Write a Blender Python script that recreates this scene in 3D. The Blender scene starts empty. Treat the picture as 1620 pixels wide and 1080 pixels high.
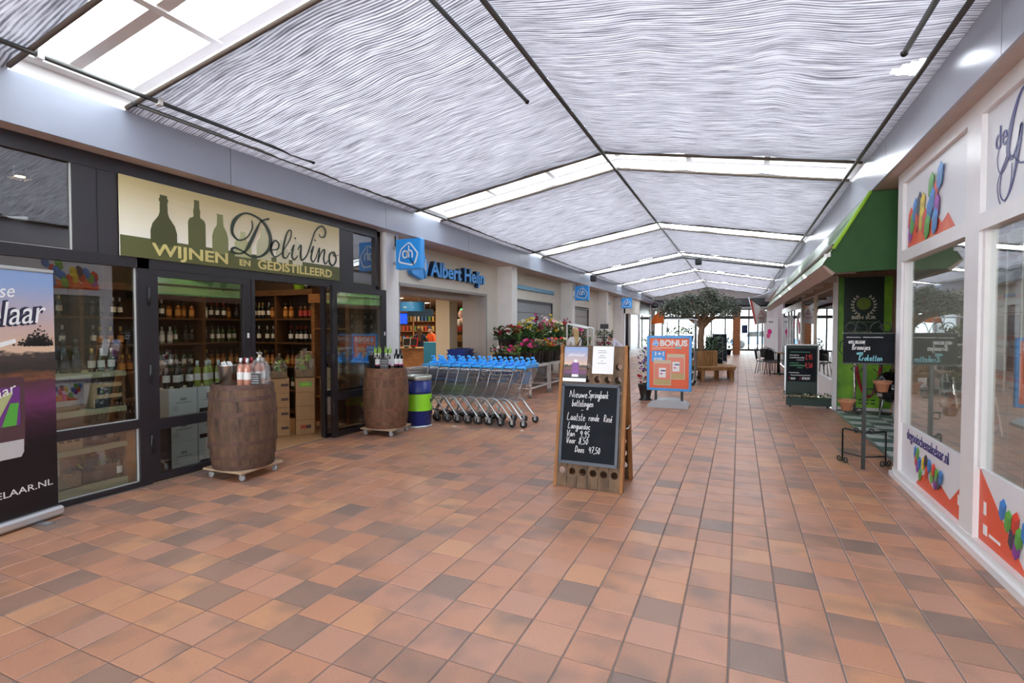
import bpy, bmesh, math, random
from mathutils import Vector, Matrix, noise

random.seed(7)
sc = bpy.context.scene
COL = sc.collection
PI = math.pi

# ------------------------------------------------------------------ camera
YAW, PIT, EYE = 0.4178, 0.02596, 1.62
cam_d = bpy.data.cameras.new('camera')
cam_d.sensor_width = 36.0
cam_d.lens = 18.0
cam_d.clip_end = 300
cam = bpy.data.objects.new('camera', cam_d)
cam.location = (0, 0, EYE)
cam.rotation_euler = (PI / 2 - PIT, 0, YAW)
COL.objects.link(cam)
sc.camera = cam

# ------------------------------------------------------------------ sky: even bright overcast
SKY = 9.5
w = bpy.data.worlds.new('overcast_sky')
sc.world = w
w.use_nodes = True
wn = w.node_tree
wn.nodes['Background'].inputs[0].default_value = (0.90, 0.955, 1.0, 1)
wn.nodes['Background'].inputs[1].default_value = SKY

# ------------------------------------------------------------------ exposure
sc.view_settings.view_transform = 'Standard'
sc.view_settings.look = 'None'
sc.view_settings.exposure = 0.22
sc.view_settings.gamma = 1.0
sc.view_settings.use_curve_mapping = False
sc.cycles.use_denoising = True
sc.cycles.max_bounces = 10
sc.cycles.diffuse_bounces = 6
sc.cycles.transparent_max_bounces = 24
sc.cycles.caustics_reflective = False
sc.cycles.caustics_refractive = False
sc.cycles.sample_clamp_indirect = 8.0

# ------------------------------------------------------------------ pixel helpers (photo pixel -> point on a known plane)
_f = Vector((-math.sin(YAW) * math.cos(PIT), math.cos(YAW) * math.cos(PIT), -math.sin(PIT)))
_r = Vector((math.cos(YAW), math.sin(YAW), 0))
_u = _r.cross(_f)
def to_px(p):
    d = Vector(p) - Vector((0, 0, EYE))
    z = d.dot(_f)
    if z < 0.05:
        return None
    return (810 + 810 * d.dot(_r) / z, 540 - 810 * d.dot(_u) / z)

# ------------------------------------------------------------------ materials
MATS = {}
def nodes_of(m):
    m.use_nodes = True
    return m.node_tree.nodes, m.node_tree.links, m.node_tree.nodes['Principled BSDF']

def mat(name, col, rough=0.55, metal=0.0, var=0.0, scale=8.0, bump=0.0, bscale=40.0, emit=None, es=0.0, stretch=(1, 1, 1), spec=None, coords='Object', trans=0.0, coat=0.0):
    if name in MATS:
        return MATS[name]
    m = bpy.data.materials.new(name)
    N, L, B = nodes_of(m)
    B.inputs['Base Color'].default_value = (*col, 1)
    B.inputs['Roughness'].default_value = rough
    B.inputs['Metallic'].default_value = metal
    if spec is not None:
        B.inputs['Specular IOR Level'].default_value = spec
    if coat:
        B.inputs['Coat Weight'].default_value = coat
    if trans:
        B.inputs['Transmission Weight'].default_value = trans
    if var or bump:
        tc = N.new('ShaderNodeTexCoord')
        mp = N.new('ShaderNodeMapping')
        mp.inputs['Scale'].default_value = stretch
        L.new(tc.outputs[coords], mp.inputs[0])
    if var:
        nt = N.new('ShaderNodeTexNoise')
        nt.inputs['Scale'].default_value = scale
        nt.inputs['Detail'].default_value = 6
        L.new(mp.outputs[0], nt.inputs['Vector'])
        rp = N.new('ShaderNodeValToRGB')
        rp.color_ramp.elements[0].position = 0.3
        rp.color_ramp.elements[1].position = 0.7
        rp.color_ramp.elements[0].color = (*[max(0, c * (1 - var)) for c in col], 1)
        rp.color_ramp.elements[1].color = (*[min(1, c * (1 + var)) for c in col], 1)
        L.new(nt.outputs['Fac'], rp.inputs[0])
        L.new(rp.outputs[0], B.inputs['Base Color'])
    if bump:
        n2 = N.new('ShaderNodeTexNoise')
        n2.inputs['Scale'].default_value = bscale
        n2.inputs['Detail'].default_value = 4
        L.new(mp.outputs[0], n2.inputs['Vector'])
        bp = N.new('ShaderNodeBump')
        bp.inputs['Strength'].default_value = bump
        bp.inputs['Distance'].default_value = 0.01
        L.new(n2.outputs['Fac'], bp.inputs['Height'])
        L.new(bp.outputs[0], B.inputs['Normal'])
    if emit:
        B.inputs['Emission Color'].default_value = (*emit, 1)
        B.inputs['Emission Strength'].default_value = es
    MATS[name] = m
    return m

def glass_mat(name, tint=(0.93, 0.96, 0.95), base=0.07, power=3.0, gain=0.75, rough=0.0):
    m = bpy.data.materials.new(name)
    m.use_nodes = True
    N, L = m.node_tree.nodes, m.node_tree.links
    for n in list(N):
        if n.type != 'OUTPUT_MATERIAL':
            N.remove(n)
    out = [n for n in N if n.type == 'OUTPUT_MATERIAL'][0]
    tr = N.new('ShaderNodeBsdfTransparent'); tr.inputs[0].default_value = (*tint, 1)
    gl = N.new('ShaderNodeBsdfGlossy'); gl.inputs['Color'].default_value = (0.95, 0.97, 1, 1); gl.inputs['Roughness'].default_value = rough
    lw = N.new('ShaderNodeLayerWeight'); lw.inputs['Blend'].default_value = 0.5
    pw = N.new('ShaderNodeMath'); pw.operation = 'POWER'; pw.inputs[1].default_value = power
    ml = N.new('ShaderNodeMath'); ml.operation = 'MULTIPLY_ADD'; ml.inputs[1].default_value = gain; ml.inputs[2].default_value = base
    ml.use_clamp = True
    mx = N.new('ShaderNodeMixShader')
    L.new(lw.outputs['Facing'], pw.inputs[0]); L.new(pw.outputs[0], ml.inputs[0]); L.new(ml.outputs[0], mx.inputs[0])
    L.new(tr.outputs[0], mx.inputs[1]); L.new(gl.outputs[0], mx.inputs[2]); L.new(mx.outputs[0], out.inputs[0])
    MATS[name] = m
    return m

# ------------------------------------------------------------------ mesh builder
class MB:
    def __init__(s):
        s.v = []; s.f = []; s.mi = []; s.sm = []
        s.M = Matrix.Identity(4); s.cur = 0; s.smooth = False
    def at(s, x=0, y=0, z=0, rz=0, rx=0, ry=0, sc_=1):
        s.M = Matrix.Translation((x, y, z)) @ Matrix.Rotation(rz, 4, 'Z') @ Matrix.Rotation(ry, 4, 'Y') @ Matrix.Rotation(rx, 4, 'X') @ Matrix.Scale(sc_, 4)
        return s
    def mat(s, i):
        s.cur = i; return s
    def add(s, vs, fs, smooth=None):
        b = len(s.v)
        s.v += [tuple(s.M @ Vector(p)) for p in vs]
        for f in fs:
            s.f.append([b + i for i in f]); s.mi.append(s.cur); s.sm.append(s.smooth if smooth is None else smooth)
        return s
    def box(s, x0, x1, y0, y1, z0, z1):
        vs = [(x0, y0, z0), (x1, y0, z0), (x1, y1, z0), (x0, y1, z0), (x0, y0, z1), (x1, y0, z1), (x1, y1, z1), (x0, y1, z1)]
        return s.add(vs, [(0, 3, 2, 1), (4, 5, 6, 7), (0, 1, 5, 4), (1, 2, 6, 5), (2, 3, 7, 6), (3, 0, 4, 7)], False)
    def bbox(s, x0, x1, y0, y1, z0, z1, b=0.005):
        # box with chamfered edges (26 faces)
        xs = (x0, x0 + b, x1 - b, x1); ys = (y0, y0 + b, y1 - b, y1); zs = (z0, z0 + b, z1 - b, z1)
        bm = bmesh.new()
        r = bmesh.ops.create_cube(bm, size=1)
        for v in bm.verts:
            v.co = Vector(((x0 + x1) / 2 + v.co.x * (x1 - x0), (y0 + y1) / 2 + v.co.y * (y1 - y0), (z0 + z1) / 2 + v.co.z * (z1 - z0)))
        bmesh.ops.bevel(bm, geom=bm.edges[:], offset=b, segments=1, affect='EDGES')
        vs = [v.co.copy() for v in bm.verts]
        bm.verts.index_update()
        fs = [[v.index for v in f.verts] for f in bm.faces]
        bm.free()
        return s.add(vs, fs, False)
    def tube(s, pts, r, n=6, closed=False, cap=True):
        pts = [Vector(p) for p in pts]
        rs = r if isinstance(r, (list, tuple)) else [r] * len(pts)
        k = len(pts)
        vs = []; fs = []
        prev = None
        for i, p in enumerate(pts):
            if closed:
                d = (pts[(i + 1) % k] - pts[i - 1])
            elif i == 0:
                d = pts[1] - p
            elif i == k - 1:
                d = p - pts[i - 1]
            else:
                d = (pts[i + 1] - p).normalized() + (p - pts[i - 1]).normalized()
            if d.length < 1e-9:
                d = Vector((0, 0, 1))
            d.normalize()
            if prev is None:
                a = Vector((0, 0, 1)) if abs(d.z) < 0.9 else Vector((1, 0, 0))
                x = d.cross(a).normalized()
            else:
                x = (prev - d * prev.dot(d))
                x = x.normalized() if x.length > 1e-6 else d.cross(Vector((0, 0, 1))).normalized()
            prev = x
            y = d.cross(x)
            for j in range(n):
                t = 2 * PI * j / n
                vs.append(p + (x * math.cos(t) + y * math.sin(t)) * rs[i])
        m = k if closed else k - 1
        for i in range(m):
            a = i * n; b = ((i + 1) % k) * n
            for j in range(n):
                fs.append((a + j, a + (j + 1) % n, b + (j + 1) % n, b + j))
        if cap and not closed:
            fs.append(tuple(range(n - 1, -1, -1))); fs.append(tuple((k - 1) * n + j for j in range(n)))
        return s.add(vs, fs, n > 4)
    def lathe(s, prof, n=16, cap=True, smooth=True):
        vs = []; fs = []
        for (r, z) in prof:
            for j in range(n):
                t = 2 * PI * j / n
                vs.append((r * math.cos(t), r * math.sin(t), z))
        for i in range(len(prof) - 1):
            for j in range(n):
                fs.append((i * n + j, i * n + (j + 1) % n, (i + 1) * n + (j + 1) % n, (i + 1) * n + j))
        s.add(vs, fs, smooth)
        if cap:
            b = len(s.v) - len(vs)
            if prof[0][0] > 1e-4:
                s.f.append([b + j for j in range(n - 1, -1, -1)]); s.mi.append(s.cur); s.sm.append(False)
            if prof[-1][0] > 1e-4:
                s.f.append([b + (len(prof) - 1) * n + j for j in range(n)]); s.mi.append(s.cur); s.sm.append(False)
        return s
    def prism(s, poly, d0, d1, axis='y'):
        # poly: list of (a,b); axis y -> (a, d, b); axis x -> (d, a, b); axis z -> (a, b, d)
        def P(a, b, d):
            return (a, d, b) if axis == 'y' else ((d, a, b) if axis == 'x' else (a, b, d))
        n = len(poly)
        vs = [P(a, b, d0) for a, b in poly] + [P(a, b, d1) for a, b in poly]
        fs = [tuple(range(n)), tuple(range(2 * n - 1, n - 1, -1))]
        for i in range(n):
            j = (i + 1) % n
            fs.append((i, n + i, n + j, j))
        return s.add(vs, fs, False)
    def ball(s, c, r, n=8, m=6, sz=1.0, jit=0.0):
        vs = [(c[0], c[1], c[2] + r * sz)]; fs = []
        for i in range(1, m):
            a = PI * i / m
            for j in range(n):
                t = 2 * PI * j / n
                rr = r * (1 + random.uniform(-jit, jit))
                vs.append((c[0] + rr * math.sin(a) * math.cos(t), c[1] + rr * math.sin(a) * math.sin(t), c[2] + rr * sz * math.cos(a)))
        vs.append((c[0], c[1], c[2] - r * sz))
        for j in range(n):
            fs.append((0, 1 + j, 1 + (j + 1) % n))
        for i in range(m - 2):
            for j in range(n):
                a = 1 + i * n; b = a + n
                fs.append((a + j, b + j, b + (j + 1) % n, a + (j + 1) % n))
        e = len(vs) - 1; a = 1 + (m - 2) * n
        for j in range(n):
            fs.append((a + j, e, a + (j + 1) % n))
        return s.add(vs, fs, True)
    def mesh(s, name, mats, fix=True):
        me = bpy.data.meshes.new(name)
        me.from_pydata(s.v, [], s.f)
        for m in (mats if isinstance(mats, (list, tuple)) else [mats]):
            me.materials.append(m)
        me.polygons.foreach_set('material_index', s.mi)
        me.polygons.foreach_set('use_smooth', s.sm)
        if fix:
            bm = bmesh.new(); bm.from_mesh(me)
            bmesh.ops.recalc_face_normals(bm, faces=bm.faces[:])
            bm.to_mesh(me); bm.free()
        me.update()
        return me
    def build(s, name, mats, parent=None, loc=None, rz=0.0, fix=True):
        return link(name, s.mesh(name, mats, fix), parent, loc, rz)

def link(name, me, parent=None, loc=None, rz=0.0):
    o = bpy.data.objects.new(name, me)
    COL.objects.link(o)
    if parent is not None:
        o.parent = parent
    if loc is not None:
        o.location = loc
    if rz:
        o.rotation_euler = (0, 0, rz)
    return o

def tag(o, label=None, cat=None, group=None, kind=None):
    if label: o['label'] = label
    if cat: o['category'] = cat
    if group: o['group'] = group
    if kind: o['kind'] = kind
    return o

def thing(name, label, cat, loc=(0, 0, 0), rz=0.0, group=None):
    o = bpy.data.objects.new(name, None)
    o.empty_display_size = 0.1
    COL.objects.link(o)
    o.location = loc
    o.rotation_euler = (0, 0, rz)
    return tag(o, label, cat, group)

def structure(name, mb, m, label=None, parent=None):
    o = mb.build(name, m, parent)
    if parent is None:
        o['kind'] = 'structure'
        if label: o['label'] = label
    return o

KIDS = {}
def dup(root, loc=None, rz=None, label=None, group=None):
    def kids(o):
        return [c for c in o.children]
    r = root.copy(); COL.objects.link(r)
    if loc is not None: r.location = loc
    if rz is not None: r.rotation_euler = (0, 0, rz)
    if label: r['label'] = label
    if group: r['group'] = group
    for ch in kids(root):
        c = ch.copy(); COL.objects.link(c); c.parent = r
        for g in kids(ch):
            d = g.copy(); COL.objects.link(d); d.parent = c
    return r

# flat lettering: face 'y-' reads from -Y side, 'x+' is seen from +X side, 'x-' is seen from -X side
def plane_matrix(face, origin):
    o = Vector(origin)
    if face == 'y-':
        R = Matrix(((1, 0, 0), (0, 0, -1), (0, 1, 0)))
    elif face == 'x+':   # seen from +X: text right = +Y
        R = Matrix(((0, 0, 1), (1, 0, 0), (0, 1, 0)))
    elif face == 'x-':   # seen from -X: text right = -Y
        R = Matrix(((0, 0, -1), (-1, 0, 0), (0, 1, 0)))
    else:
        R = Matrix.Identity(3)
    return Matrix.Translation(o) @ R.to_4x4()

def lettering(text, size, m, parent, face, origin, extrude=0.002, shear=0.0, align='LEFT', sx=1.0, name='lettering', width=None, offset=0.0, spacing=1.0, extra=None):
    cu = bpy.data.curves.new(name, 'FONT')
    cu.body = text; cu.size = size; cu.extrude = extrude; cu.shear = shear
    cu.align_x = align; cu.offset = offset; cu.space_character = spacing
    cu.resolution_u = 3
    t = bpy.data.objects.new('tmp_text', cu)
    COL.objects.link(t)
    dg = bpy.context.evaluated_depsgraph_get()
    me = bpy.data.meshes.new_from_object(t.evaluated_get(dg))
    bpy.data.objects.remove(t); bpy.data.curves.remove(cu)
    if width and len(me.vertices):
        xs = [v.co.x for v in me.vertices]
        sx = width / (max(xs) - min(xs))
    T = plane_matrix(face, origin)
    if extra is not None:
        T = T @ extra
    me.transform(T @ Matrix.Diagonal((sx, 1, 1, 1)))
    me.materials.clear(); me.materials.append(m)
    me.name = name
    return link(name, me, parent)

def catmull(pts, k=6):
    out = []
    n = len(pts)
    P = [Vector(p) for p in pts]
    for i in range(n - 1):
        p0 = P[max(i - 1, 0)]; p1 = P[i]; p2 = P[i + 1]; p3 = P[min(i + 2, n - 1)]
        for j in range(k):
            t = j / k
            out.append(0.5 * ((2 * p1) + (-p0 + p2) * t + (2 * p0 - 5 * p1 + 4 * p2 - p3) * t * t + (-p0 + 3 * p1 - 3 * p2 + p3) * t ** 3))
    out.append(P[-1])
    return out

def ribbon(mb, pts, T, th=0.002):
    # pts: list of (x, y, halfwidth) in plane coords; flat calligraphic stroke with thickness
    P = [Vector(p) for p in pts]
    vs = []; fs = []
    n = len(P)
    for i, p in enumerate(P):
        a = P[max(i - 1, 0)]; b = P[min(i + 1, n - 1)]
        d = Vector((b.x - a.x, b.y - a.y))
        d = d.normalized() if d.length > 1e-9 else Vector((1, 0))
        nx = Vector((-d.y, d.x)) * p.z
        for z in (0, th):
            vs.append(T @ Vector((p.x + nx.x, p.y + nx.y, z)))
            vs.append(T @ Vector((p.x - nx.x, p.y - nx.y, z)))
    for i in range(n - 1):
        a = i * 4; b = a + 4
        fs += [(a + 2, a + 3, b + 3, b + 2), (a, a + 2, b + 2, b), (a + 1, b + 1, b + 3, a + 3), (a, b, b + 1, a + 1)]
    fs += [(0, 1, 3, 2), ((n - 1) * 4, (n - 1) * 4 + 2, (n - 1) * 4 + 3, (n - 1) * 4 + 1)]
    old = mb.M; mb.M = Matrix.Identity(4)
    mb.add(vs, fs, False)
    mb.M = old

# single-line handwriting alphabet (x-height 0.5, cap height 1)
GL = {
 'N': (.62, [[(0, 0), (.03, .95)], [(.03, .95), (.5, .02), (.55, 1.08)]]), 'S': (.5, [[(.45, .9), (.25, 1), (.06, .78), (.25, .52), (.42, .28), (.22, 0), (0, .1)]]),
 'L': (.5, [[(.08, 1.0), (.03, .05), (.45, .08)]]), 'R': (.5, [[(.05, 0), (.08, .98), (.38, .85), (.35, .6), (.1, .5), (.42, 0)]]),
 'V': (.45, [[(0, .95), (.18, .0), (.42, 1)]]), 'D': (.55, [[(.1, 0), (.12, .95), (.45, .7), (.42, .2), (0, .02)]]), 'B': (.5, [[(.06, 0), (.1, 1), (.38, .85), (.14, .52), (.42, .3), (.3, .02), (.02, .03)]]),
 'K': (.5, [[(.06, 0), (.1, 1)], [(.45, .95), (.1, .45), (.45, 0)]]), 'E': (.42, [[(.38, .95), (.05, .95), (.03, .02), (.38, .02)], [(.05, .5), (.32, .5)]]),
 'G': (.5, [[(.42, .85), (.2, 1), (.02, .5), (.2, .02), (.42, .15), (.42, .42), (.25, .42)]]), 'T': (.45, [[(0, .95), (.42, .97)], [(.2, .95), (.18, 0)]]), 'W': (.6, [[(0, .95), (.12, 0), (.28, .7), (.42, 0), (.56, 1)]]), 'A': (.45, [[(0, 0), (.2, 1), (.4, 0)], [(.08, .4), (.32, .4)]]), 'M': (.6, [[(0, 0), (.05, 1), (.28, .35), (.5, 1), (.55, 0)]]), 'I': (.2, [[(.08, 0), (.09, 1)]]), 'O': (.5, [[(.25, 1), (.03, .5), (.22, 0), (.44, .5), (.25, 1)]]),
 'a': (.4, [[(.34, .45), (.15, .5), (.02, .22), (.15, .02), (.32, .4), (.34, .05), (.4, .03)]]), 'b': (.38, [[(.05, 1), (.04, .03), (.25, .05), (.33, .3), (.18, .48), (.05, .3)]]), 'c': (.33, [[(.3, .42), (.15, .5), (.02, .22), (.15, .0), (.32, .1)]]),
 'd': (.42, [[(.34, .45), (.15, .5), (.02, .22), (.15, .02), (.33, .3), (.36, 1.0), (.35, .02)]]), 'e': (.35, [[(.03, .25), (.28, .33), (.18, .52), (.02, .25), (.14, 0), (.33, .1)]]), 'g': (.4, [[(.33, .45), (.14, .5), (.02, .25), (.15, .03), (.33, .4), (.3, -.35), (.08, -.38), (.1, -.2), (.4, .08)]]),
 'i': (.2, [[(.08, .5), (.08, .05), (.16, .02)], [(.08, .7), (.1, .72)]]), 'j': (.2, [[(.12, .5), (.1, -.3), (-.05, -.3)], [(.12, .7), (.14, .72)]]), 'k': (.36, [[(.04, 1), (.03, 0)], [(.3, .5), (.05, .22), (.32, 0)]]), 'l': (.2, [[(.08, 1), (.06, .05), (.16, .02)]]), 'm': (.55, [[(.03, .5), (.04, 0)], [(.04, .35), (.18, .5), (.24, 0)], [(.24, .35), (.4, .5), (.46, .02)]]),
 'n': (.4, [[(.03, .5), (.04, 0)], [(.04, .35), (.22, .5), (.3, .3), (.32, .02)]]), 'o': (.38, [[(.2, .5), (.03, .25), (.17, 0), (.33, .25), (.2, .5), (.36, .45)]]), 'p': (.38, [[(.04, .5), (.02, -.38)], [(.04, .3), (.2, .5), (.33, .25), (.15, .02), (.04, .12)]]), 'r': (.3, [[(.04, .5), (.05, 0)], [(.05, .3), (.15, .48), (.28, .45)]]),
 's': (.32, [[(.28, .45), (.12, .5), (.07, .34), (.26, .18), (.16, 0), (.02, .06)]]), 't': (.3, [[(.12, .9), (.1, .05), (.24, .05)], [(0, .55), (.26, .57)]]), 'u': (.4, [[(.03, .5), (.05, .06), (.22, .02), (.33, .5), (.34, .05), (.4, .02)]]), 'w': (.5, [[(0, .5), (.1, .02), (.22, .4), (.34, .02), (.44, .52)]]), 'é': (.35, [[(.03, .25), (.28, .33), (.18, .52), (.02, .25), (.14, 0), (.33, .1)], [(.14, .68), (.3, .9)]]),
 '9': (.4, [[(.33, .75), (.18, .95), (.04, .7), (.18, .5), (.33, .75), (.28, 0)]]), '5': (.4, [[(.34, .95), (.1, .95), (.08, .55), (.3, .5), (.32, .15), (.15, 0), (.02, .1)]]), '8': (.4, [[(.28, .9), (.12, .95), (.1, .7), (.32, .3), (.2, 0), (.05, .2), (.3, .7), (.28, .9)]]), '0': (.4, [[(.2, .95), (.04, .5), (.18, 0), (.34, .45), (.2, .95)]]), '4': (.42, [[(.1, .95), (.04, .45), (.36, .48)], [(.32, .9), (.28, 0)]]), '7': (.4, [[(.02, .92), (.36, .95), (.14, 0)], [(.08, .5), (.3, .52)]]), '3': (.4, [[(.05, .85), (.25, .95), (.3, .72), (.12, .5), (.33, .3), (.2, 0), (.02, .1)]]), ',': (.15, [[(.08, .05), (.02, -.15)]]), '.': (.15, [[(.05, .02), (.08, .05)]]), '-': (.3, [[(.03, .3), (.25, .32)]]),
}
GL['H'] = (.5, [[(.05, 0), (.08, 1)], [(.42, 0), (.44, 1)], [(.06, .5), (.43, .52)]])
GL['1'] = (.25, [[(.02, .75), (.15, .98), (.12, 0)]])
GL['!'] = (.18, [[(.1, 1), (.08, .3)], [(.07, .02), (.09, .06)]])
def scribble(x, y, w, h, mb, T, wd=0.003):
    # a line of writing too small to read in the photograph
    n = max(3, int(w / (h * .45)))
    rr = random.Random(int(x * 977 + y * 1231 + w * 333))
    pts = [(x + w * i / n, y + h * (.15 + .75 * (i % 2)) * rr.uniform(.6, 1.0), 0) for i in range(n + 1)]
    ribbon(mb, [(p.x, p.y, wd) for p in catmull(pts, 3)], T, 0.0015)
def handwriting(text, x, y, size, mb, T, wd=0.004, gap=0.08, slant=0.12, sx=1.0):
    cx = x
    for ch in text:
        if ch == ' ':
            cx += .35 * size * sx; continue
        g = GL.get(ch)
        if g is None:
            cx += .3 * size * sx; continue
        for st in g[1]:
            pts = [((cx + (a + slant * b) * size * sx), y + b * size, 0) for a, b in st]
            sp = catmull(pts, 4) if len(pts) > 2 else [Vector(p) for p in pts]
            sp = [(p.x, p.y, wd) for p in sp]
            ribbon(mb, sp, T, 0.0015)
        cx += (g[0] + gap) * size * sx
    return cx
# ================================================================== common materials
XL, XR = -5.57, 1.57          # facade planes
FXL, FXR = -5.37, 1.43        # fascia planes
SOF, FTOP = 3.27, 3.68        # soffit and fascia top
RX, RZ, EZ = -1.9, 4.32, 3.74 # ridge x, ridge z, eave z
YB, YE = -9.0, 35.75          # corridor behind the camera / end of the glazed roof

M_white = mat('white_paint', (.72, .70, .68), .4, var=.03, scale=3)
M_cream = mat('cream_render', (.70, .655, .575), .8, var=.04, scale=2.5, bump=.05, bscale=120)
M_pil = mat('pale_render', (.74, .715, .69), .75, var=.04, scale=2.5, bump=.05, bscale=120)
M_fascia = mat('grey_aluminium_panel', (.31, .33, .40), .42, .1, var=.03, scale=2, )
M_fascia_r = mat('silver_aluminium_panel', (.44, .45, .50), .28, .5, var=.03, scale=2)
M_soff = mat('soffit_board', (.52, .42, .37), .6, var=.05)
M_black = mat('black_window_frame', (.022, .019, .023), .38, var=.1, scale=4)
M_blackpanel = mat('black_facade_panel', (.030, .027, .032), .45, var=.08, scale=3)
M_dark = mat('dark_rubber', (.012, .012, .013), .6)
M_steel = mat('dark_steel_pipe', (.10, .10, .095), .4, .6)
M_chrome = mat('chrome_wire', (.66, .67, .69), .22, 1.0)
M_galv = mat('galvanised_steel', (.5, .52, .54), .35, .9)
M_glass = glass_mat('window_glass')
M_glassdark = glass_mat('shop_window_glass', (.92, .95, .93), .13, 2.6, .60)
M_roofglass = glass_mat('roof_glass', (.86, .93, .97), .05, 3.0, .5)
M_grey = mat('grey_shutter', (.30, .31, .32), .45, .2, var=.05)
M_greydark = mat('dark_grey_frame', (.075, .075, .08), .4, .3)
M_ceil = mat('white_ceiling', (.72, .71, .68), .8)
M_wood = mat('oiled_shelf_wood', (.30, .135, .05), .5, var=.35, scale=6, stretch=(1, 6, 6))
M_darkwood = mat('dark_shelf_wood', (.10, .048, .02), .5, var=.35, scale=6, stretch=(1, 6, 6))
M_olive = mat('olive_shelf_board', (.36, .36, .22), .55, var=.05)
M_ink = mat('black_ink', (.012, .012, .012), .5)
M_whiteink = mat('white_ink', (.85, .85, .84), .5)
M_navy = mat('navy_ink', (.025, .02, .17), .4)

def tile_mat(name, island):
    m = bpy.data.materials.new(name)
    N, L, B = nodes_of(m)
    if island:
        g = N.new('ShaderNodeNewGeometry'); rnd = g.outputs['Random Per Island']
    else:
        g = N.new('ShaderNodeObjectInfo'); rnd = g.outputs['Random']
    rp = N.new('ShaderNodeValToRGB'); rp.color_ramp.interpolation = 'LINEAR'
    E = rp.color_ramp.elements
    cols = [(0, (.24, .150, .118)), (.07, (.29, .170, .125)), (.16, (.37, .190, .125)), (.28, (.45, .212, .128)), (.5, (.48, .222, .132)), (.72, (.455, .232, .160)), (.88, (.51, .240, .133)), (1, (.54, .275, .152))]
    E[0].position, E[0].color = cols[0][0], (*cols[0][1], 1)
    E[1].position, E[1].color = cols[-1][0], (*cols[-1][1], 1)
    for p, c in cols[1:-1]:
        e = E.new(p); e.color = (*c, 1)
    L.new(rnd, rp.inputs[0])
    pos = N.new('ShaderNodeNewGeometry')
    n1 = N.new('ShaderNodeTexNoise'); n1.inputs['Scale'].default_value = 2.8; n1.inputs['Detail'].default_value = 2
    n1.noise_dimensions = '4D'
    L.new(pos.outputs['Position'], n1.inputs['Vector'])
    k = N.new('ShaderNodeMath'); k.operation = 'MULTIPLY'; k.inputs[1].default_value = 37
    L.new(rnd, k.inputs[0]); L.new(k.outputs[0], n1.inputs['W'])
    r2 = N.new('ShaderNodeValToRGB')
    r2.color_ramp.elements[0].position = .50; r2.color_ramp.elements[0].color = (0, 0, 0, 1)
    r2.color_ramp.elements[1].position = .72; r2.color_ramp.elements[1].color = (1, 1, 1, 1)
    L.new(n1.outputs['Fac'], r2.inputs[0])
    mx = N.new('ShaderNodeMixRGB'); mx.inputs[2].default_value = (.17, .12, .10, 1)
    ml = N.new('ShaderNodeMath'); ml.operation = 'MULTIPLY'; ml.inputs[1].default_value = .72
    L.new(r2.outputs[0], ml.inputs[0]); L.new(ml.outputs[0], mx.inputs[0]); L.new(rp.outputs[0], mx.inputs[1])
    n2 = N.new('ShaderNodeTexNoise'); n2.inputs['Scale'].default_value = 90; n2.inputs['Detail'].default_value = 4
    L.new(pos.outputs['Position'], n2.inputs['Vector'])
    m2 = N.new('ShaderNodeMixRGB'); m2.blend_type = 'OVERLAY'; m2.inputs[0].default_value = .18
    L.new(mx.outputs[0], m2.inputs[1]); L.new(n2.outputs['Fac'], m2.inputs[2])
    L.new(m2.outputs[0], B.inputs['Base Color'])
    n3 = N.new('ShaderNodeTexNoise'); n3.inputs['Scale'].default_value = 2.2
    L.new(pos.outputs['Position'], n3.inputs['Vector'])
    mr = N.new('ShaderNodeMapRange'); mr.inputs[3].default_value = .27; mr.inputs[4].default_value = .48
    L.new(n3.outputs['Fac'], mr.inputs[0]); L.new(mr.outputs[0], B.inputs['Roughness'])
    bp = N.new('ShaderNodeBump'); bp.inputs['Strength'].default_value = .12; bp.inputs['Distance'].default_value = .004
    L.new(n2.outputs['Fac'], bp.inputs['Height']); L.new(bp.outputs[0], B.inputs['Normal'])
    return m
M_tile = tile_mat('terracotta_floor_tile', False)
M_tiles = tile_mat('terracotta_floor_tiles_joined', True)
M_grout = mat('floor_grout', (.17, .14, .13), .9, var=.15, scale=20)

# ================================================================== floor
floor = structure('floor', MB().box(-6.0, 1.72, YB, 41.0, -.14, -.004), M_grout, 'floor of square terracotta tiles along the arcade')
TS = .25
def tile_rect(i, j):
    x0 = -.0324 + TS * i; x1 = x0 + TS
    ph = .067 if i < -9 else 0.0
    y0 = 3.1217 + TS * j + ph; y1 = y0 + TS
    lim = XR if y0 < 6.85 else 1.72
    x0 = max(x0, XL if y0 < 7.1 else -5.975); x1 = min(x1, lim)
    return x0 + .004, x1 - .004, y0 + .0022, y1 - .0022
cand = []; rest = []
for i in range(-25, 7):
    for j in range(-40, 151):
        r = tile_rect(i, j)
        if r[1] - r[0] < .03: continue
        cx, cy = (r[0] + r[1]) / 2, (r[2] + r[3]) / 2
        q = [to_px((x, y, 0)) for x, y in ((r[0], r[2]), (r[1], r[2]), (r[1], r[3]), (r[0], r[3]))]
        area = 0
        if all(q):
            c = to_px((cx, cy, 0))
            if -20 < c[0] < 1640 and c[1] < 1095:
                area = abs(sum(q[k][0] * q[(k + 1) % 4][1] - q[(k + 1) % 4][0] * q[k][1] for k in range(4))) / 2
        full = abs((r[1] - r[0]) - (TS - .008)) < 1e-6
        (cand if full and area > 0 else rest).append((area, r))
cand.sort(key=lambda t: -t[0])
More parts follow.
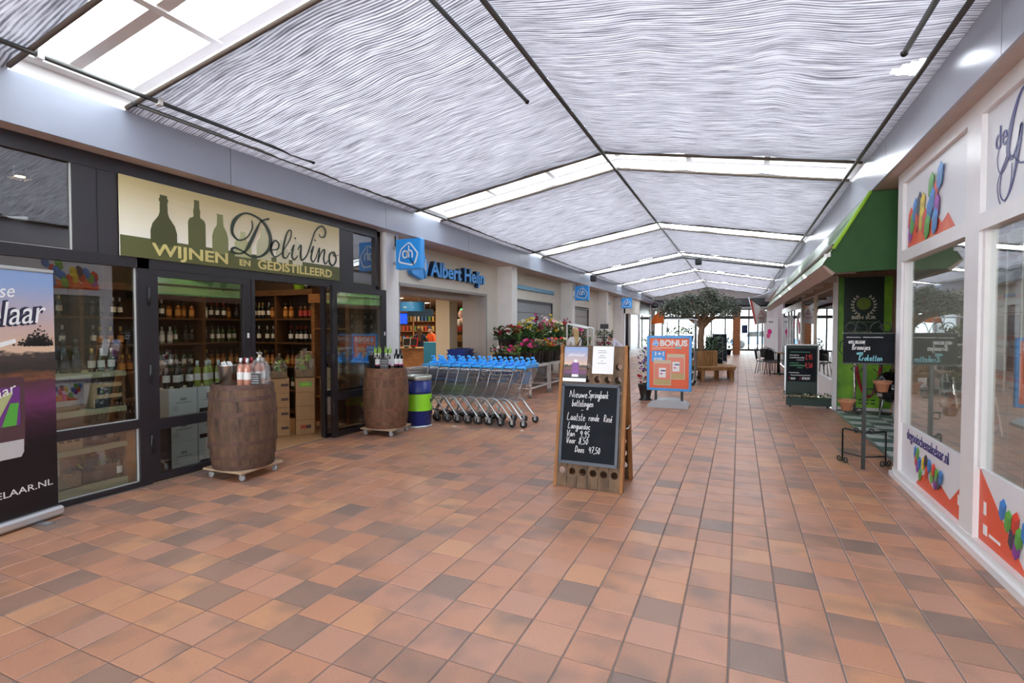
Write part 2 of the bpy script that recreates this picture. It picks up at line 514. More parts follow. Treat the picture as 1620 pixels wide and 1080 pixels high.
def tile_shape(mb, x0, x1, y0, y1, dz=0.0):
    b = .004
    vs = [(x0, y0, -.012), (x1, y0, -.012), (x1, y1, -.012), (x0, y1, -.012), (x0, y0, -.0025 + dz), (x1, y0, -.0025 + dz), (x1, y1, -.0025 + dz), (x0, y1, -.0025 + dz),
          (x0 + b, y0 + b, dz), (x1 - b, y0 + b, dz), (x1 - b, y1 - b, dz), (x0 + b, y1 - b, dz)]
    fs = [(0, 1, 5, 4), (1, 2, 6, 5), (2, 3, 7, 6), (3, 0, 4, 7), (4, 5, 9, 8), (5, 6, 10, 9), (6, 7, 11, 10), (7, 4, 8, 11), (8, 9, 10, 11)]
    mb.add(vs, fs, False)
mb = MB(); hx = (TS - .008) / 2; hy = (TS - .0044) / 2
tile_shape(mb, -hx, hx, -hy, hy)
tile_me = mb.mesh('tile', M_tile, fix=False)
for a, r in cand[:300]:
    link('tile', tile_me, floor, ((r[0] + r[1]) / 2, (r[2] + r[3]) / 2, random.uniform(-.0006, .0004)))
mb = MB()
for a, r in cand[300:] + rest:
    tile_shape(mb, *r, dz=random.uniform(-.0006, .0004))
o = mb.build('tile_field', M_tiles, floor, fix=False); o['kind'] = 'stuff'

# ================================================================== fascias and soffits
def fascia(side):
    X = FXL if side == 'left' else FXR
    s = -1 if side == 'left' else 1
    root = structure('trim_1' if side == 'left' else 'trim_2', MB().box(min(X + s * .02, X + s * .12), max(X + s * .02, X + s * .12), YB, YE, SOF + .01, FTOP - .01), M_greydark, ('left' if s < 0 else 'right') + ' metal fascia above the shop fronts')
    per, ph = (2.83, 4.118) if s < 0 else (2.69, 4.072)
    k = -5
    while True:
        y0 = ph + per * k; y1 = y0 + per; k += 1
        if y1 < YB: continue
        if y0 > YE: break
        y0, y1 = max(y0, YB), min(y1, YE)
        m = MB(); a, b = sorted((X, X + s * .02))
        m.box(a, b, y0 + .004, y1 - .004, SOF, FTOP)
        m.box(*sorted((X, X + s * .14)), y0 + .004, y1 - .004, FTOP, FTOP + .012)
        m.build('fascia_panel', M_fascia if s < 0 else M_fascia_r, root)
    return root
fascia('left'); fascia('right')
structure('ceiling_soffit_left', MB().box(-6.35, FXL - .02, YB, YE, SOF, SOF + .06), M_soff, 'soffit board under the left fascia')
structure('ceiling_soffit_right', MB().box(FXR + .02, 2.2, YB, YE, SOF, SOF + .06), M_soff, 'soffit board under the right fascia')
structure('roof_light_block_left', MB().box(-19, FXL - .1, YB, 41, FTOP - .06, FTOP), M_grey, 'unseen flat roof added to block sky light over the left shops')  # unseen slabs on both sides, added to stop sky light behind the fascias
structure('roof_light_block_right', MB().box(FXR + .1, 8, YB, 41, FTOP - .06, FTOP), M_grey, 'unseen flat roof added to block sky light over the right shops')

# ================================================================== glazed roof with shade cloths
def zroof(x):
    return EZ + (RZ - EZ) * (x - FXL) / (RX - FXL) if x <= RX else EZ + (RZ - EZ) * (FXR - x) / (FXR - RX)

def cloth_mat():
    m = bpy.data.materials.new('striped_shade_cloth')
    m.use_nodes = True
    N, L = m.node_tree.nodes, m.node_tree.links
    for n in list(N):
        if n.type != 'OUTPUT_MATERIAL': N.remove(n)
    out = [n for n in N if n.type == 'OUTPUT_MATERIAL'][0]
    g = N.new('ShaderNodeNewGeometry')
    n0 = N.new('ShaderNodeTexNoise'); n0.inputs['Scale'].default_value = 1.0; n0.inputs['Detail'].default_value = 2.5; n0.inputs['Roughness'].default_value = .45
    mpA = N.new('ShaderNodeMapping'); mpA.inputs['Scale'].default_value = (.75, .6, 0)
    L.new(g.outputs['Position'], mpA.inputs[0]); L.new(mpA.outputs[0], n0.inputs['Vector'])
    # distorted coordinate along the arcade
    sep = N.new('ShaderNodeSeparateXYZ'); L.new(g.outputs['Position'], sep.inputs[0])
    dm = N.new('ShaderNodeMath'); dm.operation = 'MULTIPLY_ADD'; dm.inputs[1].default_value = .17
    L.new(n0.outputs['Fac'], dm.inputs[0]); L.new(sep.outputs['Y'], dm.inputs[2])
    fq = N.new('ShaderNodeMath'); fq.operation = 'MULTIPLY'; fq.inputs[1].default_value = 2 * PI / .030
    L.new(dm.outputs[0], fq.inputs[0])
    sn = N.new('ShaderNodeMath'); sn.operation = 'SINE'; L.new(fq.outputs[0], sn.inputs[0])
    # long thin wrinkles
    cmb = N.new('ShaderNodeCombineXYZ')
    xs = N.new('ShaderNodeMath'); xs.operation = 'MULTIPLY'; xs.inputs[1].default_value = 2.2; L.new(sep.outputs['X'], xs.inputs[0])
    ys = N.new('ShaderNodeMath'); ys.operation = 'MULTIPLY'; ys.inputs[1].default_value = 34; L.new(dm.outputs[0], ys.inputs[0])
    L.new(xs.outputs[0], cmb.inputs[0]); L.new(ys.outputs[0], cmb.inputs[1])
    n1 = N.new('ShaderNodeTexNoise'); n1.inputs['Scale'].default_value = 1.0; n1.inputs['Detail'].default_value = 6; n1.inputs['Roughness'].default_value = .65
    L.new(cmb.outputs[0], n1.inputs['Vector'])
    # stripe strength fades in patches
    n2 = N.new('ShaderNodeTexNoise'); n2.inputs['Scale'].default_value = .55; n2.inputs['Detail'].default_value = 2
    L.new(g.outputs['Position'], n2.inputs['Vector'])
    st = N.new('ShaderNodeMapRange'); st.inputs[1].default_value = .35; st.inputs[2].default_value = .65; st.inputs[3].default_value = .05; st.inputs[4].default_value = .17
    L.new(n2.outputs['Fac'], st.inputs[0])
    sm = N.new('ShaderNodeMath'); sm.operation = 'MULTIPLY'; L.new(sn.outputs[0], sm.inputs[0]); L.new(st.outputs[0], sm.inputs[1])
    ad = N.new('ShaderNodeMath'); ad.operation = 'ADD'; L.new(sm.outputs[0], ad.inputs[0]); L.new(n1.outputs['Fac'], ad.inputs[1])
    rp = N.new('ShaderNodeValToRGB'); E = rp.color_ramp.elements
    E[0].position = .22; E[0].color = (.010, .0095, .012, 1)
    E[1].position = .86; E[1].color = (.120, .120, .134, 1)
    e = E.new(.42); e.color = (.036, .0345, .040, 1)
    e = E.new(.54); e.color = (.074, .0725, .082, 1)
    L.new(ad.outputs[0], rp.inputs[0])
    tr = N.new('ShaderNodeBsdfTranslucent'); L.new(rp.outputs[0], tr.inputs[0])
    hs = N.new('ShaderNodeMixRGB'); hs.blend_type = 'MULTIPLY'; hs.inputs[0].default_value = 1; hs.inputs[2].default_value = (3.2, 3.1, 3.0, 1)
    L.new(rp.outputs[0], hs.inputs[1])
    df = N.new('ShaderNodeBsdfDiffuse'); L.new(hs.outputs[0], df.inputs[0])
    bp = N.new('ShaderNodeBump'); bp.inputs['Strength'].default_value = .5; bp.inputs['Distance'].default_value = .02
    L.new(n1.outputs['Fac'], bp.inputs['Height']); L.new(bp.outputs[0], df.inputs['Normal'])
    av = N.new('ShaderNodeAddShader'); L.new(tr.outputs[0], av.inputs[0]); L.new(df.outputs[0], av.inputs[1])
    L.new(av.outputs[0], out.inputs[0])
    return m
M_cloth = cloth_mat()
M_hem = mat('cloth_hem', (.10, .075, .06), .9)

GAPS = [2.15 + 5.6 * k for k in range(-2, 7)]
GW = .86
roof = tag(structure('ceiling_glazed_roof', MB().box(RX - .05, RX + .05, YB, YE, RZ + .2, RZ + .34), M_white, 'pitched glass arcade roof hung with shade cloths'), kind='structure')
TEAR = [(1404, 113), (1426, 101), (1452, 93), (1464, 90), (1452, 101), (1446, 116), (1436, 119), (1420, 118)]
def inside(p, poly):
    c = False
    for i in range(len(poly)):
        (x0, y0), (x1, y1) = poly[i - 1], poly[i]
        if (y0 > p[1]) != (y1 > p[1]) and p[0] < (x1 - x0) * (p[1] - y0) / (y1 - y0) + x0: c = not c
    return c
def cloth(y0, y1, side, seed):
    xa, xb = (FXL + .03, RX) if side < 0 else (RX, FXR - .03)
    nx, ny = (70, 160) if side > 0 and seed == 2 else (30, 76)
    vs = []; fs = []
    for i in range(nx + 1):
        x = xa + (xb - xa) * i / nx
        for j in range(ny + 1):
            y = y0 + (y1 - y0) * j / ny
            sag = -.05 * math.sin(PI * (j / ny)) - .03 * abs(math.sin(PI * 3 * i / nx))
            wv = .016 * noise.noise(Vector((x * 1.1, y * 7.0, seed))) + .02 * noise.noise(Vector((x * 2.0, y * 2.0, seed + 5)))
            if side > 0 and 4.6 < y < 6.6 and x > .1 and seed == 2:   # the sagging torn patch
                fd = max(0.0, min(1.0, (1.2 - x) / .3)); wv += fd * (.03 * noise.noise(Vector((x * 3, y * 6, 1.5))) - .04 * max(0, 1 - ((x - .8) ** 2 + (y - 5.6) ** 2) / .3))
            vs.append((x, y, zroof(x) + sag + wv) if 0 < i < nx or (i == 0) == (side > 0) else (x + .04 * side, y, FTOP + .004))
    for i in range(nx):
        for j in range(ny):
            a = i * (ny + 1) + j
            if side > 0 and seed == 2:      # the tear is an opening to the sky
                q = to_px(vs[a])
                if q and inside(q, TEAR): continue
            fs.append((a, a + ny + 1, a + ny + 2, a + 1))
    m = MB().add(vs, fs, True)
    m.build('shade_cloth', M_cloth, roof, fix=False)
    h = MB()
    for yy in (y0, y1):
        h.tube([(xa + (xb - xa) * t / 6, yy, zroof(xa + (xb - xa) * t / 6) - .035) for t in range(7)], .022, 6)
    h.build('cloth_hem', M_hem, roof)
for k in range(len(GAPS)):
    y0 = GAPS[k] + GW; y1 = GAPS[k + 1] if k + 1 < len(GAPS) else YE
    if y1 - y0 < .5: continue
    cloth(y0, y1, -1, k); cloth(y0, y1, 1, k)
# rafters, purlins and panes
for k, g in enumerate(GAPS):
    for side in (-1, 1):
        xa, xb = (FXL, RX) if side < 0 else (RX, FXR)
        for yc, wd in ((g - .12, .05), (g + .45, .05), (g + GW + .1, .05)):
            m = MB()
            za, zb = zroof(xa), zroof(xb)
            for (o0, o1) in ((.16, .30),):
                vs = [(xa, yc - wd, za + o0), (xb, yc - wd, zb + o0), (xb, yc + wd, zb + o0), (xa, yc + wd, za + o0), (xa, yc - wd, za + o1), (xb, yc - wd, zb + o1), (xb, yc + wd, zb + o1), (xa, yc + wd, za + o1)]
                m.add(vs, [(0, 3, 2, 1), (4, 5, 6, 7), (0, 1, 5, 4), (1, 2, 6, 5), (2, 3, 7, 6), (3, 0, 4, 7)], False)
            m.build('rafter', M_white, roof)
        for t0, t1 in ((0.02, .33), (.36, .66), (.69, .98)):
            x0 = xa + (xb - xa) * t0; x1 = xa + (xb - xa) * t1
            for ya, yb in ((g - .07, g + .4), (g + .5, g + GW + .05)):
                m = MB()
                m.add([(x0, ya, zroof(x0) + .27), (x1, ya, zroof(x1) + .27), (x1, yb, zroof(x1) + .27), (x0, yb, zroof(x0) + .27)], [(0, 1, 2, 3)], False)
                m.build('roof_pane', M_roofglass, roof, fix=False)
        for t in (.345, .675):
            x0 = xa + (xb - xa) * t
            m = MB().box(x0 - .04, x0 + .04, g - .1, g + GW + .1, zroof(x0) + .15, zroof(x0) + .27)
            m.build('purlin', M_white, roof)
m = MB().box(FXL - .1, FXL + .05, YB, YE, FTOP + .16, FTOP + .36)
m.build('eave_beam', M_white, roof)
m = MB().box(FXR - .05, FXR + .1, YB, YE, FTOP + .16, FTOP + .36)
m.build('eave_beam', M_white, roof)
# opaque verge strips that close the roof edge above the fascias
for X in (FXL - .1, FXR + .1):
    MB().box(X - .03, X + .03, YB, YE, FTOP, FTOP + .36).build('verge_board', M_white, roof)

# pipes the cloths hang on
def pipe(label, pts, r=.021, caps=True):
    o = MB().tube(pts, r, 8).build('cloth_pipe', M_steel, roof)
    for p in (pts[0], pts[-1]):
        MB().at(*p).ball((0, 0, 0), r * 1.25, 8, 6).build('end_cap', M_dark, o)
    return o
zr = lambda x: zroof(x) - .07
pipe('dark steel pipe under the roof ridge', [(RX, YB, RZ - .08), (RX, YE, RZ - .08)], .024)
pipe('short dark pipe beside the ridge pipe', [(-2.22, -2, zr(-2.22) - .02), (-2.22, 5.42, zr(-2.22) - .02)])
pipe('dark pipe along the left eave above the fascia', [(-5.2, 3.0, 3.72), (-5.2, YE, 3.72)])
pipe('dark pipe end hanging by the left eave', [(-5.0, -3, 3.74), (-5.0, 5.0, 3.74)])
pipe('dark pipe along the right eave above the fascia', [(1.31, YB, 3.68), (1.31, YE, 3.68)])
pipe('short dark pipe end hanging by the right eave', [(1.12, -2, 3.70), (1.12, 4.8, 3.70)])
for y in (2.2, 3.1):
    MB().box(-5.03, -4.97, y - .02, y + .02, 3.71, 3.86).build('pipe_bracket', M_white, roof)

# lighting bar across the roof
yb = GAPS[5] + .4
o = thing('lighting_bar', 'dark cross bar with spotlights under the roof', 'lighting bar', (0, yb, 0))
MB().tube([(FXL + .1, 0, EZ - .1), (RX, 0, RZ - .17), (FXR - .1, 0, EZ - .12)], .03, 6).build('bar', M_dark, o)
for x in (-1.35, -5.15):
    m = MB().at(x, 0, zroof(x) - .22).bbox(-.11, .11, -.12, .1, -.14, .1, .02)
    m.at(x, -.13, zroof(x) - .24, rx=PI / 2).lathe([(.08, -.02), (.1, .03)], 12)
    m.build('spotlight', M_dark, o)

# ================================================================== left facade: wine shop front
XD = XL                      # front face of the black frame
shop = structure('wall_left', MB().box(XD - .08, XD - .005, -3.0, 6.97, 3.13, SOF), M_black, 'black framed shop front of the wine shop')
def bar(y0, y1, z0, z1, d0=.08, d1=0.0, name='frame_bar', m=None):
    MB().box(XD - d0, XD - d1, y0, y1, z0, z1).build(name, m or M_black, shop)
bar(-3, 6.97, 2.23, 2.335, name='transom_rail')
bar(3.21, 3.322, 0, 3.13, name='mullion')
bar(4.535, 4.585, 0, 2.23, name='mullion')
bar(5.755, 5.80, 0, 2.23, name='mullion')
bar(6.93, 6.97, 0, 3.13, name='mullion')
bar(2.675, 3.047, 2.335, 3.13, .06, .012, 'panel', M_blackpanel)
MB().box(XD - .02, XD - .008, 2.868, 2.876, 2.335, 3.13).build('panel_joint', M_ink, shop)
bar(6.055, 6.40, 2.335, 3.13, .06, .012, 'panel', M_blackpanel)
bar(0.9, 1.0, 0, 3.13, name='mullion')
bar(1.0, 3.21, .60, .69, name='window_rail'); bar(1.0, 3.21, 0, .05, name='window_rail')
bar(5.8, 6.93, .60, .69, name='window_rail'); bar(5.8, 6.93, 0, .06, name='window_rail')
def pane(y0, y1, z0, z1, x=XD - .045, name='pane', m=None, parent=None):
    MB().box(x - .003, x + .003, y0, y1, z0, z1).build(name, m or M_glassdark, parent or shop)
pane(-3, 0.9, .05, 3.13)
pane(1.0, 2.675, 2.335, 3.13); pane(6.40, 6.93, 2.335, 3.13)
pane(1.0, 3.21, .69, 2.23); pane(1.0, 3.21, .05, .60)
pane(5.8, 6.93, .69, 2.23); pane(5.8, 6.93, .06, .60)
# silver beads round the panes
M_bead = mat('pale_glazing_bead', (.55, .55, .54), .4)
b = MB()
for y0, y1, z0, z1 in ((1.0, 3.21, .69, 2.23), (1.0, 3.21, .05, .60), (1.0, 2.675, 2.335, 3.13)):
    b.box(XD - .04, XD - .03, y1 - .014, y1, z0, z1)
    b.box(XD - .04, XD - .03, y0, y1, z0, z0 + .008)
b.build('glazing_bead', M_bead, shop)

# the door leaves
M_hinge = mat('black_hinge', (.018, .018, .02), .35)
def leaf(name, label, loc, rz, mirror=False):
    # local: x along the leaf from the hinge, y depth, z up
    W, Hh = 1.205, 2.255
    o = thing(name, label, 'door', loc, rz)
    f = MB()
    f.box(0, .085, -.03, .03, .01, Hh); f.box(W - .1, W, -.03, .03, .01, Hh)
    f.box(.085, W - .1, -.03, .03, Hh - .095, Hh); f.box(.085, W - .1, -.03, .03, .55, .66); f.box(.085, W - .1, -.03, .03, .01, .085)
    f.build('door_frame', M_black, o)
    MB().box(.085, W - .1, -.004, .004, .66, Hh - .095).build('pane', M_glassdark, o)
    MB().box(.085, W - .1, -.004, .004, .085, .55).build('pane', M_glassdark, o)
    h = MB()
    for z in (.42, 1.15, 1.95):
        h.at(-.008, -.04, z).lathe([(.012, -.09), (.012, .09)], 8)
    h.build('hinge', M_hinge, o)
    s = MB().box(W - .06, W - .035, -.036, -.03, 1.50, 1.56); s.build('sticker', M_whiteink, o)
    return o
# closed leaf (front faces +X: local -y -> +X): rotate so local x -> +Y, local -y -> +X
leaf('shop_door', 'closed black framed glass door leaf behind the nearer barrel', (XD - .035, 3.325, 0), PI / 2)
# open leaf folded back along the facade
leaf('shop_door', 'open black framed glass door leaf folded back against the shop front', (-5.475, 5.80, 0), PI / 2 - .025)

# ================================================================== supermarket wall with pilasters
XA = -5.98
ahw = structure('wall_left_supermarket', MB().box(XA - .12, XA, 7.53, 26.6, 2.49, SOF), M_cream, 'cream rendered supermarket wall with pilasters')
for y in (7.17, 12.49, 17.86, 23.13, 26.57):
    MB().box(XA - .12, XL + .02, y, y + .36, 0, SOF).build('pilaster', M_pil, ahw)
def wallseg(y0, y1, z0=0, z1=2.49):
    MB().box(XA - .12, XA, y0, y1, z0, z1).build('wall_panel', M_cream, ahw)
wallseg(7.53, 8.1); wallseg(11.85, 13.15)
wallseg(17.0, 18.95); wallseg(21.7, 24.5); wallseg(25.3, 26.6)
# door jambs and door head of the wide entrance
j = MB(); j.box(XA - .2, XA + .012, 11.79, 11.86, 0, 2.49); j.box(XA - .2, XA + .012, 8.09, 8.14, 0, 2.49); j.box(XA - .2, XA + .012, 8.1, 11.85, 2.44, 2.50)
j.build('door_jamb', mat('grey_jamb', (.33, .32, .31), .5), ahw)
# roller shutters
DN = 0
def shutter(y0, y1, zt, m, label):
    global DN
    DN += 1
    h = (y1 - y0) / 2
    f = MB().at(XA - .07, (y0 + y1) / 2, 0); f.box(-.03, .06, -h - .001, -h + .04, 0, zt); f.box(-.03, .06, h - .04, h + .001, 0, zt); f.box(-.03, .06, -h, h, zt - .05, zt)
    o = structure('door_%d' % DN, f, M_greydark, label)
    z = 0.0
    while z < zt - .02:
        MB().at(XA - .07, (y0 + y1) / 2, 0).bbox(-.012, .014, -h + .03, h - .03, z + .004, min(z + .30, zt) - .004, .004).build('slat', m, o)
        z += .30
shutter(13.15, 17.0, 2.49, M_grey, 'grey roller shutter behind the flower buckets')
shutter(18.95, 21.7, 2.45, mat('taupe_shutter', (.28, .245, .22), .5, var=.05), 'taupe shutter of the next bay along')
d = structure('door_3', MB().at(XA - .06, 24.9, 0).box(-.02, .02, -.4, .4, 0, 2.45), mat('dark_red_door', (.10, .022, .02), .5), 'narrow dark red door in the cream wall')
MB().at(XA - .06, 24.9, 0).box(.02, .05, .3, .33, .95, 1.1).build('handle', M_galv, d)
# blue strips over the bays
M_ahblue = mat('supermarket_blue', (.010, .24, .70), .35)
M_ahpale = mat('pale_blue_strip', (.13, .36, .55), .4)
for y0, y1 in ((12.95, 17.0), (18.4, 21.6), (23.7, 25.4)):
    h = (y1 - y0) / 2
    MB().at(XA, (y0 + y1) / 2, 2.78).bbox(.0, .055, -h, h, 0, .12, .01).build('blue_strip', M_ahpale, ahw)

# ================================================================== right facade: estate agent
rw = structure('wall_right', MB().box(XR - .01, XR + .1, .3, 6.85, 0, .095), M_white, 'white framed window front of the estate agent')
M_sill = mat('white_window_frame', (.78, .76, .755), .3, var=.02)
def rbar(y0, y1, z0, z1, x0=XR, x1=XR + .09, name='frame_bar', m=None):
    MB().box(x0, x1, y0, y1, z0, z1).build(name, m or M_sill, rw)
rbar(.3, 6.85, .0, .05, XR - .04, XR, 'sill')
mull = [(6.68, 6.85), (4.75, 5.0), (2.88, 3.13), (1.0, 1.25)]
for a, bb in mull:
    rbar(a, bb, 0, SOF, XR, XR + .11, 'mullion')
bays = [(5.0, 6.68), (3.13, 4.75), (1.25, 2.88)]
M_signw = mat('white_sign_panel', (.74, .745, .77), .35)
for y0, y1 in bays:
    rbar(y0, y1, 3.15, SOF, name='frame_bar'); rbar(y0, y1, 2.32, 2.44, name='frame_bar')
    rbar(y0, y1, 2.44, 3.15, XR + .035, XR + .06, 'sign_panel', M_signw)
    rbar(y0, y1, .095, .615, XR + .035, XR + .06, 'sign_panel', M_signw)
    rbar(y0, y0 + .035, .615, 2.32, XR + .02, XR + .08); rbar(y1 - .05, y1, .615, 2.32, XR + .02, XR + .08)
    MB().box(XR + .05, XR + .056, y0, y1, .615, 2.32).build('pane', M_glassdark, rw)
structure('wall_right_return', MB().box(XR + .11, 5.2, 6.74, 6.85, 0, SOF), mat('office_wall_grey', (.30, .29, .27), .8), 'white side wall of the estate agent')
structure('wall_right_rear', MB().box(XR, XR + .12, YB, .3, 0, SOF), M_white, 'plain white wall behind the camera')
structure('wall_left_rear', MB().box(XL - .12, XL, YB, -3, 0, SOF), M_white, 'plain wall left behind the camera')
# estate agent room
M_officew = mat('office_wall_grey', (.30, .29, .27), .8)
rm = structure('wall_right_office', MB().box(5.1, 5.2, -1, 6.74, 0, SOF), M_officew, 'office back wall seen through the estate agent windows')
structure('floor_office', MB().box(XR + .1, 5.2, -1, 6.74, -.02, .0), mat('office_carpet', (.10, .09, .085), .9, var=.1), 'dark office floor')
structure('ceiling_office', MB().box(XR + .1, 5.2, -1, 6.85, 2.62, 2.66), M_officew, 'office ceiling')
structure('wall_right_office_end', MB().box(XR + .1, 5.2, -1.1, -1, 0, SOF), M_officew, 'office end wall')

# ================================================================== traiteur bay, far right shops
structure('floor_terrace', MB().box(1.72, 3.6, 6.85, 12.0, -.14, -.004), M_grout, 'sunken base of the chequered terrace floor')
ter = bpy.data.objects['floor_terrace']
M_tg = mat('green_terrace_tile', (.10, .17, .14), .35, var=.1); M_tw = mat('white_terrace_tile', (.55, .57, .55), .35, var=.06)
t = .30
chk = [MB().bbox(-t / 2 + .003, t / 2 - .003, -t / 2 + .003, t / 2 - .003, -.012, 0, .003).mesh('tile', m_) for m_ in (M_tg, M_tw)]
ii = 0
MB().box(1.72, 1.76, 6.85, 12.0, -.012, .002).build('edge_strip', M_galv, ter)
for a in range(6):
    for c in range(17):
        x = 1.76 + t * (a + .5); y = 6.95 + t * (c + .5)
        if y + t / 2 > 12.0: continue
        link('tile', chk[(a + c) % 2], ter, (x, y, 0))
structure('wall_traiteur_back', MB().box(3.5, 3.6, 6.85, 12.1, 0, SOF), mat('brown_timber_wall', (.22, .13, .08), .6, var=.2, scale=5, stretch=(6, 6, 1)), 'brown timber wall of the traiteur recess')
rt = structure('wall_right_traiteur', MB().box(1.75, 3.6, 12.03, 12.1, 0, 2.9), mat('brown_timber_panel', (.30, .19, .12), .6, var=.2, scale=5, stretch=(6, 6, 1)), 'end wall of the traiteur recess')
M_beige = mat('beige_frame', (.55, .45, .38), .5, var=.05)
MB().box(1.70, 1.78, 11.88, 11.96, 0, 2.75).build('corner_post', M_sill, rt)
# traiteur shop front 12.1 - 17.8
sf = structure('wall_right_delicatessen', MB().box(1.74, 1.82, 12.1, 17.9, 2.45, SOF), M_beige, 'delicatessen window front under the awning')
for y in (12.1, 15.0, 17.82):
    MB().box(1.73, 1.81, y, y + .08, 0, 2.45).build('mullion', M_beige, sf)
MB().box(1.73, 1.83, 12.1, 17.9, 0, .55).build('window_plinth', M_sill, sf)
MB().box(1.765, 1.772, 12.18, 15.0, .55, 2.45).build('pane', M_glass, sf)
MB().box(1.765, 1.772, 15.08, 17.82, .55, 2.45).build('pane', M_glass, sf)
structure('wall_delicatessen_back', MB().box(4.4, 4.5, 12.1, 26, 0, SOF), mat('dark_interior', (.035, .03, .025), .7), 'dark back wall inside the delicatessen')
structure('floor_delicatessen', MB().box(1.8, 4.5, 12.1, 26, -.02, 0), mat('dark_interior_floor', (.12, .09, .07), .6), 'floor inside the delicatessen')
structure('ceiling_delicatessen', MB().box(1.8, 4.5, 12.1, 26, 2.7, 2.75), M_beige, 'ceiling inside the delicatessen')
# glazed kiosk front 18 - 25.5
kf = structure('wall_right_kiosk', MB().box(1.72, 1.80, 17.95, 25.6, 2.25, 2.45), M_sill, 'white framed glass kiosk with red logo')
for y in (17.95, 21.5, 22.6, 25.52):
    MB().box(1.72, 1.80, y, y + .08, 0, 2.25).build('mullion', M_sill, kf)
MB().box(1.73, 1.80, 18.0, 25.6, 0, .82).build('window_plinth', mat('charcoal_plinth', (.03, .033, .04), .5), kf)
MB().box(1.755, 1.762, 18.0, 25.6, .82, 2.25).build('pane', M_glass, kf)
M_red = mat('signal_red', (.62, .012, .025), .4)
m = MB(); m.prism([(18.05, .82), (18.05, 1.25), (18.35, 1.22), (18.8, 1.05), (19.1, .82)], 1.742, 1.750, 'x'); m.build('red_panel', M_red, kf)
ring = [(1.745, 18.75 + .62 * math.cos(a * PI / 12), 1.62 + .5 * math.sin(a * PI / 12)) for a in range(24)]
MB().tube(ring, .025, 6, closed=True).build('logo_ring', M_whiteink, kf)
m = MB().at(1.745, 18.7, 1.62, ry=PI / 2).lathe([(0, 0), (.2, 0), (.2, .006), (0, .006)], 16, cap=False)
m.at(1.745, 18.95, 1.78, ry=PI / 2).lathe([(0, 0), (.13, 0), (.13, .006), (0, .006)], 14, cap=False)
m.at(1.745, 20.6, 1.78, ry=PI / 2).lathe([(0, 0), (.16, 0), (.16, .006), (0, .006)], 14, cap=False)
m.build('red_logo', mat('cherry_red', (.75, .03, .10), .4), kf)
structure('wall_delicatessen_end', MB().box(1.82, 4.5, 25.6, 25.7, 0, SOF), mat('dark_interior', (.035, .03, .025)), 'dark end wall inside the kiosk')
structure('wall_delicatessen_near', MB().box(3.6, 4.5, 12.03, 12.1, 0, SOF), mat('dark_interior', (.035, .03, .025)), 'dark near wall inside the delicatessen')
structure('wall_right_far', MB().box(1.75, 1.9, 25.6, 41, 0, SOF), mat('lilac_wall', (.42, .35, .36), .7), 'far right wall before the exit')

# ================================================================== end of the arcade
eb = structure('wall_end', MB().box(-6.3, 2.2, YE, YE + .15, 2.98, 3.52), M_greydark, 'grey beam and glazed doors at the far end')
m = MB().prism([(FXL, 3.5), (FXR, 3.5), (FXR, EZ + .3), (RX, RZ + .3), (FXL, EZ + .3)], YE + .03, YE + .08, 'y'); m.build('gable_panel', mat('pale_gable', (.55, .52, .48), .7), eb)
structure('ceiling_lobby', MB().box(-6.3, 2.2, YE, 41, 3.0, 3.08), mat('grey_lobby_ceiling', (.25, .25, .25), .7), 'lobby ceiling by the exit')
YX = 40.6
fr = MB()
for x in (-5.4, -4.2, -3.0, -1.9, -.95, .02, .62, 1.2, 1.5):
    fr.box(x - .05, x + .05, YX - .05, YX + .05, 0, 3.0)
fr.box(-6, 1.75, YX - .06, YX + .06, 2.28, 2.5); fr.box(-6, 1.75, YX - .06, YX + .06, 2.92, 3.0); fr.box(-6, 1.75, YX - .05, YX + .05, 0, .12)
fr.build('door_frame', M_greydark, eb)
MB().box(-6, 1.75, YX - .004, YX + .004, .1, 2.95).build('pane', M_glass, eb)
MB().box(.15, .55, YX - .03, YX - .02, 1.25, 1.85).build('door_poster', mat('blue_poster', (.03, .07, .22), .5), eb)
structure('wall_end_left', MB().box(-8.1, -5.95, 40.5, 40.7, 0, SOF), M_white, 'blank wall left of the far doors')
st = structure('ground_street', MB().box(-40, 40, 41.0, 90, -.12, -.02), mat('street_paving', (.45, .44, .43), .8, var=.1), 'street paving outside the far doors')
structure('wall_street_house', MB().box(-40, 40, 70, 71, 0, 7.0), mat('white_street_house', (.8, .8, .79), .8), 'pale house front across the street')
# ================================================================== wine shop interior
M_shopwall = mat('dark_brown_wall', (.055, .032, .018), .7, var=.1)
structure('wall_wine_back', MB().box(-9.1, -9.0, -3, 7.16, 0, SOF), M_shopwall, 'dark back wall inside the wine shop')
structure('wall_wine_side', MB().box(-9.1, -5.66, 7.08, 7.16, 0, SOF), M_shopwall, 'dark side wall inside the wine shop')
structure('wall_wine_near', MB().box(-9.1, -5.66, -3.1, -3, 0, SOF), M_shopwall, 'dark near wall inside the wine shop')
structure('ceiling_wine', MB().box(-9.1, -5.66, -3, 7.16, 3.18, SOF), M_shopwall, 'dark ceiling inside the wine shop')
structure('floor_wine', MB().box(-9.1, -5.58, -3, 7.1, -.14, .004), mat('shop_plank_floor', (.42, .25, .13), .45, var=.2, scale=4, stretch=(2, 12, 1)), 'wooden floor inside the wine shop')

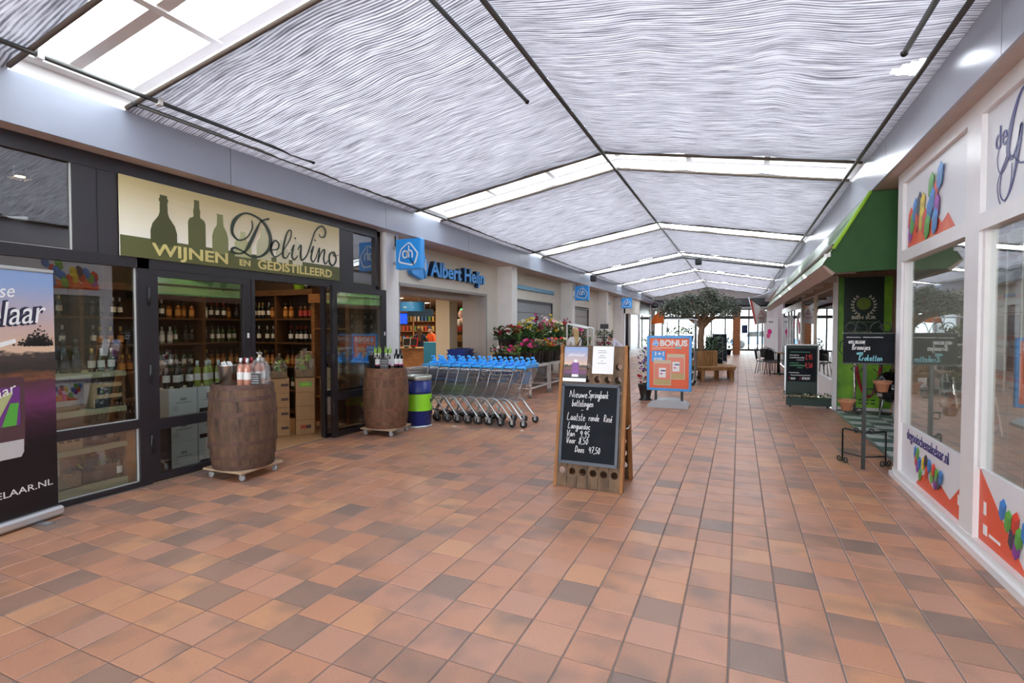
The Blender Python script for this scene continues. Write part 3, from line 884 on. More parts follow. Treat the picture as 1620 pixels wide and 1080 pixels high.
M_blabel = [mat('bottle_label_cream', (.62, .56, .46), .6), mat('bottle_label_white', (.75, .74, .72), .6), mat('bottle_label_red', (.42, .05, .04), .6), mat('bottle_label_amber', (.55, .24, .05), .6), mat('bottle_label_dark', (.05, .05, .06), .6)]
M_bglass = [mat('dark_bottle_glass', (.010, .012, .010), .08, spec=.7), mat('green_bottle_glass', (.025, .07, .02), .1, spec=.7), mat('amber_spirit_glass', (.22, .075, .015), .1, spec=.7), mat('clear_bottle_glass', (.38, .40, .38), .1, spec=.7), mat('rose_wine_glass', (.50, .22, .15), .1, spec=.7), mat('pale_wine_glass', (.30, .38, .06), .1, spec=.7), mat('brown_beer_glass', (.06, .022, .008), .1, spec=.7)]
M_cap = [mat('black_cap', (.015, .013, .013), .35), mat('red_foil', (.30, .02, .03), .3, .4), mat('gold_foil', (.55, .38, .10), .3, .8), mat('silver_foil', (.6, .62, .64), .3, .8), mat('pale_foil', (.62, .72, .76), .4)]
BP = {
 'wine': (.30, [(.034, 0), (.037, .01), (.037, .19), (.031, .215), (.016, .235), (.0145, .27)], (.07, .15)),
 'spirit': (.28, [(.038, 0), (.041, .01), (.041, .175), (.034, .198), (.017, .212), (.016, .245)], (.04, .14)),
 'beer': (.23, [(.028, 0), (.03, .008), (.03, .13), (.024, .155), (.014, .18), (.013, .212)], (.04, .11)),
 'champagne': (.32, [(.04, 0), (.043, .012), (.043, .15), (.034, .2), (.018, .24), (.016, .285)], (.05, .13)),
 'magnum': (.40, [(.055, 0), (.06, .015), (.06, .18), (.045, .235), (.02, .27), (.018, .36)], (.08, .16)),
}
def bottle_parts(kind, n=12):
    Hh, prof, (l0, l1) = BP[kind]
    body = MB().lathe(prof, n)
    rmax = max(r for r, z in prof)
    lab = MB().lathe([(rmax + .0012, l0), (rmax + .0012, l1)], n, cap=False)
    r, z = prof[-1]
    cap = MB().lathe([(r + .002, z - .035), (r + .002, Hh)], n)
    return body, lab, cap
_bm = {}
def bottle_mesh(kind, g, l, c):
    # small far bottle as one mesh with three materials
    key = (kind, g, l, c)
    if key not in _bm:
        Hh, prof, (l0, l1) = BP[kind]
        rmax = max(r for r, z in prof)
        m = MB(); m.lathe(prof, 9)
        m.mat(1).lathe([(rmax + .0015, l0), (rmax + .0015, l1)], 9, cap=False)
        r, z = prof[-1]
        m.mat(2).lathe([(r + .002, z - .04), (r + .002, Hh)], 8)
        _bm[key] = m.mesh('bottle', [M_bglass[g], M_blabel[l], M_cap[c]])
    return _bm[key]
GNAME = ['dark', 'green', 'amber', 'clear', 'pink rose', 'pale green', 'brown']
_bp = {}
def bottle(kind, g, l, c, loc, label, group, name='wine_bottle', rz=None):
    key = (kind, g, l, c)
    if key not in _bp:
        b_, l_, c_ = bottle_parts(kind)
        _bp[key] = (b_.mesh('bottle_body', M_bglass[g]), l_.mesh('bottle_label', M_blabel[l]), c_.mesh('cap', M_cap[c]))
    o = thing(name, label, 'bottle', loc, random.uniform(0, 6) if rz is None else rz, group)
    for nm, me in zip(('bottle_body', 'bottle_label', 'cap'), _bp[key]):
        link(nm, me, o)
    return o

# --- shelf racks
def rack(name, label, loc, rz, width, zs, depth=.32, top=2.2, ups=3, m=None, cornice=True):
    # local: x along the wall, front towards -y, back at y=0
    m = m or M_darkwood
    o = thing(name, label, 'shelf', loc, rz)
    for k in range(ups + 1):
        x = width * k / ups
        MB().box(x - .025, x + .025, -depth, 0, 0, top).build('upright', m, o)
    for z in zs:
        MB().box(.025, width - .025, -depth + .01, 0, z - .03, z).build('shelf_board', m, o)
    MB().box(-.02, width + .02, -depth - .02, 0, top, top + .1).build('cornice', m, o)
    MB().box(0, width, -.012, 0, 0, top).build('back_panel', M_shopwall, o)
    return o
ZS = [.12, .50, .93, 1.36, 1.79]
rack('wine_rack', 'dark wooden wine rack along the back wall of the shop', (-8.97, 3.3, .005), PI / 2, 3.7, ZS, ups=4)
rack('wine_rack', 'dark wooden bottle rack on the side wall seen through the open doorway', (-8.55, 7.06, .005), 0, 1.75, ZS, ups=2)
def fill(fn, n, kinds, group, label, zs=ZS[1:]):
    for z in zs:
        k = random.choice(kinds)
        s = 0.0
        for i in range(n):
            if random.random() < .22: k = random.choice(kinds)
            if random.random() < .08: continue
            q = fn(i, z)
            if min([abs(q[1] - 3.3 - .925 * w_) for w_ in range(5)] if q[0] < -8.7 and q[1] < 6.75 else [abs(q[0] + 8.55 - .875 * w_) for w_ in range(3)]) < .07: continue
            o = link('shelf_bottle', bottle_mesh(*k), None, q)
            o.rotation_euler = (0, 0, random.uniform(0, 6))
            tag(o, label % (GNAME[k[1]], LEV[z]), 'bottle', group + ', ' + LEV[z] + ', ' + GNAME[k[1]] + ' ' + k[0])
            if k[0] == 'spirit': o['label'] = o['label'].replace('bottle', 'spirit bottle', 1)
            else: o['label'] = o['label'].replace('bottle', 'wine bottle', 1)
LEV = {ZS[1]: 'second', ZS[2]: 'third', ZS[3]: 'fourth', ZS[4]: 'top'}
SPIR = [('spirit', 2, 0, 0), ('wine', 0, 1, 1), ('spirit', 3, 1, 3), ('wine', 0, 0, 2), ('spirit', 2, 3, 0), ('wine', 1, 1, 0), ('spirit', 6, 2, 0), ('wine', 0, 4, 0), ('wine', 0, 1, 3), ('spirit', 6, 3, 2)]
fill(lambda i, z: (-8.78 + random.uniform(-.05, .05), 3.42 + i * .125 + random.uniform(-.01, .01), z + .006), 28, SPIR, 'bottles on the back rack', '%s bottle on the %s shelf of the back wall rack', ZS[2:])
fill(lambda i, z: (-8.45 + i * .118 + random.uniform(-.01, .01), 6.84 + random.uniform(-.03, .03), z + .006), 14, SPIR, 'bottles on the side rack', '%s bottle on the %s shelf of the doorway rack', ZS[1:])
# lit cabinet by the doorway
o = thing('drinks_cabinet', 'orange lit wooden cabinet holding spirits beside the doorway', 'cabinet', (-6.72, 7.06, .005))
for x in (0, .75):
    MB().box(x - .035, x + .035, -.38, 0, 0, 2.05).build('side_panel', M_wood, o)
MB().box(-.06, .81, -.42, 0, 2.05, 2.2).build('top_panel', M_wood, o)
MB().box(.035, .715, -.02, 0, 0, 2.05).build('back_panel', M_ink, o)
for z in (.45, .78, 1.62):
    MB().box(.035, .715, -.36, -.02, z - .03, z).build('shelf_board', M_wood, o)
for i, (g, l) in enumerate(((0, 1), (0, 1), (3, 1), (0, 4))):
    bottle('wine', g, l, 0, (-6.6 + i * .15, 6.85, .787), 'wine bottle on the middle cabinet shelf', 'bottles in the lit cabinet')
for i in range(4):
    bottle('spirit', (3, 4)[i % 2], 1, 0, (-6.62 + i * .14, 6.82, .457), 'clear spirit bottle on the low cabinet shelf', 'bottles in the lit cabinet')
# pail and glasses on the rack top
o = thing('wine_cooler', 'lime green plastic wine cooler on top of the rack', 'cooler', (-7.25, 6.9, 2.306))
MB().lathe([(.085, 0), (.09, .01), (.125, .27), (.132, .28), (.12, .28), (.085, .02)], 20, cap=False).build('bucket', mat('lime_plastic', (.20, .42, .03), .35), o)
MB().lathe([(0, .0), (.085, .0), (.085, .012), (0, .012)], 20, cap=False).build('base', mat('lime_plastic', (.2, .42, .03)), o)
bottle('wine', 0, 1, 0, (-7.08, 6.9, 2.306), 'dark bottle on top of the rack beside the lime cooler', None)
for i, x in enumerate((-6.55, -6.4, -6.22)):
    o = thing('tasting_glass', 'tall clear glass on top of the lit cabinet', 'glass', (x, 6.85, 2.207), 0, 'glasses on the cabinet')
    MB().lathe([(.04, 0), (.04, .006), (.006, .012), (.006, .1), (.03, .13), (.045, .2), (.04, .27)], 14, cap=False).build('bowl', glass_mat('drinking_glass_%d' % i, (.9, .92, .95), .2, 2, .7), o)
# small ceiling spots that light the racks
M_warmlamp = mat('warm_spot_lens', (1, .8, .5), .4, emit=(1, .72, .4), es=14)
def ceiling_spot(loc, power, col, label, group, size=.14, spread=None, zc=3.17):
    o = thing('ceiling_spot', label, 'lamp', loc, 0, group)
    MB().lathe([(.045, 0), (.05, .09), (.02, .1)], 12).build('housing', M_ink, o)
    MB().lathe([(0, -.002), (.04, -.002)], 12, cap=False).build('lens', M_warmlamp, o)
    ld = bpy.data.lights.new('spot_glow', 'AREA'); ld.energy = power; ld.color = col; ld.size = size
    lo = bpy.data.objects.new('spot_glow', ld); COL.objects.link(lo); lo.parent = o; lo.location = (0, 0, -.02)
    return o
for x, y in ((-8.2, 4.2), (-8.2, 5.8), (-7.3, 6.3), (-6.5, 6.2), (-7.0, 4.6), (-6.3, 2.6), (-6.3, 1.6)):
    ceiling_spot((x, y, 3.07), 4.5, (1, .70, .40), 'small black ceiling spot inside the wine shop', 'wine shop ceiling spots')

# --- window display shelves
wd = thing('window_display', 'tiered olive display shelf behind the left shop window', 'display shelf', (-5.70, 1.02, 0))
for z, dep in ((1.19, .45), (.835, .45), (.473, .45)):
    MB().box(-dep, 0, 0, 2.14, z - .05, z).build('shelf_board', M_olive, wd)
MB().box(-.5, 0, 0, 2.14, .006, .112).build('plinth', M_olive, wd)
for y in (0, 2.12):
    MB().box(-.5, -.02, y, y + .02, .112, 1.14).build('side_panel', mat('brown_display_panel', (.20, .11, .055), .6), wd)
MB().box(-.52, -.5, 0, 2.14, .006, 1.19).build('back_panel', mat('brown_display_panel', (.2, .11, .055)), wd)
M_blackcard = mat('black_card', (.018, .02, .024), .45)
M_kraft = mat('kraft_card', (.43, .25, .115), .75, var=.06, scale=10)
M_kraft2 = mat('pale_kraft_card', (.52, .38, .21), .75, var=.06, scale=10)
def cello_mat():
    m = bpy.data.materials.new('cellophane'); m.use_nodes = True
    N, L = m.node_tree.nodes, m.node_tree.links
    for n in list(N):
        if n.type != 'OUTPUT_MATERIAL': N.remove(n)
    out = [n for n in N if n.type == 'OUTPUT_MATERIAL'][0]
    a = N.new('ShaderNodeBsdfTransparent'); g = N.new('ShaderNodeBsdfGlossy'); g.inputs['Roughness'].default_value = .12
    x = N.new('ShaderNodeMixShader'); x.inputs[0].default_value = .28
    nt = N.new('ShaderNodeTexNoise'); nt.inputs['Scale'].default_value = 35
    bp = N.new('ShaderNodeBump'); bp.inputs['Strength'].default_value = 1; bp.inputs['Distance'].default_value = .03
    L.new(nt.outputs['Fac'], bp.inputs['Height']); L.new(bp.outputs[0], g.inputs['Normal'])
    L.new(a.outputs[0], x.inputs[1]); L.new(g.outputs[0], x.inputs[2]); L.new(x.outputs[0], out.inputs[0])
    return m
M_cello = cello_mat()
def wrap_shape(r, h, sx=1, sy=1, seed=0, n=14):
    # crumpled cellophane bag gathered at the top
    vs = []; fs = []
    prof = [(1.0, 0), (1.04, .25), (.98, .5), (.7, .72), (.16, .86), (.12, .9), (.34, 1.0)]
    for i, (a, z) in enumerate(prof):
        for j in range(n):
            t = 2 * PI * j / n
            k = a * r * (1 + .13 * noise.noise(Vector((math.cos(t) * 2, math.sin(t) * 2, z * 3 + seed))))
            vs.append((k * math.cos(t) * sx, k * math.sin(t) * sy, z * h * (1 + .06 * noise.noise(Vector((t, z * 4, seed))))))
    for i in range(len(prof) - 1):
        for j in range(n):
            fs.append((i * n + j, i * n + (j + 1) % n, (i + 1) * n + (j + 1) % n, (i + 1) * n + j))
    return MB().add(vs, fs, False)
M_wicker = mat('wicker', (.26, .17, .09), .8, var=.3, scale=60, bump=.6, bscale=120)
M_crate = mat('pale_crate_wood', (.62, .46, .28), .7, var=.15, scale=10, stretch=(1, 8, 8))
def gift_basket(label, loc, w, d, h, seed, basket=M_wicker, group='gift hampers', fills=None, green=False, rz=0, hh=None):
    o = thing('gift_hamper', label, 'gift hamper', loc, rz, group)
    m = MB()
    th = .012
    m.box(-w / 2, w / 2, -d / 2, d / 2, 0, .012)
    for a in ((-w / 2, -w / 2 + th, -d / 2, d / 2), (w / 2 - th, w / 2, -d / 2, d / 2), (-w / 2, w / 2, -d / 2, -d / 2 + th), (-w / 2, w / 2, d / 2 - th, d / 2)):
        m.box(*a, 0, h)
    m.build('basket', basket, o)
    rr = random.Random(seed)
    cols = fills or [(.3, .02, .02), (.55, .4, .1), (.05, .2, .05), (.5, .5, .45)]
    for k in range(5):
        c = rr.choice(cols)
        MB().at(rr.uniform(-w * .3, w * .3), rr.uniform(-d * .25, d * .25), .014, rz=rr.uniform(0, 3)).bbox(-w * .11, w * .11, -d * .13, d * .13, 0, h + rr.uniform(.03, .13), .01).build('wrapped_gift', mat('gift_%0.2f_%0.2f_%0.2f' % c, c, .45), o)
    top = hh or (h + .24)
    wrap_shape(.5, top, w * 1.02, d * 1.02, seed).build('cellophane_wrap', M_cello, o)
    if green:
        g = MB()
        for k in range(26):
            t = rr.uniform(0, 2 * PI); q = rr.uniform(.15, .5); z = rr.uniform(h * .8, top * .8)
            x, y = w * q * math.cos(t), d * q * math.sin(t); L_ = .05
            g.add([(x, y, z), (x + rr.uniform(-L_, L_), y + rr.uniform(-L_, L_), z + rr.uniform(0, L_)), (x + rr.uniform(-L_, L_), y + rr.uniform(-L_, L_), z + rr.uniform(0, L_)), (x + rr.uniform(-.03, .03), y + .01, z - .02)], [(0, 1, 2, 3)])
        s_ = g.build('green_ribbon', mat('lime_ribbon', (.33, .52, .08), .5), o, fix=False); s_['kind'] = 'stuff'
    return o
def carton(label, loc, w, d, h, m, rz=0, group=None, name='carton', prints=(), seam=True):
    # front faces local -y
    o = thing(name, label, 'box', loc, rz, group)
    MB().bbox(-w / 2, w / 2, -d / 2, d / 2, 0, h, .004).build('carton_body', m, o)
    for (x0, x1, z0, z1, pm) in prints:
        MB().box(x0, x1, -d / 2 - .0015, -d / 2 + .001, z0, z1).build('print', pm, o)
    if seam:
        MB().box(-w / 2 + .002, w / 2 - .002, -.004, .004, h - .001, h + .0008).build('tape_seam', M_kraft2, o)
    return o
XW = -5.88
# top display shelf z 1.19
carton('tall black gift carton on the top window shelf', (XW, 2.32, 1.192), .3, .22, .36, M_blackcard, PI / 2, prints=[(-.13, .13, .24, .275, mat('gold_print', (.5, .36, .12), .4, .5)), (-.06, .06, .04, .16, mat('grey_print', (.12, .12, .12), .5))], seam=False)
carton('black bottle carrier standing on the black gift carton', (XW, 2.28, 1.556), .22, .18, .2, M_blackcard, PI / 2, prints=[(.0, .09, .06, .11, M_whiteink)], seam=False)
for i, y in enumerate((2.52, 2.615, 2.71, 2.805)):
    bottle('champagne', 0, 4, 0, (XW + .02, y, 1.192), 'dark bottle in a row on the top window shelf', 'bottles on the top window shelf')
for i, y in enumerate((2.92, 3.0, 3.09)):
    bottle('beer', (6, 1, 1)[i], (0, 1, 1)[i], (2, 3, 3)[i], (XW + .06, y, 1.192), 'small beer bottle at the end of the top window shelf', 'beer bottles on the top window shelf')
# shelf z .835
for i, (y, c) in enumerate(((2.33, (.6, .58, .52)), (2.43, (.16, .03, .03)))):
    o = thing('drink_can', ('silver' if i == 0 else 'dark red') + ' tall can on the middle window shelf', 'can', (XW + .1, y, .837))
    MB().lathe([(.03, 0), (.038, .006), (.038, .14), (.03, .155), (.03, .158)], 14).build('can_body', mat('can_%d' % i, c, .3, .5), o)
    MB().lathe([(0, .1585), (.028, .1585)], 14, cap=False).build('lid', M_galv, o)
gift_basket('cellophane wrapped hamper on the middle window shelf', (XW, 2.66, .837), .26, .2, .1, 3, fills=[(.35, .08, .4), (.6, .1, .12), (.4, .25, .12)], rz=PI / 2)
o = carton('kraft carrier with window of beer bottles on the middle shelf', (XW + .06, 3.02, .837), .27, .16, .24, M_kraft2, PI / 2, name='bottle_carrier', seam=False, prints=[(-.10, .12, .13, .20, M_ink), (-.12, .13, .0, .09, M_blackcard), (.02, .11, .035, .065, M_whiteink)])
for k in range(3):
    MB().at(-.06 + k * .07, -.086, .13).lathe([(.016, 0), (.016, .03), (.008, .05), (.008, .066)], 8).build('bottle', M_bglass[1], o)
# shelf z .473
carton('speckled brown carton at the end of the low window shelf', (XW, 2.28, .475), .2, .2, .15, mat('speckled_card', (.30, .20, .12), .8, var=.6, scale=120), PI / 2, seam=False)
o = carton('long kraft carton printed with five dark marks', (XW + .02, 2.62, .475), .36, .22, .14, M_kraft2, PI / 2, seam=False, prints=[(-.13 + k * .06, -.09 + k * .06, .07, .088, M_ink) for k in range(5)])
gift_basket('dark wrapped hamper on the low window shelf', (XW + .02, 3.0, .475), .24, .2, .05, 5, basket=M_blackcard, fills=[(.02, .02, .02), (.1, .1, .1), (.3, .3, .28)], rz=PI / 2, hh=.25)
# plinth
carton('black bottle crate on the window plinth', (XW + .05, 2.27, .114), .3, .2, .2, M_blackcard, PI / 2, name='crate_box', seam=False, prints=[(-.14, .14, .13, .15, M_whiteink), (-.13, -.05, .04, .11, mat('green_print', (.05, .2, .08), .5))])
gift_basket('wicker hamper wrapped in cellophane on the window plinth', (XW + .04, 2.6, .114), .34, .24, .14, 8, rz=PI / 2, hh=.34)
gift_basket('black crate hamper with ribbons on the window plinth', (XW + .02, 2.94, .114), .3, .22, .15, 9, basket=M_blackcard, fills=[(.5, .5, .5), (.05, .05, .05)], rz=PI / 2, green=True, hh=.3)
for k in range(3):
    bottle('beer', 1, 1, 0, (XW - .02 + .068 * k, 3.11 + .01 * (k % 2), .114), 'green bottle standing at the end of the window plinth', 'bottles on the window plinth')

# --- white wine cartons behind the closed door leaf
for (y0, col) in ((3.83, 0), (4.17, 1)):
    for k in range(3):
        pr = [(-.035, .035, .17, .2, M_grey), (-.09, .09, .14, .15, M_grey)]
        if col: pr += [(-.15, .15, .0, .05, M_ink), (-.06, .06, .16, .23, M_greydark)]
        else: pr += [(-.12, -.06, .05, .12, mat('pale_print', (.55, .55, .56), .6))]
        carton(('white wine carton printed with a diamond, ' if not col else 'white wine carton with a black foot band, ') + ('bottom', 'middle', 'top')[k] + ' of its stack', (-6.0, y0, .006 + k * .308), .325, .33, .305, mat('white_carton', (.66, .68, .68), .6), PI / 2, seam=False, prints=pr)
for k in range(4):
    bottle('wine', 0, 1, 0, (-5.93 + .07 * (k % 2) - .03, 3.72 + k * .075, .932), 'dark wine bottle on the white cartons inside the door', 'dark bottles on the white cartons')
for k in range(4):
    bottle('wine', 5, 1, 4, (-5.92 + .05 * (k % 2), 4.06 + k * .078, .932), 'pale green wine bottle with pale blue cap on the white cartons', 'pale bottles on the white cartons')
carton('black wine carton just inside the closed door', (-5.86, 3.52, .006), .22, .24, .55, M_blackcard, PI / 2, seam=False)
bottle('champagne', 0, 0, 1, (-5.84, 3.5, .558), 'champagne bottle with pink foil on the black carton', None)
# --- brown cartons in the doorway
M_pr = mat('dark_logo_print', (.10, .06, .05), .6); M_prr = mat('red_logo_print', (.45, .07, .04), .6); M_prg = mat('green_logo_print', (.16, .55, .08), .5)
def stack(x, y, n, rz, side, top_print=None, w=.27, h=.213):
    for k in range(n):
        pr = []
        if side == 'left': pr = [(.02, .12, .1, .14, M_pr)]
        if k == 0 and side != 'left': pr = [(-.07, .01, .09, .14, M_prr), (.01, .08, .09, .14, M_pr)]
        if side == 'right' and k > 0: pr = [(-.05, .02, .09, .14, M_prr), (.02, .08, .09, .14, M_pr)]
        if k == n - 1 and top_print: pr = [(-.08, .09, .08, .15, M_prg), (-.05, .06, .1, .13, mat('yellow_green_print', (.5, .6, .05), .5))]
        carton('brown wine carton in the %s doorway stack, number %s from the floor' % (side, ('one', 'two', 'three', 'four')[k]), (x, y, .006 + k * (h + .002)), w, .3, h, M_kraft, rz, prints=pr)
RZB = .86
stack(-6.14, 5.92, 4, RZB, 'middle', True)
stack(-6.36, 5.64, 4, RZB, 'left')
stack(-5.93, 6.20, 3, RZB, 'right', w=.24)
gift_basket('lime green cellophane hamper on the middle carton stack', (-6.14, 5.92, .872), .26, .24, .12, 12, green=True, rz=RZB, fills=[(.3, .5, .1), (.55, .5, .1), (.25, .12, .05)], hh=.42)
gift_basket('hamper with dried slices on the crate behind the lime hamper', (-6.42, 6.2, 1.0), .28, .2, .12, 13, basket=M_crate, rz=RZB, fills=[(.45, .2, .08), (.5, .3, .12)], hh=.3)
carton('tall brown carton behind the middle carton stack', (-6.42, 6.2, .006), .3, .25, .99, M_kraft, RZB, seam=False)
gift_basket('wrapped hamper on the left carton stack', (-6.36, 5.64, .872), .22, .2, .1, 14, rz=RZB, green=True, hh=.36)
for k in range(2):
    o = thing('wooden_gift_crate', ('pale wooden crate with green garnish on the right carton stack', 'upper pale wooden crate leaning behind on the right cartons')[k], 'crate', (-5.93 - .04 * k, 6.2 + .1 * k, .655 + .165 * k), RZB)
    for z in (.0, .055, .11):
        MB().box(-.12, .12, -.1, -.09, z, z + .045).build('slat', M_crate, o); MB().box(-.12, .12, .09, .1, z, z + .045).build('slat', M_crate, o)
        MB().box(-.12, -.11, -.09, .09, z, z + .045).build('slat', M_crate, o); MB().box(.11, .12, -.09, .09, z, z + .045).build('slat', M_crate, o)
    MB().box(-.11, .11, -.09, .09, 0, .01).build('bottom', M_crate, o)
    m = MB()
    for j in range(9):
        m.ball((random.uniform(-.07, .07), random.uniform(-.05, .05), .09 + random.uniform(0, .05)), .028, 6, 5, jit=.3)
    q = m.build('garnish', mat('lime_garnish', (.42, .52, .08), .6), o); q['kind'] = 'stuff'
carton('pale pink wine carton standing at the doorway edge', (-5.76, 6.05, .3), .1, .2, .38, mat('pale_pink_card', (.62, .5, .47), .6), PI / 2, seam=False)
carton('dark carton under the pale pink carton', (-5.76, 6.05, .006), .14, .22, .292, mat('dark_carton', (.16, .1, .07), .7), PI / 2, seam=False)

# ================================================================== wine shop sign
sg = thing('shop_sign', 'cream shop sign with bottle silhouettes and script lettering over the doors', 'sign', (XL + .0, 3.047, 2.335))
def sign_grad():
    m = bpy.data.materials.new('sign_gradient_print'); N, L, B = nodes_of(m)
    tc = N.new('ShaderNodeTexCoord'); sp = N.new('ShaderNodeSeparateXYZ'); L.new(tc.outputs['Generated'], sp.inputs[0])
    mp = N.new('ShaderNodeMapping'); mp.inputs['Scale'].default_value = (1, 3, 40); L.new(tc.outputs['Generated'], mp.inputs[0])
    nt = N.new('ShaderNodeTexNoise'); nt.inputs['Scale'].default_value = 2; L.new(mp.outputs[0], nt.inputs['Vector'])
    ad = N.new('ShaderNodeMath'); ad.operation = 'MULTIPLY_ADD'; ad.inputs[1].default_value = .16; L.new(nt.outputs['Fac'], ad.inputs[0]); L.new(sp.outputs['Z'], ad.inputs[2])
    rp = N.new('ShaderNodeValToRGB'); E = rp.color_ramp.elements
    E[0].position = .2; E[0].color = (.88, .85, .79, 1); E[1].position = 1.1 if False else 1.0; E[1].color = (.52, .42, .20, 1)
    e = E.new(.5); e.color = (.80, .74, .57, 1)
    L.new(ad.outputs[0], rp.inputs[0]); L.new(rp.outputs[0], B.inputs['Base Color']); B.inputs['Roughness'].default_value = .4
    return m
SW, SH = 3.008, .795
MB().box(.004, .02, 0, SW, 0, SH).build('sign_board', sign_grad(), sg)
M_ol = [mat('olive_print_%d' % i, c, .45) for i, c in enumerate([(.065, .068, .018), (.10, .105, .03), (.20, .21, .08), (.46, .47, .24), (.52, .51, .32), (.56, .54, .36), (.60, .57, .41)])]
MB().box(.018, .023, 0, SW, 0, .205).build('foot_band', M_ol[1], sg)
def sil(y, w, h, kind, m, z0=.15):
    if kind == 0: P = [(.5, 0), (.5, .28), (.42, .42), (.2, .58), (.15, .66), (.14, .86), (.17, .88), (.17, .93), (.14, .94), (.13, 1)]
    elif kind == 1: P = [(.5, 0), (.5, .55), (.42, .62), (.2, .66), (.18, .7), (.2, .78), (.15, .84), (.14, 1)]
    else: P = [(.5, 0), (.5, .42), (.4, .58), (.2, .72), (.17, .97), (.2, .97), (.2, 1)]
    poly = [(y + w * a, z0 + h * b) for a, b in P] + [(y - w * a, z0 + h * b) for a, b in reversed(P)]
    MB().prism(poly, .02, .0245, 'x').build('bottle_silhouette', m, sg)
sil(.42, .27, .53, 0, M_ol[0]); sil(.78, .20, .56, 1, M_ol[1]); sil(1.06, .20, .46, 2, M_ol[2])
sil(1.36, .23, .31, 1, M_ol[3]); sil(1.66, .22, .41, 2, M_ol[4]); sil(1.95, .2, .3, 1, M_ol[5]); sil(2.2, .17, .33, 2, M_ol[6])
M_goldl = mat('gold_sign_letters', (.62, .53, .20), .4)
lettering('WIJNEN', .175, M_goldl, sg, 'x+', (.024, .30, .045), .003, width=.86, offset=.004)
lettering('EN', .10, M_goldl, sg, 'x+', (.024, 1.30, .05), .003, width=.15, offset=.003)
lettering('GEDISTILLEERD', .155, M_goldl, sg, 'x+', (.024, 1.56, .038), .003, width=1.28, offset=.004)
# script lettering drawn stroke by stroke (x, y, half width), units of the sign in metres from its lower left
T = plane_matrix('x+', (.027, 0, 0))
scr = MB()
def sw(pts, k=7):
    ribbon(scr, [(p.x, p.y, max(.003, p.z)) for p in catmull(pts, k)], T, .004)
# D
sw([(1.60, .62, .006), (1.55, .52, .016), (1.45, .33, .022), (1.37, .215, .012), (1.27, .185, .010), (1.20, .21, .018), (1.24, .25, .012), (1.34, .225, .010), (1.47, .175, .012), (1.62, .20, .014), (1.74, .32, .022), (1.75, .48, .024), (1.66, .62, .018), (1.50, .69, .012), (1.36, .68, .012), (1.24, .57, .022), (1.21, .43, .018), (1.29, .35, .010), (1.41, .40, .008), (1.49, .53, .008), (1.48, .62, .006)])
sw([(1.60, .62, .008), (1.66, .66, .010), (1.74, .69, .012)])
def scr_e(x, y, s):
    sw([(x, y + .08 * s, .006), (x + .1 * s, y + .10 * s, .008), (x + .12 * s, y + .17 * s, .010), (x + .06 * s, y + .2 * s, .010), (x - .0 * s, y + .1 * s, .018), (x + .05 * s, y, .010), (x + .15 * s, y + .05 * s, .006), (x + .2 * s, y + .12 * s, .005)])
scr_e(1.76, .215, 1.05)
sw([(1.97, .33, .005), (2.08, .50, .008), (2.09, .60, .008), (2.03, .57, .010), (1.97, .40, .014), (1.95, .25, .014), (2.0, .22, .008), (2.07, .31, .005)])
sw([(2.09, .33, .005), (2.14, .42, .007), (2.10, .27, .014), (2.14, .215, .010), (2.20, .28, .005)]); scr.M = Matrix.Identity(4)
sw([(2.155, .50, .012), (2.165, .515, .013)])
sw([(2.20, .36, .006), (2.26, .43, .010), (2.25, .30, .016), (2.27, .225, .012), (2.36, .30, .010), (2.43, .45, .010), (2.52, .66, .010), (2.64, .76, .012), (2.72, .71, .016), (2.70, .62, .012), (2.62, .60, .008), (2.60, .64, .006)])
sw([(2.43, .35, .006), (2.49, .45, .007), (2.44, .28, .014), (2.48, .225, .010), (2.53, .29, .005)])
sw([(2.515, .53, .012), (2.525, .545, .013)])
sw([(2.53, .29, .005), (2.60, .44, .009), (2.57, .23, .014)]); sw([(2.58, .27, .006), (2.65, .40, .008), (2.70, .42, .012), (2.68, .29, .014), (2.71, .225, .010), (2.77, .28, .005)])
sw([(2.87, .42, .008), (2.80, .37, .014), (2.80, .25, .016), (2.87, .22, .010), (2.93, .31, .014), (2.90, .41, .010), (2.86, .41, .006), (2.90, .36, .005), (2.98, .39, .005)])
scr.build('script_lettering', mat('dark_green_script', (.016, .028, .012), .4), sg, fix=False)

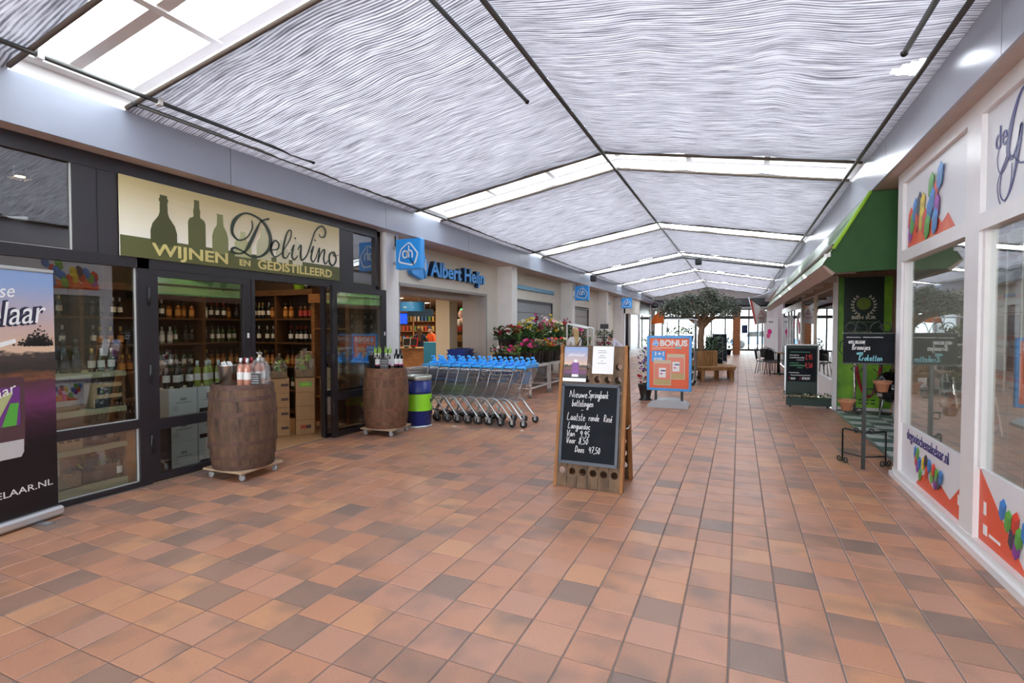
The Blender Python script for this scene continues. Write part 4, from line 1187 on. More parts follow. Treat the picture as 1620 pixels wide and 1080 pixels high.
# ================================================================== barrels
def wood_mat(name, c0, c1, sc_):
    m = bpy.data.materials.new(name); N, L, B = nodes_of(m)
    tc = N.new('ShaderNodeTexCoord'); oi = N.new('ShaderNodeObjectInfo')
    ad = N.new('ShaderNodeVectorMath'); ad.operation = 'ADD'; cm = N.new('ShaderNodeCombineXYZ')
    ml = N.new('ShaderNodeMath'); ml.operation = 'MULTIPLY'; ml.inputs[1].default_value = 50; L.new(oi.outputs['Random'], ml.inputs[0])
    L.new(ml.outputs[0], cm.inputs[0]); L.new(tc.outputs['Object'], ad.inputs[0]); L.new(cm.outputs[0], ad.inputs[1])
    mp = N.new('ShaderNodeMapping'); mp.inputs['Scale'].default_value = (sc_, sc_, sc_ * .35); L.new(ad.outputs[0], mp.inputs[0])
    nt = N.new('ShaderNodeTexNoise'); nt.inputs['Scale'].default_value = 1; nt.inputs['Detail'].default_value = 8; nt.inputs['Roughness'].default_value = .65; L.new(mp.outputs[0], nt.inputs['Vector'])
    rp = N.new('ShaderNodeValToRGB'); rp.color_ramp.elements[0].position = .3; rp.color_ramp.elements[1].position = .7
    rp.color_ramp.elements[0].color = (*c0, 1); rp.color_ramp.elements[1].color = (*c1, 1)
    L.new(nt.outputs['Fac'], rp.inputs[0]); L.new(rp.outputs[0], B.inputs['Base Color']); B.inputs['Roughness'].default_value = .75
    bp = N.new('ShaderNodeBump'); bp.inputs['Strength'].default_value = .35; bp.inputs['Distance'].default_value = .01; L.new(nt.outputs['Fac'], bp.inputs['Height']); L.new(bp.outputs[0], B.inputs['Normal'])
    return m
M_stave1 = wood_mat('old_dark_stave', (.030, .018, .012), (.19, .10, .055), 9)
M_stave2 = wood_mat('old_brown_stave', (.065, .030, .016), (.24, .12, .06), 9)
M_hoop1 = mat('rusty_hoop', (.105, .055, .042), .65, .3, var=.3, scale=14); M_hoop2 = mat('brown_hoop', (.17, .075, .045), .6, .3, var=.3, scale=14)
M_ply = mat('dolly_board', (.42, .30, .19), .7, var=.15, scale=8)
def barrel(label, loc, rz, ms, mh, R=.345, r=.305, Hh=.9):
    o = thing('wooden_barrel', label, 'barrel', loc, rz)
    NS = 22
    def rad(z):
        t = (z / Hh - .5) * 2
        return r + (R - r) * (1 - t * t)
    st = MB(); vs = []; fs = []
    a = PI / NS * .985
    nz = 8
    for i in range(nz + 1):
        z = Hh * i / nz; q = rad(z)
        for t in (-a, 0, a):
            vs.append((q * math.cos(t), q * math.sin(t), z))
        for t in (a, 0, -a):
            vs.append(((q - .022) * math.cos(t), (q - .022) * math.sin(t), z))
    for i in range(nz):
        b0 = i * 6; b1 = b0 + 6
        for j in range(6):
            fs.append((b0 + j, b0 + (j + 1) % 6, b1 + (j + 1) % 6, b1 + j))
    fs.append((0, 5, 4, 3, 2, 1)); fs.append(tuple(nz * 6 + j for j in range(6)))
    me = st.add(vs, fs, False).mesh('stave', ms)
    for k in range(NS):
        s_ = link('stave', me, o); s_.rotation_euler = (0, 0, 2 * PI * k / NS)
    for z0, z1 in ((.0, .05), (.11, .155), (.26, .305), (.57, .615), (.73, .775), (.85, .9)):
        MB().lathe([(rad(z0) + .003, z0), (rad((z0 + z1) / 2) + .0045, (z0 + z1) / 2), (rad(z1) + .003, z1)], 40, cap=False).build('hoop', mh, o)
    MB().lathe([(0, Hh - .035), (rad(Hh) - .02, Hh - .035), (rad(Hh) - .02, Hh - .02), (0, Hh - .02)], 32, cap=False).build('barrel_head', ms, o)
    return o
def dolly(label, loc, rz, s=.52):
    o = thing('plant_dolly', label, 'dolly', loc, rz)
    h = s / 2
    MB().bbox(-h, h, -h, h, .09, .115, .004).build('board', M_ply, o)
    for x in (-h + .06, h - .06):
        for y in (-h + .06, h - .06):
            m = MB().at(x, y, .037, rx=PI / 2).lathe([(.014, -.014), (.036, -.012), (.036, .012), (.014, .014)], 14)
            c = m.build('caster_wheel', mat('grey_caster', (.35, .35, .36), .5), o)
            MB().box(x - .02, x + .02, y - .018, y + .018, .06, .09).build('caster_fork', M_galv, c)
    return o
B1 = (-5.02, 3.96); B2 = (-4.98, 6.42)
dolly('square wooden dolly under the barrel with the steel bucket', (*B1, 0), .06, .56)
barrel('dark weathered barrel topped with pink bottles and a steel bucket', (*B1, .117), .2, M_stave1, M_hoop1)
dolly('square wooden dolly under the barrel beside the blue drum', (*B2, 0), .1, .56)
barrel('brown oak barrel topped with wine bottles beside the blue drum', (*B2, .117), .5, M_stave2, M_hoop2)
ZB = .117 + .9 - .02
def onB1(a, b):
    return (B1[0] + .914 * a + .785 * b, B1[1] + .406 * a - .62 * b)
o = thing('ice_bucket', 'brushed steel ice bucket on the weathered barrel', 'bucket', (*onB1(-.15, .05), ZB + .002))
MB().lathe([(.085, 0), (.09, .008), (.115, .21), (.122, .22), (.11, .22), (.085, .015)], 24, cap=False).build('bucket_wall', mat('brushed_steel', (.62, .6, .58), .25, 1), o)
MB().lathe([(0, .001), (.086, .001), (.086, .01), (0, .01)], 24, cap=False).build('bucket_base', mat('brushed_steel', (.6, .6, .6)), o)
for k in range(3):
    q = MB().at(.03 * (k - 1), .03 * (k % 2), .16, rx=.3, ry=.3 * (k - 1)).bbox(-.035, .035, -.004, .004, 0, .1, .002).build('price_tag', M_whiteink, o)
for k, (dx, dy) in enumerate((onB1(-.02, .16), onB1(.05, .20), onB1(.03, .08), onB1(.17, .08), onB1(.21, .0), onB1(.10, -.02))):
    bottle('wine', 4, 1, (3, 3, 1, 3, 3, 1)[k], (dx, dy, ZB + .002), 'rose wine bottle with white label on the weathered barrel', 'rose bottles on the barrel')
o = thing('gift_bag', 'clear cellophane bag around two rose bottles on the weathered barrel', 'gift bag', (*onB1(.19, .04), ZB + .003))
wrap_shape(.1, .36, 1, 1, 21).build('cellophane_wrap', M_cello, o)
MB().at(0, 0, .31).ball((0, 0, 0), .02, 8, 6).build('bow', mat('cream_ribbon', (.7, .62, .45), .5), o)
o = thing('price_board', 'small black price board with white writing on the weathered barrel', 'chalkboard', (*onB1(.115, .17), ZB + .003), .75)
MB().box(-.07, .07, -.006, .006, 0, .13).build('board', M_blackcard, o)
q = MB(); Tq = plane_matrix('y-', (-.06, -.0065, 0))
for z in (.1, .075, .05, .025): scribble(.0, z, .11, .014, q, Tq, .0012)
q.build('writing', M_whiteink, o, fix=False)['kind'] = 'stuff'
MB().box(-.05, .05, .006, .05, 0, .008).build('foot', M_blackcard, o)
# second barrel
o = thing('wine_cooler', 'black plastic wine cooler on the brown oak barrel', 'cooler', (B2[0] - .2, B2[1] - .03, ZB + .002))
MB().lathe([(.06, 0), (.062, .005), (.095, .2), (.098, .205), (.088, .205), (.06, .012)], 20, cap=False).build('bucket_wall', mat('black_plastic', (.014, .014, .015), .4), o)
MB().lathe([(0, .001), (.062, .001), (.062, .01), (0, .01)], 20, cap=False).build('bucket_base', mat('black_plastic', (.014, .014, .015)), o)
MB().at(-.0, 0, .16).lathe([(.016, 0), (.016, .08)], 10).build('cork_stopper', M_ink, o)
M_mag = mat('magenta_band', (.35, .02, .16), .5)
for k, (dx, dy) in enumerate(((-.06, -.12), (.06, -.02), (.14, .08), (.2, .1))):
    o = bottle('wine', 0, 1, 0, (B2[0] + dx, B2[1] + dy, ZB + .002), 'dark wine bottle with white and magenta label on the oak barrel', 'wine bottles on the oak barrel')
    MB().lathe([(.0385, .05), (.0385, .07)], 12, cap=False).build('label_band', M_mag, o)
for k, (dx, dy) in enumerate(((-.06, -.12), (.06, -.02))):
    o = thing('ribbon_bow', 'green and white ribbon bow tied on a bottle of the oak barrel', 'ribbon', (B2[0] + dx, B2[1] + dy, ZB + .22), 0, 'ribbon bows on the oak barrel')
    m = MB()
    for a in range(9):
        t = a * .7; pts = [(.017 * math.cos(t), .017 * math.sin(t), 0), (.05 * math.cos(t), .05 * math.sin(t), .04), (.045 * math.cos(t + .3), .045 * math.sin(t + .3), .09 + .02 * (a % 3))]
        m.tube(pts, [.004, .009, .003], 4)
    m.mat(1)
    for a in range(7):
        t = a * .9 + .3; pts = [(.018 * math.cos(t), .018 * math.sin(t), 0), (.045 * math.cos(t), .045 * math.sin(t), .02), (.05 * math.cos(t), .05 * math.sin(t), -.05)]
        m.tube(pts, [.004, .008, .003], 4)
    m.build('ribbon', [mat('green_ribbon', (.32, .58, .08), .5), M_whiteink], o)
o = thing('price_board', 'grey slate price card leaning on the oak barrel bottles', 'chalkboard', (B2[0] + .08, B2[1] - .14, ZB + .004), .75)
MB().box(-.06, .06, -.006, .006, 0, .16).build('board', mat('grey_slate', (.075, .08, .085), .6), o)
MB().box(-.04, .04, .006, .05, 0, .008).build('foot', M_blackcard, o)
q = MB(); Tq = plane_matrix('y-', (-.05, -.0065, 0))
for z in (.12, .09, .05): scribble(.0, z, .09, .016, q, Tq, .0012)
q.build('writing', M_whiteink, o, fix=False)['kind'] = 'stuff'
# waste drum
o = thing('waste_drum', 'blue steel drum with lime green band and pale rim', 'drum', (-4.87, 7.13, 0), .3)
M_dblue = mat('drum_blue', (.012, .028, .20), .3, var=.05)
MB().lathe([(.205, .012), (.218, .02), (.216, .28), (.222, .29), (.216, .3), (.216, .57), (.222, .58), (.216, .59), (.216, .77)], 36).build('drum_body', M_dblue, o)
MB().lathe([(.2235, .27), (.2235, .545)], 36, cap=False).build('band', mat('lime_band', (.30, .75, .03), .4), o)
MB().lathe([(.226, 0), (.228, .012), (.22, .03), (.21, .03)], 36).build('base_ring', mat('pale_rim', (.55, .58, .62), .3, .5), o)
MB().lathe([(.217, .77), (.225, .775), (.225, .83), (.217, .84), (.205, .84), (.205, .78)], 36, cap=False).build('rim', mat('pale_olive_rim', (.45, .47, .40), .3, .5), o)
a0 = math.atan2(-7.13, 4.87) - .3
def drum_patch(a, w, z0, z1, m_):
    pts = [(.2245 * math.cos(a + w * (i / 6 - .5)), .2245 * math.sin(a + w * (i / 6 - .5))) for i in range(7)]
    MB().add([(x, y, z0) for x, y in pts] + [(x, y, z1) for x, y in pts], [(i, i + 1, i + 8, i + 7) for i in range(6)], True).build('badge', m_, o, fix=False)
drum_patch(a0 - 1.1, .45, .35, .48, mat('navy_badge', (.012, .02, .07), .4)); drum_patch(a0 + 1.15, .3, .4, .46, mat('navy_badge', (.012, .02, .07)))
# ================================================================== supermarket interior
M_ahwall = mat('warm_store_wall', (.42, .27, .16), .7, var=.1); M_ahceil = mat('store_ceiling', (.50, .37, .28), .8)
structure('floor_supermarket', MB().box(-17, XA - .0, 7.53, 27, -.14, .004), mat('store_floor', (.30, .24, .19), .4, var=.05), 'smooth floor inside the supermarket')
structure('ceiling_supermarket', MB().box(-17, XA - .12, 7.53, 27, 2.72, 2.78), M_ahceil, 'warm ceiling inside the supermarket')
structure('wall_supermarket_back', MB().box(-17.1, -17, 7.5, 27, 0, 2.78), M_ahwall, 'back wall inside the supermarket')
structure('wall_supermarket_far', MB().box(-17, XA - .12, 27, 27.1, 0, 2.78), M_ahwall, 'far wall inside the supermarket')
structure('wall_supermarket_near', MB().box(-17, XA - .12, 7.45, 7.53, 0, 2.78), M_ahwall, 'near wall inside the supermarket')
structure('wall_supermarket_partition', MB().box(-6.72, XA - .21, 11.9, 12.0, .0, 2.72), mat('grey_partition', (.36, .35, .35), .6), 'grey partition just inside the supermarket entrance')
structure('ceiling_bulkhead', MB().box(-6.62, XA - .21, 8.15, 11.3, 2.30, 2.72), mat('taupe_bulkhead', (.34, .29, .26), .6), 'bulkhead over the supermarket entrance')
structure('wall_supermarket_column', MB().box(-7.55, -7.12, 11.9, 12.32, .004, 2.72), mat('cream_column', (.62, .56, .44), .6), 'cream column inside the supermarket')
M_store = mat('store_light_panel', (1, .9, .75), .5, emit=(1, .86, .66), es=9)
for k, (x, y) in enumerate(((-8.6, 12.0), (-8.6, 14.4), (-9.8, 16.8), (-11.4, 15.2), (-8.2, 16.6), (-12.5, 18.6), (-7.6, 9.6), (-9.6, 10.2), (-12.5, 12.5))):
    o = thing('ceiling_light', 'lit white panel light in the supermarket ceiling', 'lamp', (x, y, 2.70), 0, 'supermarket ceiling panels')
    MB().box(-.32, .32, -.17, .17, 0, .02).build('frame', M_white, o)
    MB().box(-.29, .29, -.14, .14, -.006, 0).build('diffuser', M_store, o)
    ld = bpy.data.lights.new('panel_glow', 'AREA'); ld.shape = 'RECTANGLE'; ld.size = .58; ld.size_y = .28; ld.energy = 34; ld.color = (1, .80, .58)
    lo = bpy.data.objects.new('panel_glow', ld); COL.objects.link(lo); lo.parent = o; lo.location = (0, 0, -.012)
def ray_pt(x, y, d):
    p = Vector((0, 0, EYE)) + (_f + _r * ((x - 810) / 810) + _u * ((540 - y) / 810)) * d
    return p
# hanging service sign
p = ray_pt(650, 485, 15.5)
o = thing('hanging_sign', 'curved blue hanging sign above the service desk', 'sign', (p.x, p.y, p.z - .14), .5)
m = MB(); n = 14; vs = []; fs = []
for i in range(n + 1):
    a = PI * (i / n) + PI
    for z in (0, .28): vs.append((.42 * math.cos(a), .24 * math.sin(a), z))
for i in range(n): fs.append((2 * i, 2 * i + 2, 2 * i + 3, 2 * i + 1))
fs.append(tuple(2 * i for i in range(n + 1))); fs.append(tuple(2 * i + 1 for i in range(n, -1, -1)))
m.add(vs, fs, False); m.build('sign_drum', mat('store_sign_blue', (.012, .12, .30), .3), o)
lettering('service', .11, mat('faded_sign_letters', (.3, .45, .55), .5), o, 'y-', (-.2, -.232, .09), .002)
for s in (-.25, .25): MB().tube([(s, 0, .28), (s, 0, 2.70 - p.z + .14)], .008, 5).build('hanger', M_galv, o)
p = ray_pt(688, 500, 18)
o = thing('hanging_sign', 'flat dark blue hanging sign behind the curved one', 'sign', (p.x - .6, p.y, p.z), .5)
MB().box(-.45, .45, -.02, .02, 0, .26).build('board', mat('dark_blue_board', (.01, .06, .14), .4), o); 
for s in (-.35, .35): MB().tube([(s, 0, .26), (s, 0, 2.70 - p.z)], .008, 5).build('hanger', M_galv, o)
p = ray_pt(634, 503, 16)
o = thing('display_screen', 'bright blue display screen over the service desk', 'screen', (p.x, p.y, p.z - .2), .5)
MB().bbox(-.22, .22, -.02, .02, 0, .36, .006).build('case', M_ink, o)
MB().box(-.20, .20, -.024, -.02, .02, .34).build('screen_face', mat('blue_screen', (.01, .05, .6), .3, emit=(.01, .08, .9), es=1.2), o)
MB().tube([(0, .02, .36), (0, .02, 2.70 - p.z + .2)], .012, 6).build('hanger', M_galv, o)
# goods wall behind the desk
o = thing('goods_shelf', 'wooden goods shelf with colourful packs behind the service desk', 'shelf', (-12.9, 17.0, .006), .55)
for z in (.3, .7, 1.1, 1.5, 1.9, 2.2): MB().box(-1.8, 1.8, -.3, .05, z - .03, z).build('shelf_board', M_wood, o)
for x in (-1.8, -.9, 0, .9, 1.8): MB().box(x - .03, x + .03, -.3, .05, 0, 2.3).build('upright', M_wood, o)
MB().box(-1.8, 1.8, .05, .07, 0, 2.3).build('back_panel', M_wood, o)
PACK = [mat('pack_%d' % i, c, .5) for i, c in enumerate([(.55, .06, .03), (.6, .42, .1), (.7, .68, .6), (.05, .18, .45), (.15, .35, .1), (.6, .3, .08)])]
pm = [MB().bbox(-.045, .045, -.06, .06, 0, .2, .005).mesh('pack', m_) for m_ in PACK]
PN = ['red', 'yellow', 'white', 'blue', 'green', 'orange']
Rz = Matrix.Rotation(.55, 3, 'Z')
for z in (.7, 1.1, 1.5, 1.9):
    for i in range(24):
        if random.random() < .12: continue
        c = random.randrange(6)
        q = Rz @ Vector((-1.68 + i * .146, -.13, z + .002))
        g = link('goods_pack', pm[c], None, (-12.9 + q.x, 17.0 + q.y, .006 + q.z), .55)
        tag(g, '%s pack on the shelf behind the service desk' % PN[c], 'pack', 'packs behind the service desk, ' + PN[c])
# service desk and tills
p = ray_pt(650, 556, 17.5)
o = thing('service_desk', 'orange wooden service desk inside the supermarket', 'desk', (p.x - .25, p.y, .005), .5)
MB().bbox(-.85, .85, -.3, .3, 0, .92, .01).build('desk_body', M_wood, o); MB().bbox(-.9, .9, -.34, .34, .92, .96, .008).build('desk_top', mat('light_desk_top', (.55, .38, .2), .4), o)
for k, xx in enumerate((643, 654)):
    q = ray_pt(xx, 545, 17.2)
    o = thing('till_screen', ('black till screen tilted on the service desk', 'till screen with red side on the service desk')[k], 'screen', (q.x, q.y, .967), .35)
    MB().at(0, 0, .02, rx=-.35).bbox(-.13, .13, -.02, .02, .02, .32, .006).build('case', mat('till_white', (.6, .58, .55), .4) if k == 0 else M_red, o)
    MB().at(0, 0, .02, rx=-.35).box(-.11, .11, -.024, -.02, .05, .30).build('screen_face', M_ink, o)
    MB().box(-.06, .06, -.05, .06, 0, .03).build('foot', M_ink, o)
p = ray_pt(688, 552, 16)
o = thing('blue_kiosk', 'bright blue square counter inside the supermarket entrance', 'counter', (p.x, p.y, .005), .42)
MB().bbox(-.3, .3, -.3, .3, 0, 1.15, .008).build('counter_body', mat('teal_blue', (.02, .19, .36), .4), o); MB().bbox(-.31, .31, -.31, .31, 1.15, 1.18, .005).build('counter_top', mat('teal_blue_top', (.03, .25, .45), .4), o)
# magazine rack
p = ray_pt(727, 540, 15)
o = thing('magazine_rack', 'dark rack of magazines inside the supermarket entrance', 'rack', (p.x, p.y, .005), .42)
for x in (-.24, .24): MB().box(x - .02, x + .02, -.16, .16, 0, 1.62).build('side_post', M_ink, o)
for k, z in enumerate((.15, .5, .85, 1.2, 1.5)):
    MB().box(-.22, .22, -.16, .14, z, z + .02).build('shelf_board', M_ink, o)
    for i in range(3):
        MB().at(-.14 + i * .14, -.05, z + .022, rx=.18).box(-.06, .06, -.005, .005, 0, .2).build('magazine', random.choice(PACK), o)
for k, (x, y) in enumerate(((731, 497), (734, 507), (727, 512))):
    q = ray_pt(x, y, 15.0)
    o = thing('balloon', ('pale pink balloon highest of the bunch', 'peach balloon in the middle of the bunch', 'white balloon lowest of the bunch')[k], 'balloon', q)
    MB().ball((0, 0, 0), .12, 14, 10, 1.12).build('skin', mat('balloon_%d' % k, ((.75, .5, .45), (.75, .48, .35), (.7, .66, .6))[k], .25), o)
    MB().tube([(0, 0, -.13), (.02, 0, -.4), (0, .02, -q.z + 1.625)], .003, 4).build('string', M_whiteink, o)
# shopping baskets in a stack
M_bask = mat('basket_blue', (.015, .05, .32), .35)
bk = MB()
for (w0, d0, z0, w1, d1, z1) in ((.19, .14, .0, .235, .175, .2),):
    vs = [(-w0, -d0, z0), (w0, -d0, z0), (w0, d0, z0), (-w0, d0, z0), (-w1, -d1, z1), (w1, -d1, z1), (w1, d1, z1), (-w1, d1, z1)]
    bk.add(vs, [(0, 3, 2, 1), (0, 1, 5, 4), (1, 2, 6, 5), (2, 3, 7, 6), (3, 0, 4, 7)], False)
    bk.box(-w1 - .012, w1 + .012, -d1 - .012, -d1 + .004, z1 - .02, z1); bk.box(-w1 - .012, w1 + .012, d1 - .004, d1 + .012, z1 - .02, z1); bk.box(-w1 - .012, -w1 + .004, -d1, d1, z1 - .02, z1); bk.box(w1 - .004, w1 + .012, -d1, d1, z1 - .02, z1)
bmesh_ = bk.mesh('basket_body', M_bask, fix=False)
hd = MB().tube([(-.2, .0, .19), (-.2, -.03, .215), (.2, -.03, .215), (.2, 0, .19)], .008, 6).mesh('handle', M_ink)
for s in range(2):
    for k in range(10):
        o = thing('shopping_basket', 'blue plastic shopping basket in the %s stack, %s' % (('front', 'back')[s], 'topmost' if k == 9 else 'lower down'), 'basket', (-6.42 - s * .1, 11.15 + s * .42 - .0, .006 + k * .098), .2, 'baskets in the %s stack' % ('front', 'back')[s])
        link('basket_body', bmesh_, o); link('handle', hd, o)
q = ray_pt(733, 490, 19)
o = thing('exit_sign', 'small green exit sign at the store ceiling', 'sign', q, .4)
MB().box(-.12, .12, -.02, .02, -.05, .05).build('case', M_white, o); MB().box(-.11, .11, -.024, -.02, -.04, .04).build('face', mat('exit_green', (.02, .5, .1), .4, emit=(.03, .8, .2), es=1.5), o)
MB().tube([(0, 0, .05), (0, 0, 2.715 - q.z)], .006, 5).build('hanger', M_galv, o)

# ================================================================== people
M_skin = mat('skin', (.55, .33, .24), .55, var=.05)
def person(label, loc, rz, h, shirt, pants, hair, pose, hairlen=.0, extra=None):
    # local frame: facing -y, x to the figure's left as seen from behind
    s = h / 1.72
    J = {'pel': (0, 0, .93), 'sp': (0, .0, 1.12), 'ch': (0, .01, 1.34), 'nk': (0, .01, 1.47), 'hb': (0, -.005, 1.54), 'ht': (0, -.012, 1.66)}
    lean = pose.get('lean', 0.0)
    def ln(p):
        x, y, z = p
        if z > .93:
            d = z - .93; c, sn = math.cos(lean), math.sin(lean)
            y, z = y * c - d * sn, .93 + d * c + y * sn
        return (x, y, z)
    V = []; E_ = []; Rr = []
    def av(p, r, par=None, rot=True):
        V.append(Vector(ln(p) if rot else p) * s); Rr.append((r[0] * s, r[1] * s))
        if par is not None: E_.append((par, len(V) - 1))
        return len(V) - 1
    pel = av(J['pel'], (.145, .105)); sp = av(J['sp'], (.125, .09), pel); ch = av(J['ch'], (.155, .10), sp); nk = av(J['nk'], (.058, .055), ch); hb = av(J['hb'], (.07, .08), nk); hm = av((0, -.012, 1.60), (.076, .092), hb); ht = av((0, -.005, 1.675), (.05, .06), hm)
    for sd, nm in ((-1, 'L'), (1, 'R')):
        el, wr = pose.get('arm' + nm, ((.27, .0, 1.13), (.28, -.10, .90)))
        sh = av((sd * .165, .01, 1.40), (.062, .062), ch)
        e = av((sd * el[0], el[1], el[2]), (.045, .045), sh); w_ = av((sd * wr[0], wr[1], wr[2]), (.03, .032), e)
        d = (Vector(wr) - Vector(el)).normalized() * .09
        hnd = av((sd * (wr[0] + d.x), wr[1] + d.y, wr[2] + d.z), (.033, .022), w_)
        dn = d.normalized()
        side = Vector((0, 1, 0)).cross(dn).normalized() if abs(dn.y) < .9 else Vector((1, 0, 0))
        for fi, off in enumerate((-.03, -.01, .01, .028)):
            fl = (.075, .085, .08, .065)[fi]
            b0 = Vector((wr[0] + d.x, wr[1] + d.y, wr[2] + d.z)) + dn * .02 + side * off
            f1 = av((sd * b0.x, b0.y, b0.z), (.010, .010), hnd)
            b1 = b0 + dn * fl * .55 + Vector((0, -.012, 0)); f2 = av((sd * b1.x, b1.y, b1.z), (.009, .009), f1)
            b2 = b1 + dn * fl * .4 + Vector((0, -.02, 0)); av((sd * b2.x, b2.y, b2.z), (.007, .007), f2)
        t0 = Vector(wr) + d * .6 + side * -.045 + Vector((0, -.015, 0)); t1 = t0 + dn * .035 + Vector((0, -.015, 0))
        a_ = av((sd * t0.x, t0.y, t0.z), (.011, .011), hnd); av((sd * t1.x, t1.y, t1.z), (.009, .009), a_)
        kn, an = pose.get('leg' + nm, ((.10, -.01, .50), (.10, .02, .09)))
        hp = av((sd * .09, 0, .86), (.095, .10), pel, False); k_ = av((sd * kn[0], kn[1], kn[2]), (.06, .065), hp, False); a2 = av((sd * an[0], an[1], an[2]), (.042, .045), k_, False)
        hl = av((sd * an[0], an[1] - .02, .05), (.042, .045), a2, False); av((sd * (an[0] + .01), an[1] - .15, .04), (.042, .032), hl, False)
    me = bpy.data.meshes.new('body'); me.from_pydata([tuple(v) for v in V], E_, [])
    ob = bpy.data.objects.new('tmp_body', me); COL.objects.link(ob)
    md = ob.modifiers.new('skin', 'SKIN'); md.use_smooth_shade = True
    for i, sv in enumerate(me.skin_vertices[0].data):
        sv.radius = Rr[i]; sv.use_root = (i == 0)
    sb = ob.modifiers.new('sub', 'SUBSURF'); sb.levels = 1; sb.render_levels = 1
    dg = bpy.context.evaluated_depsgraph_get()
    bm_ = bpy.data.meshes.new_from_object(ob.evaluated_get(dg)); bpy.data.objects.remove(ob)
    bm_.name = 'body'; bm_.materials.clear()
    for m_ in (shirt, pants, M_skin, M_dark): bm_.materials.append(m_)
    inv = {}
    for pl in bm_.polygons:
        c = pl.center / s; pl.use_smooth = True
        # un-lean to classify
        y, z = c.y, c.z
        if z > .93 and lean:
            dz, dy = z - .93, y
            cc, sn = math.cos(-lean), math.sin(-lean)
            y, z = dy * cc - dz * sn, .93 + dz * cc + dy * sn
        mi = 0
        if z < .09 and abs(c.x) < .25: mi = 3
        elif z < .95 and abs(c.x) < .2: mi = 1
        elif z > 1.47 and abs(c.x) < .13: mi = 2
        else:
            for nm, sd in (('L', -1), ('R', 1)):
                el, wr = pose.get('arm' + nm, ((.27, .0, 1.13), (.28, -.10, .90)))
                if (Vector((sd * wr[0], wr[1], wr[2])) - Vector((c.x, y, z))).length < .12 + pose.get('sleeve', 0) * .12: mi = 2
        pl.material_index = mi
    root = thing('person', label, 'person', loc, rz)
    link('body', bm_, root)
    hh = Vector(ln((0, .012, 1.615))) * s
    # hair
    m = MB(); m.at(hh.x, hh.y, hh.z)
    vs = []; fs = []; n_, q_ = 14, 9
    for i in range(q_ + 1):
        a = PI * .72 * i / q_
        for j in range(n_):
            t = 2 * PI * j / n_
            face = math.sin(t) < -.35
            rr = .098 * s
            k = a if not face else min(a, PI * .30)
            vs.append((rr * .88 * math.sin(k) * math.cos(t), rr * math.sin(k) * math.sin(t) + .004, rr * 1.06 * math.cos(k)))
    for i in range(q_):
        for j in range(n_): fs.append((i * n_ + j, (i + 1) * n_ + j, (i + 1) * n_ + (j + 1) % n_, i * n_ + (j + 1) % n_))
    m.add(vs, fs, True)
    if hairlen:
        vs = []; fs = []
        for i in range(9):
            t = i / 8; wd_ = .082 * (1 - .35 * t) * s; z = -.02 - hairlen * t; yb = .085 * s + .02 * t
            for j in range(7):
                u = j / 6 - .5
                vs.append((wd_ * 2 * u * .95, yb - .5 * u * u * .2 + .006 * math.sin(j * 2.1 + i), z))
            for j in range(7):
                u = .5 - j / 6
                vs.append((wd_ * 2 * u * .95, yb - .05 - .5 * u * u * .2, z))
        for i in range(8):
            for j in range(14): fs.append((i * 14 + j, i * 14 + (j + 1) % 14, (i + 1) * 14 + (j + 1) % 14, (i + 1) * 14 + j))
        fs.append(tuple(8 * 14 + j for j in range(14)))
        m.add(vs, fs, True)
    m.build('hair', hair, root, fix=False)
    # face
    f = MB(); fy = -.088
    for sd in (-1, 1):
        q = Vector(ln((sd * .032, -.094, 1.605))) * s; f.ball(q, .010 * s, 8, 6)
    f.build('eyes', M_ink, root)
    q = Vector(ln((0, -.105, 1.575))) * s
    MB().ball(q, .014 * s, 8, 6, 1.5).build('nose', M_skin, root)
    q = Vector(ln((0, -.092, 1.54))) * s
    MB().at(*q).bbox(-.022 * s, .022 * s, -.006, .006, -.005, .005, .002).build('mouth', mat('lips', (.4, .14, .12), .5), root)
    for sd in (-1, 1):
        q = Vector(ln((sd * .078, 0, 1.595))) * s; MB().ball(q, .022 * s, 8, 6, 1.3).build('ear', M_skin, root)
    return root
M_hairb = mat('brown_hair', (.09, .04, .02), .6, var=.3, scale=60, stretch=(4, 4, .5)); M_hairbl = mat('blond_hair', (.55, .38, .18), .5, var=.3, scale=60, stretch=(4, 4, .5)); M_hairdk = mat('dark_hair', (.02, .014, .01), .6)
p = ray_pt(664, 519, 18.4)
person('person in a navy top with long brown hair, back turned at the service desk', (p.x, p.y, .005), .45 + PI, 1.66, mat('navy_top', (.015, .02, .055), .8), mat('brown_trousers', (.16, .09, .05), .8), M_hairb, {'armL': ((.25, -.08, 1.15), (.18, -.3, 1.05)), 'armR': ((.25, -.08, 1.15), (.18, -.3, 1.05))}, .42)
p = ray_pt(682, 519, 19.3)
person('person in an orange shirt leaning forward behind the blue counter', (p.x + .1, p.y, .005), -.3, 1.68, mat('orange_shirt', (.75, .10, .02), .7), mat('dark_trousers', (.02, .02, .03), .8), M_hairdk, {'lean': .25, 'armL': ((.26, -.1, 1.15), (.2, -.3, 1.0)), 'armR': ((.26, -.1, 1.15), (.2, -.3, 1.0)), 'sleeve': 1})
pw = person('blond person in a white top with a dark bag strap choosing flowers', (-3.82, 12.55, 0), .95 + PI, 1.64, mat('white_top', (.7, .68, .68), .8), mat('blue_jeans', (.04, .07, .14), .8), M_hairbl, {'armL': ((.24, -.12, 1.16), (.16, -.36, 1.12)), 'armR': ((.24, -.05, 1.16), (.22, -.25, 1.0)), 'sleeve': 1}, .34)
MB().tube([(-.15, .06, 1.36), (-.02, .135, 1.25), (.14, .12, 1.05), (.2, .05, .88)], .014, 5).build('bag_strap', M_ink, pw)
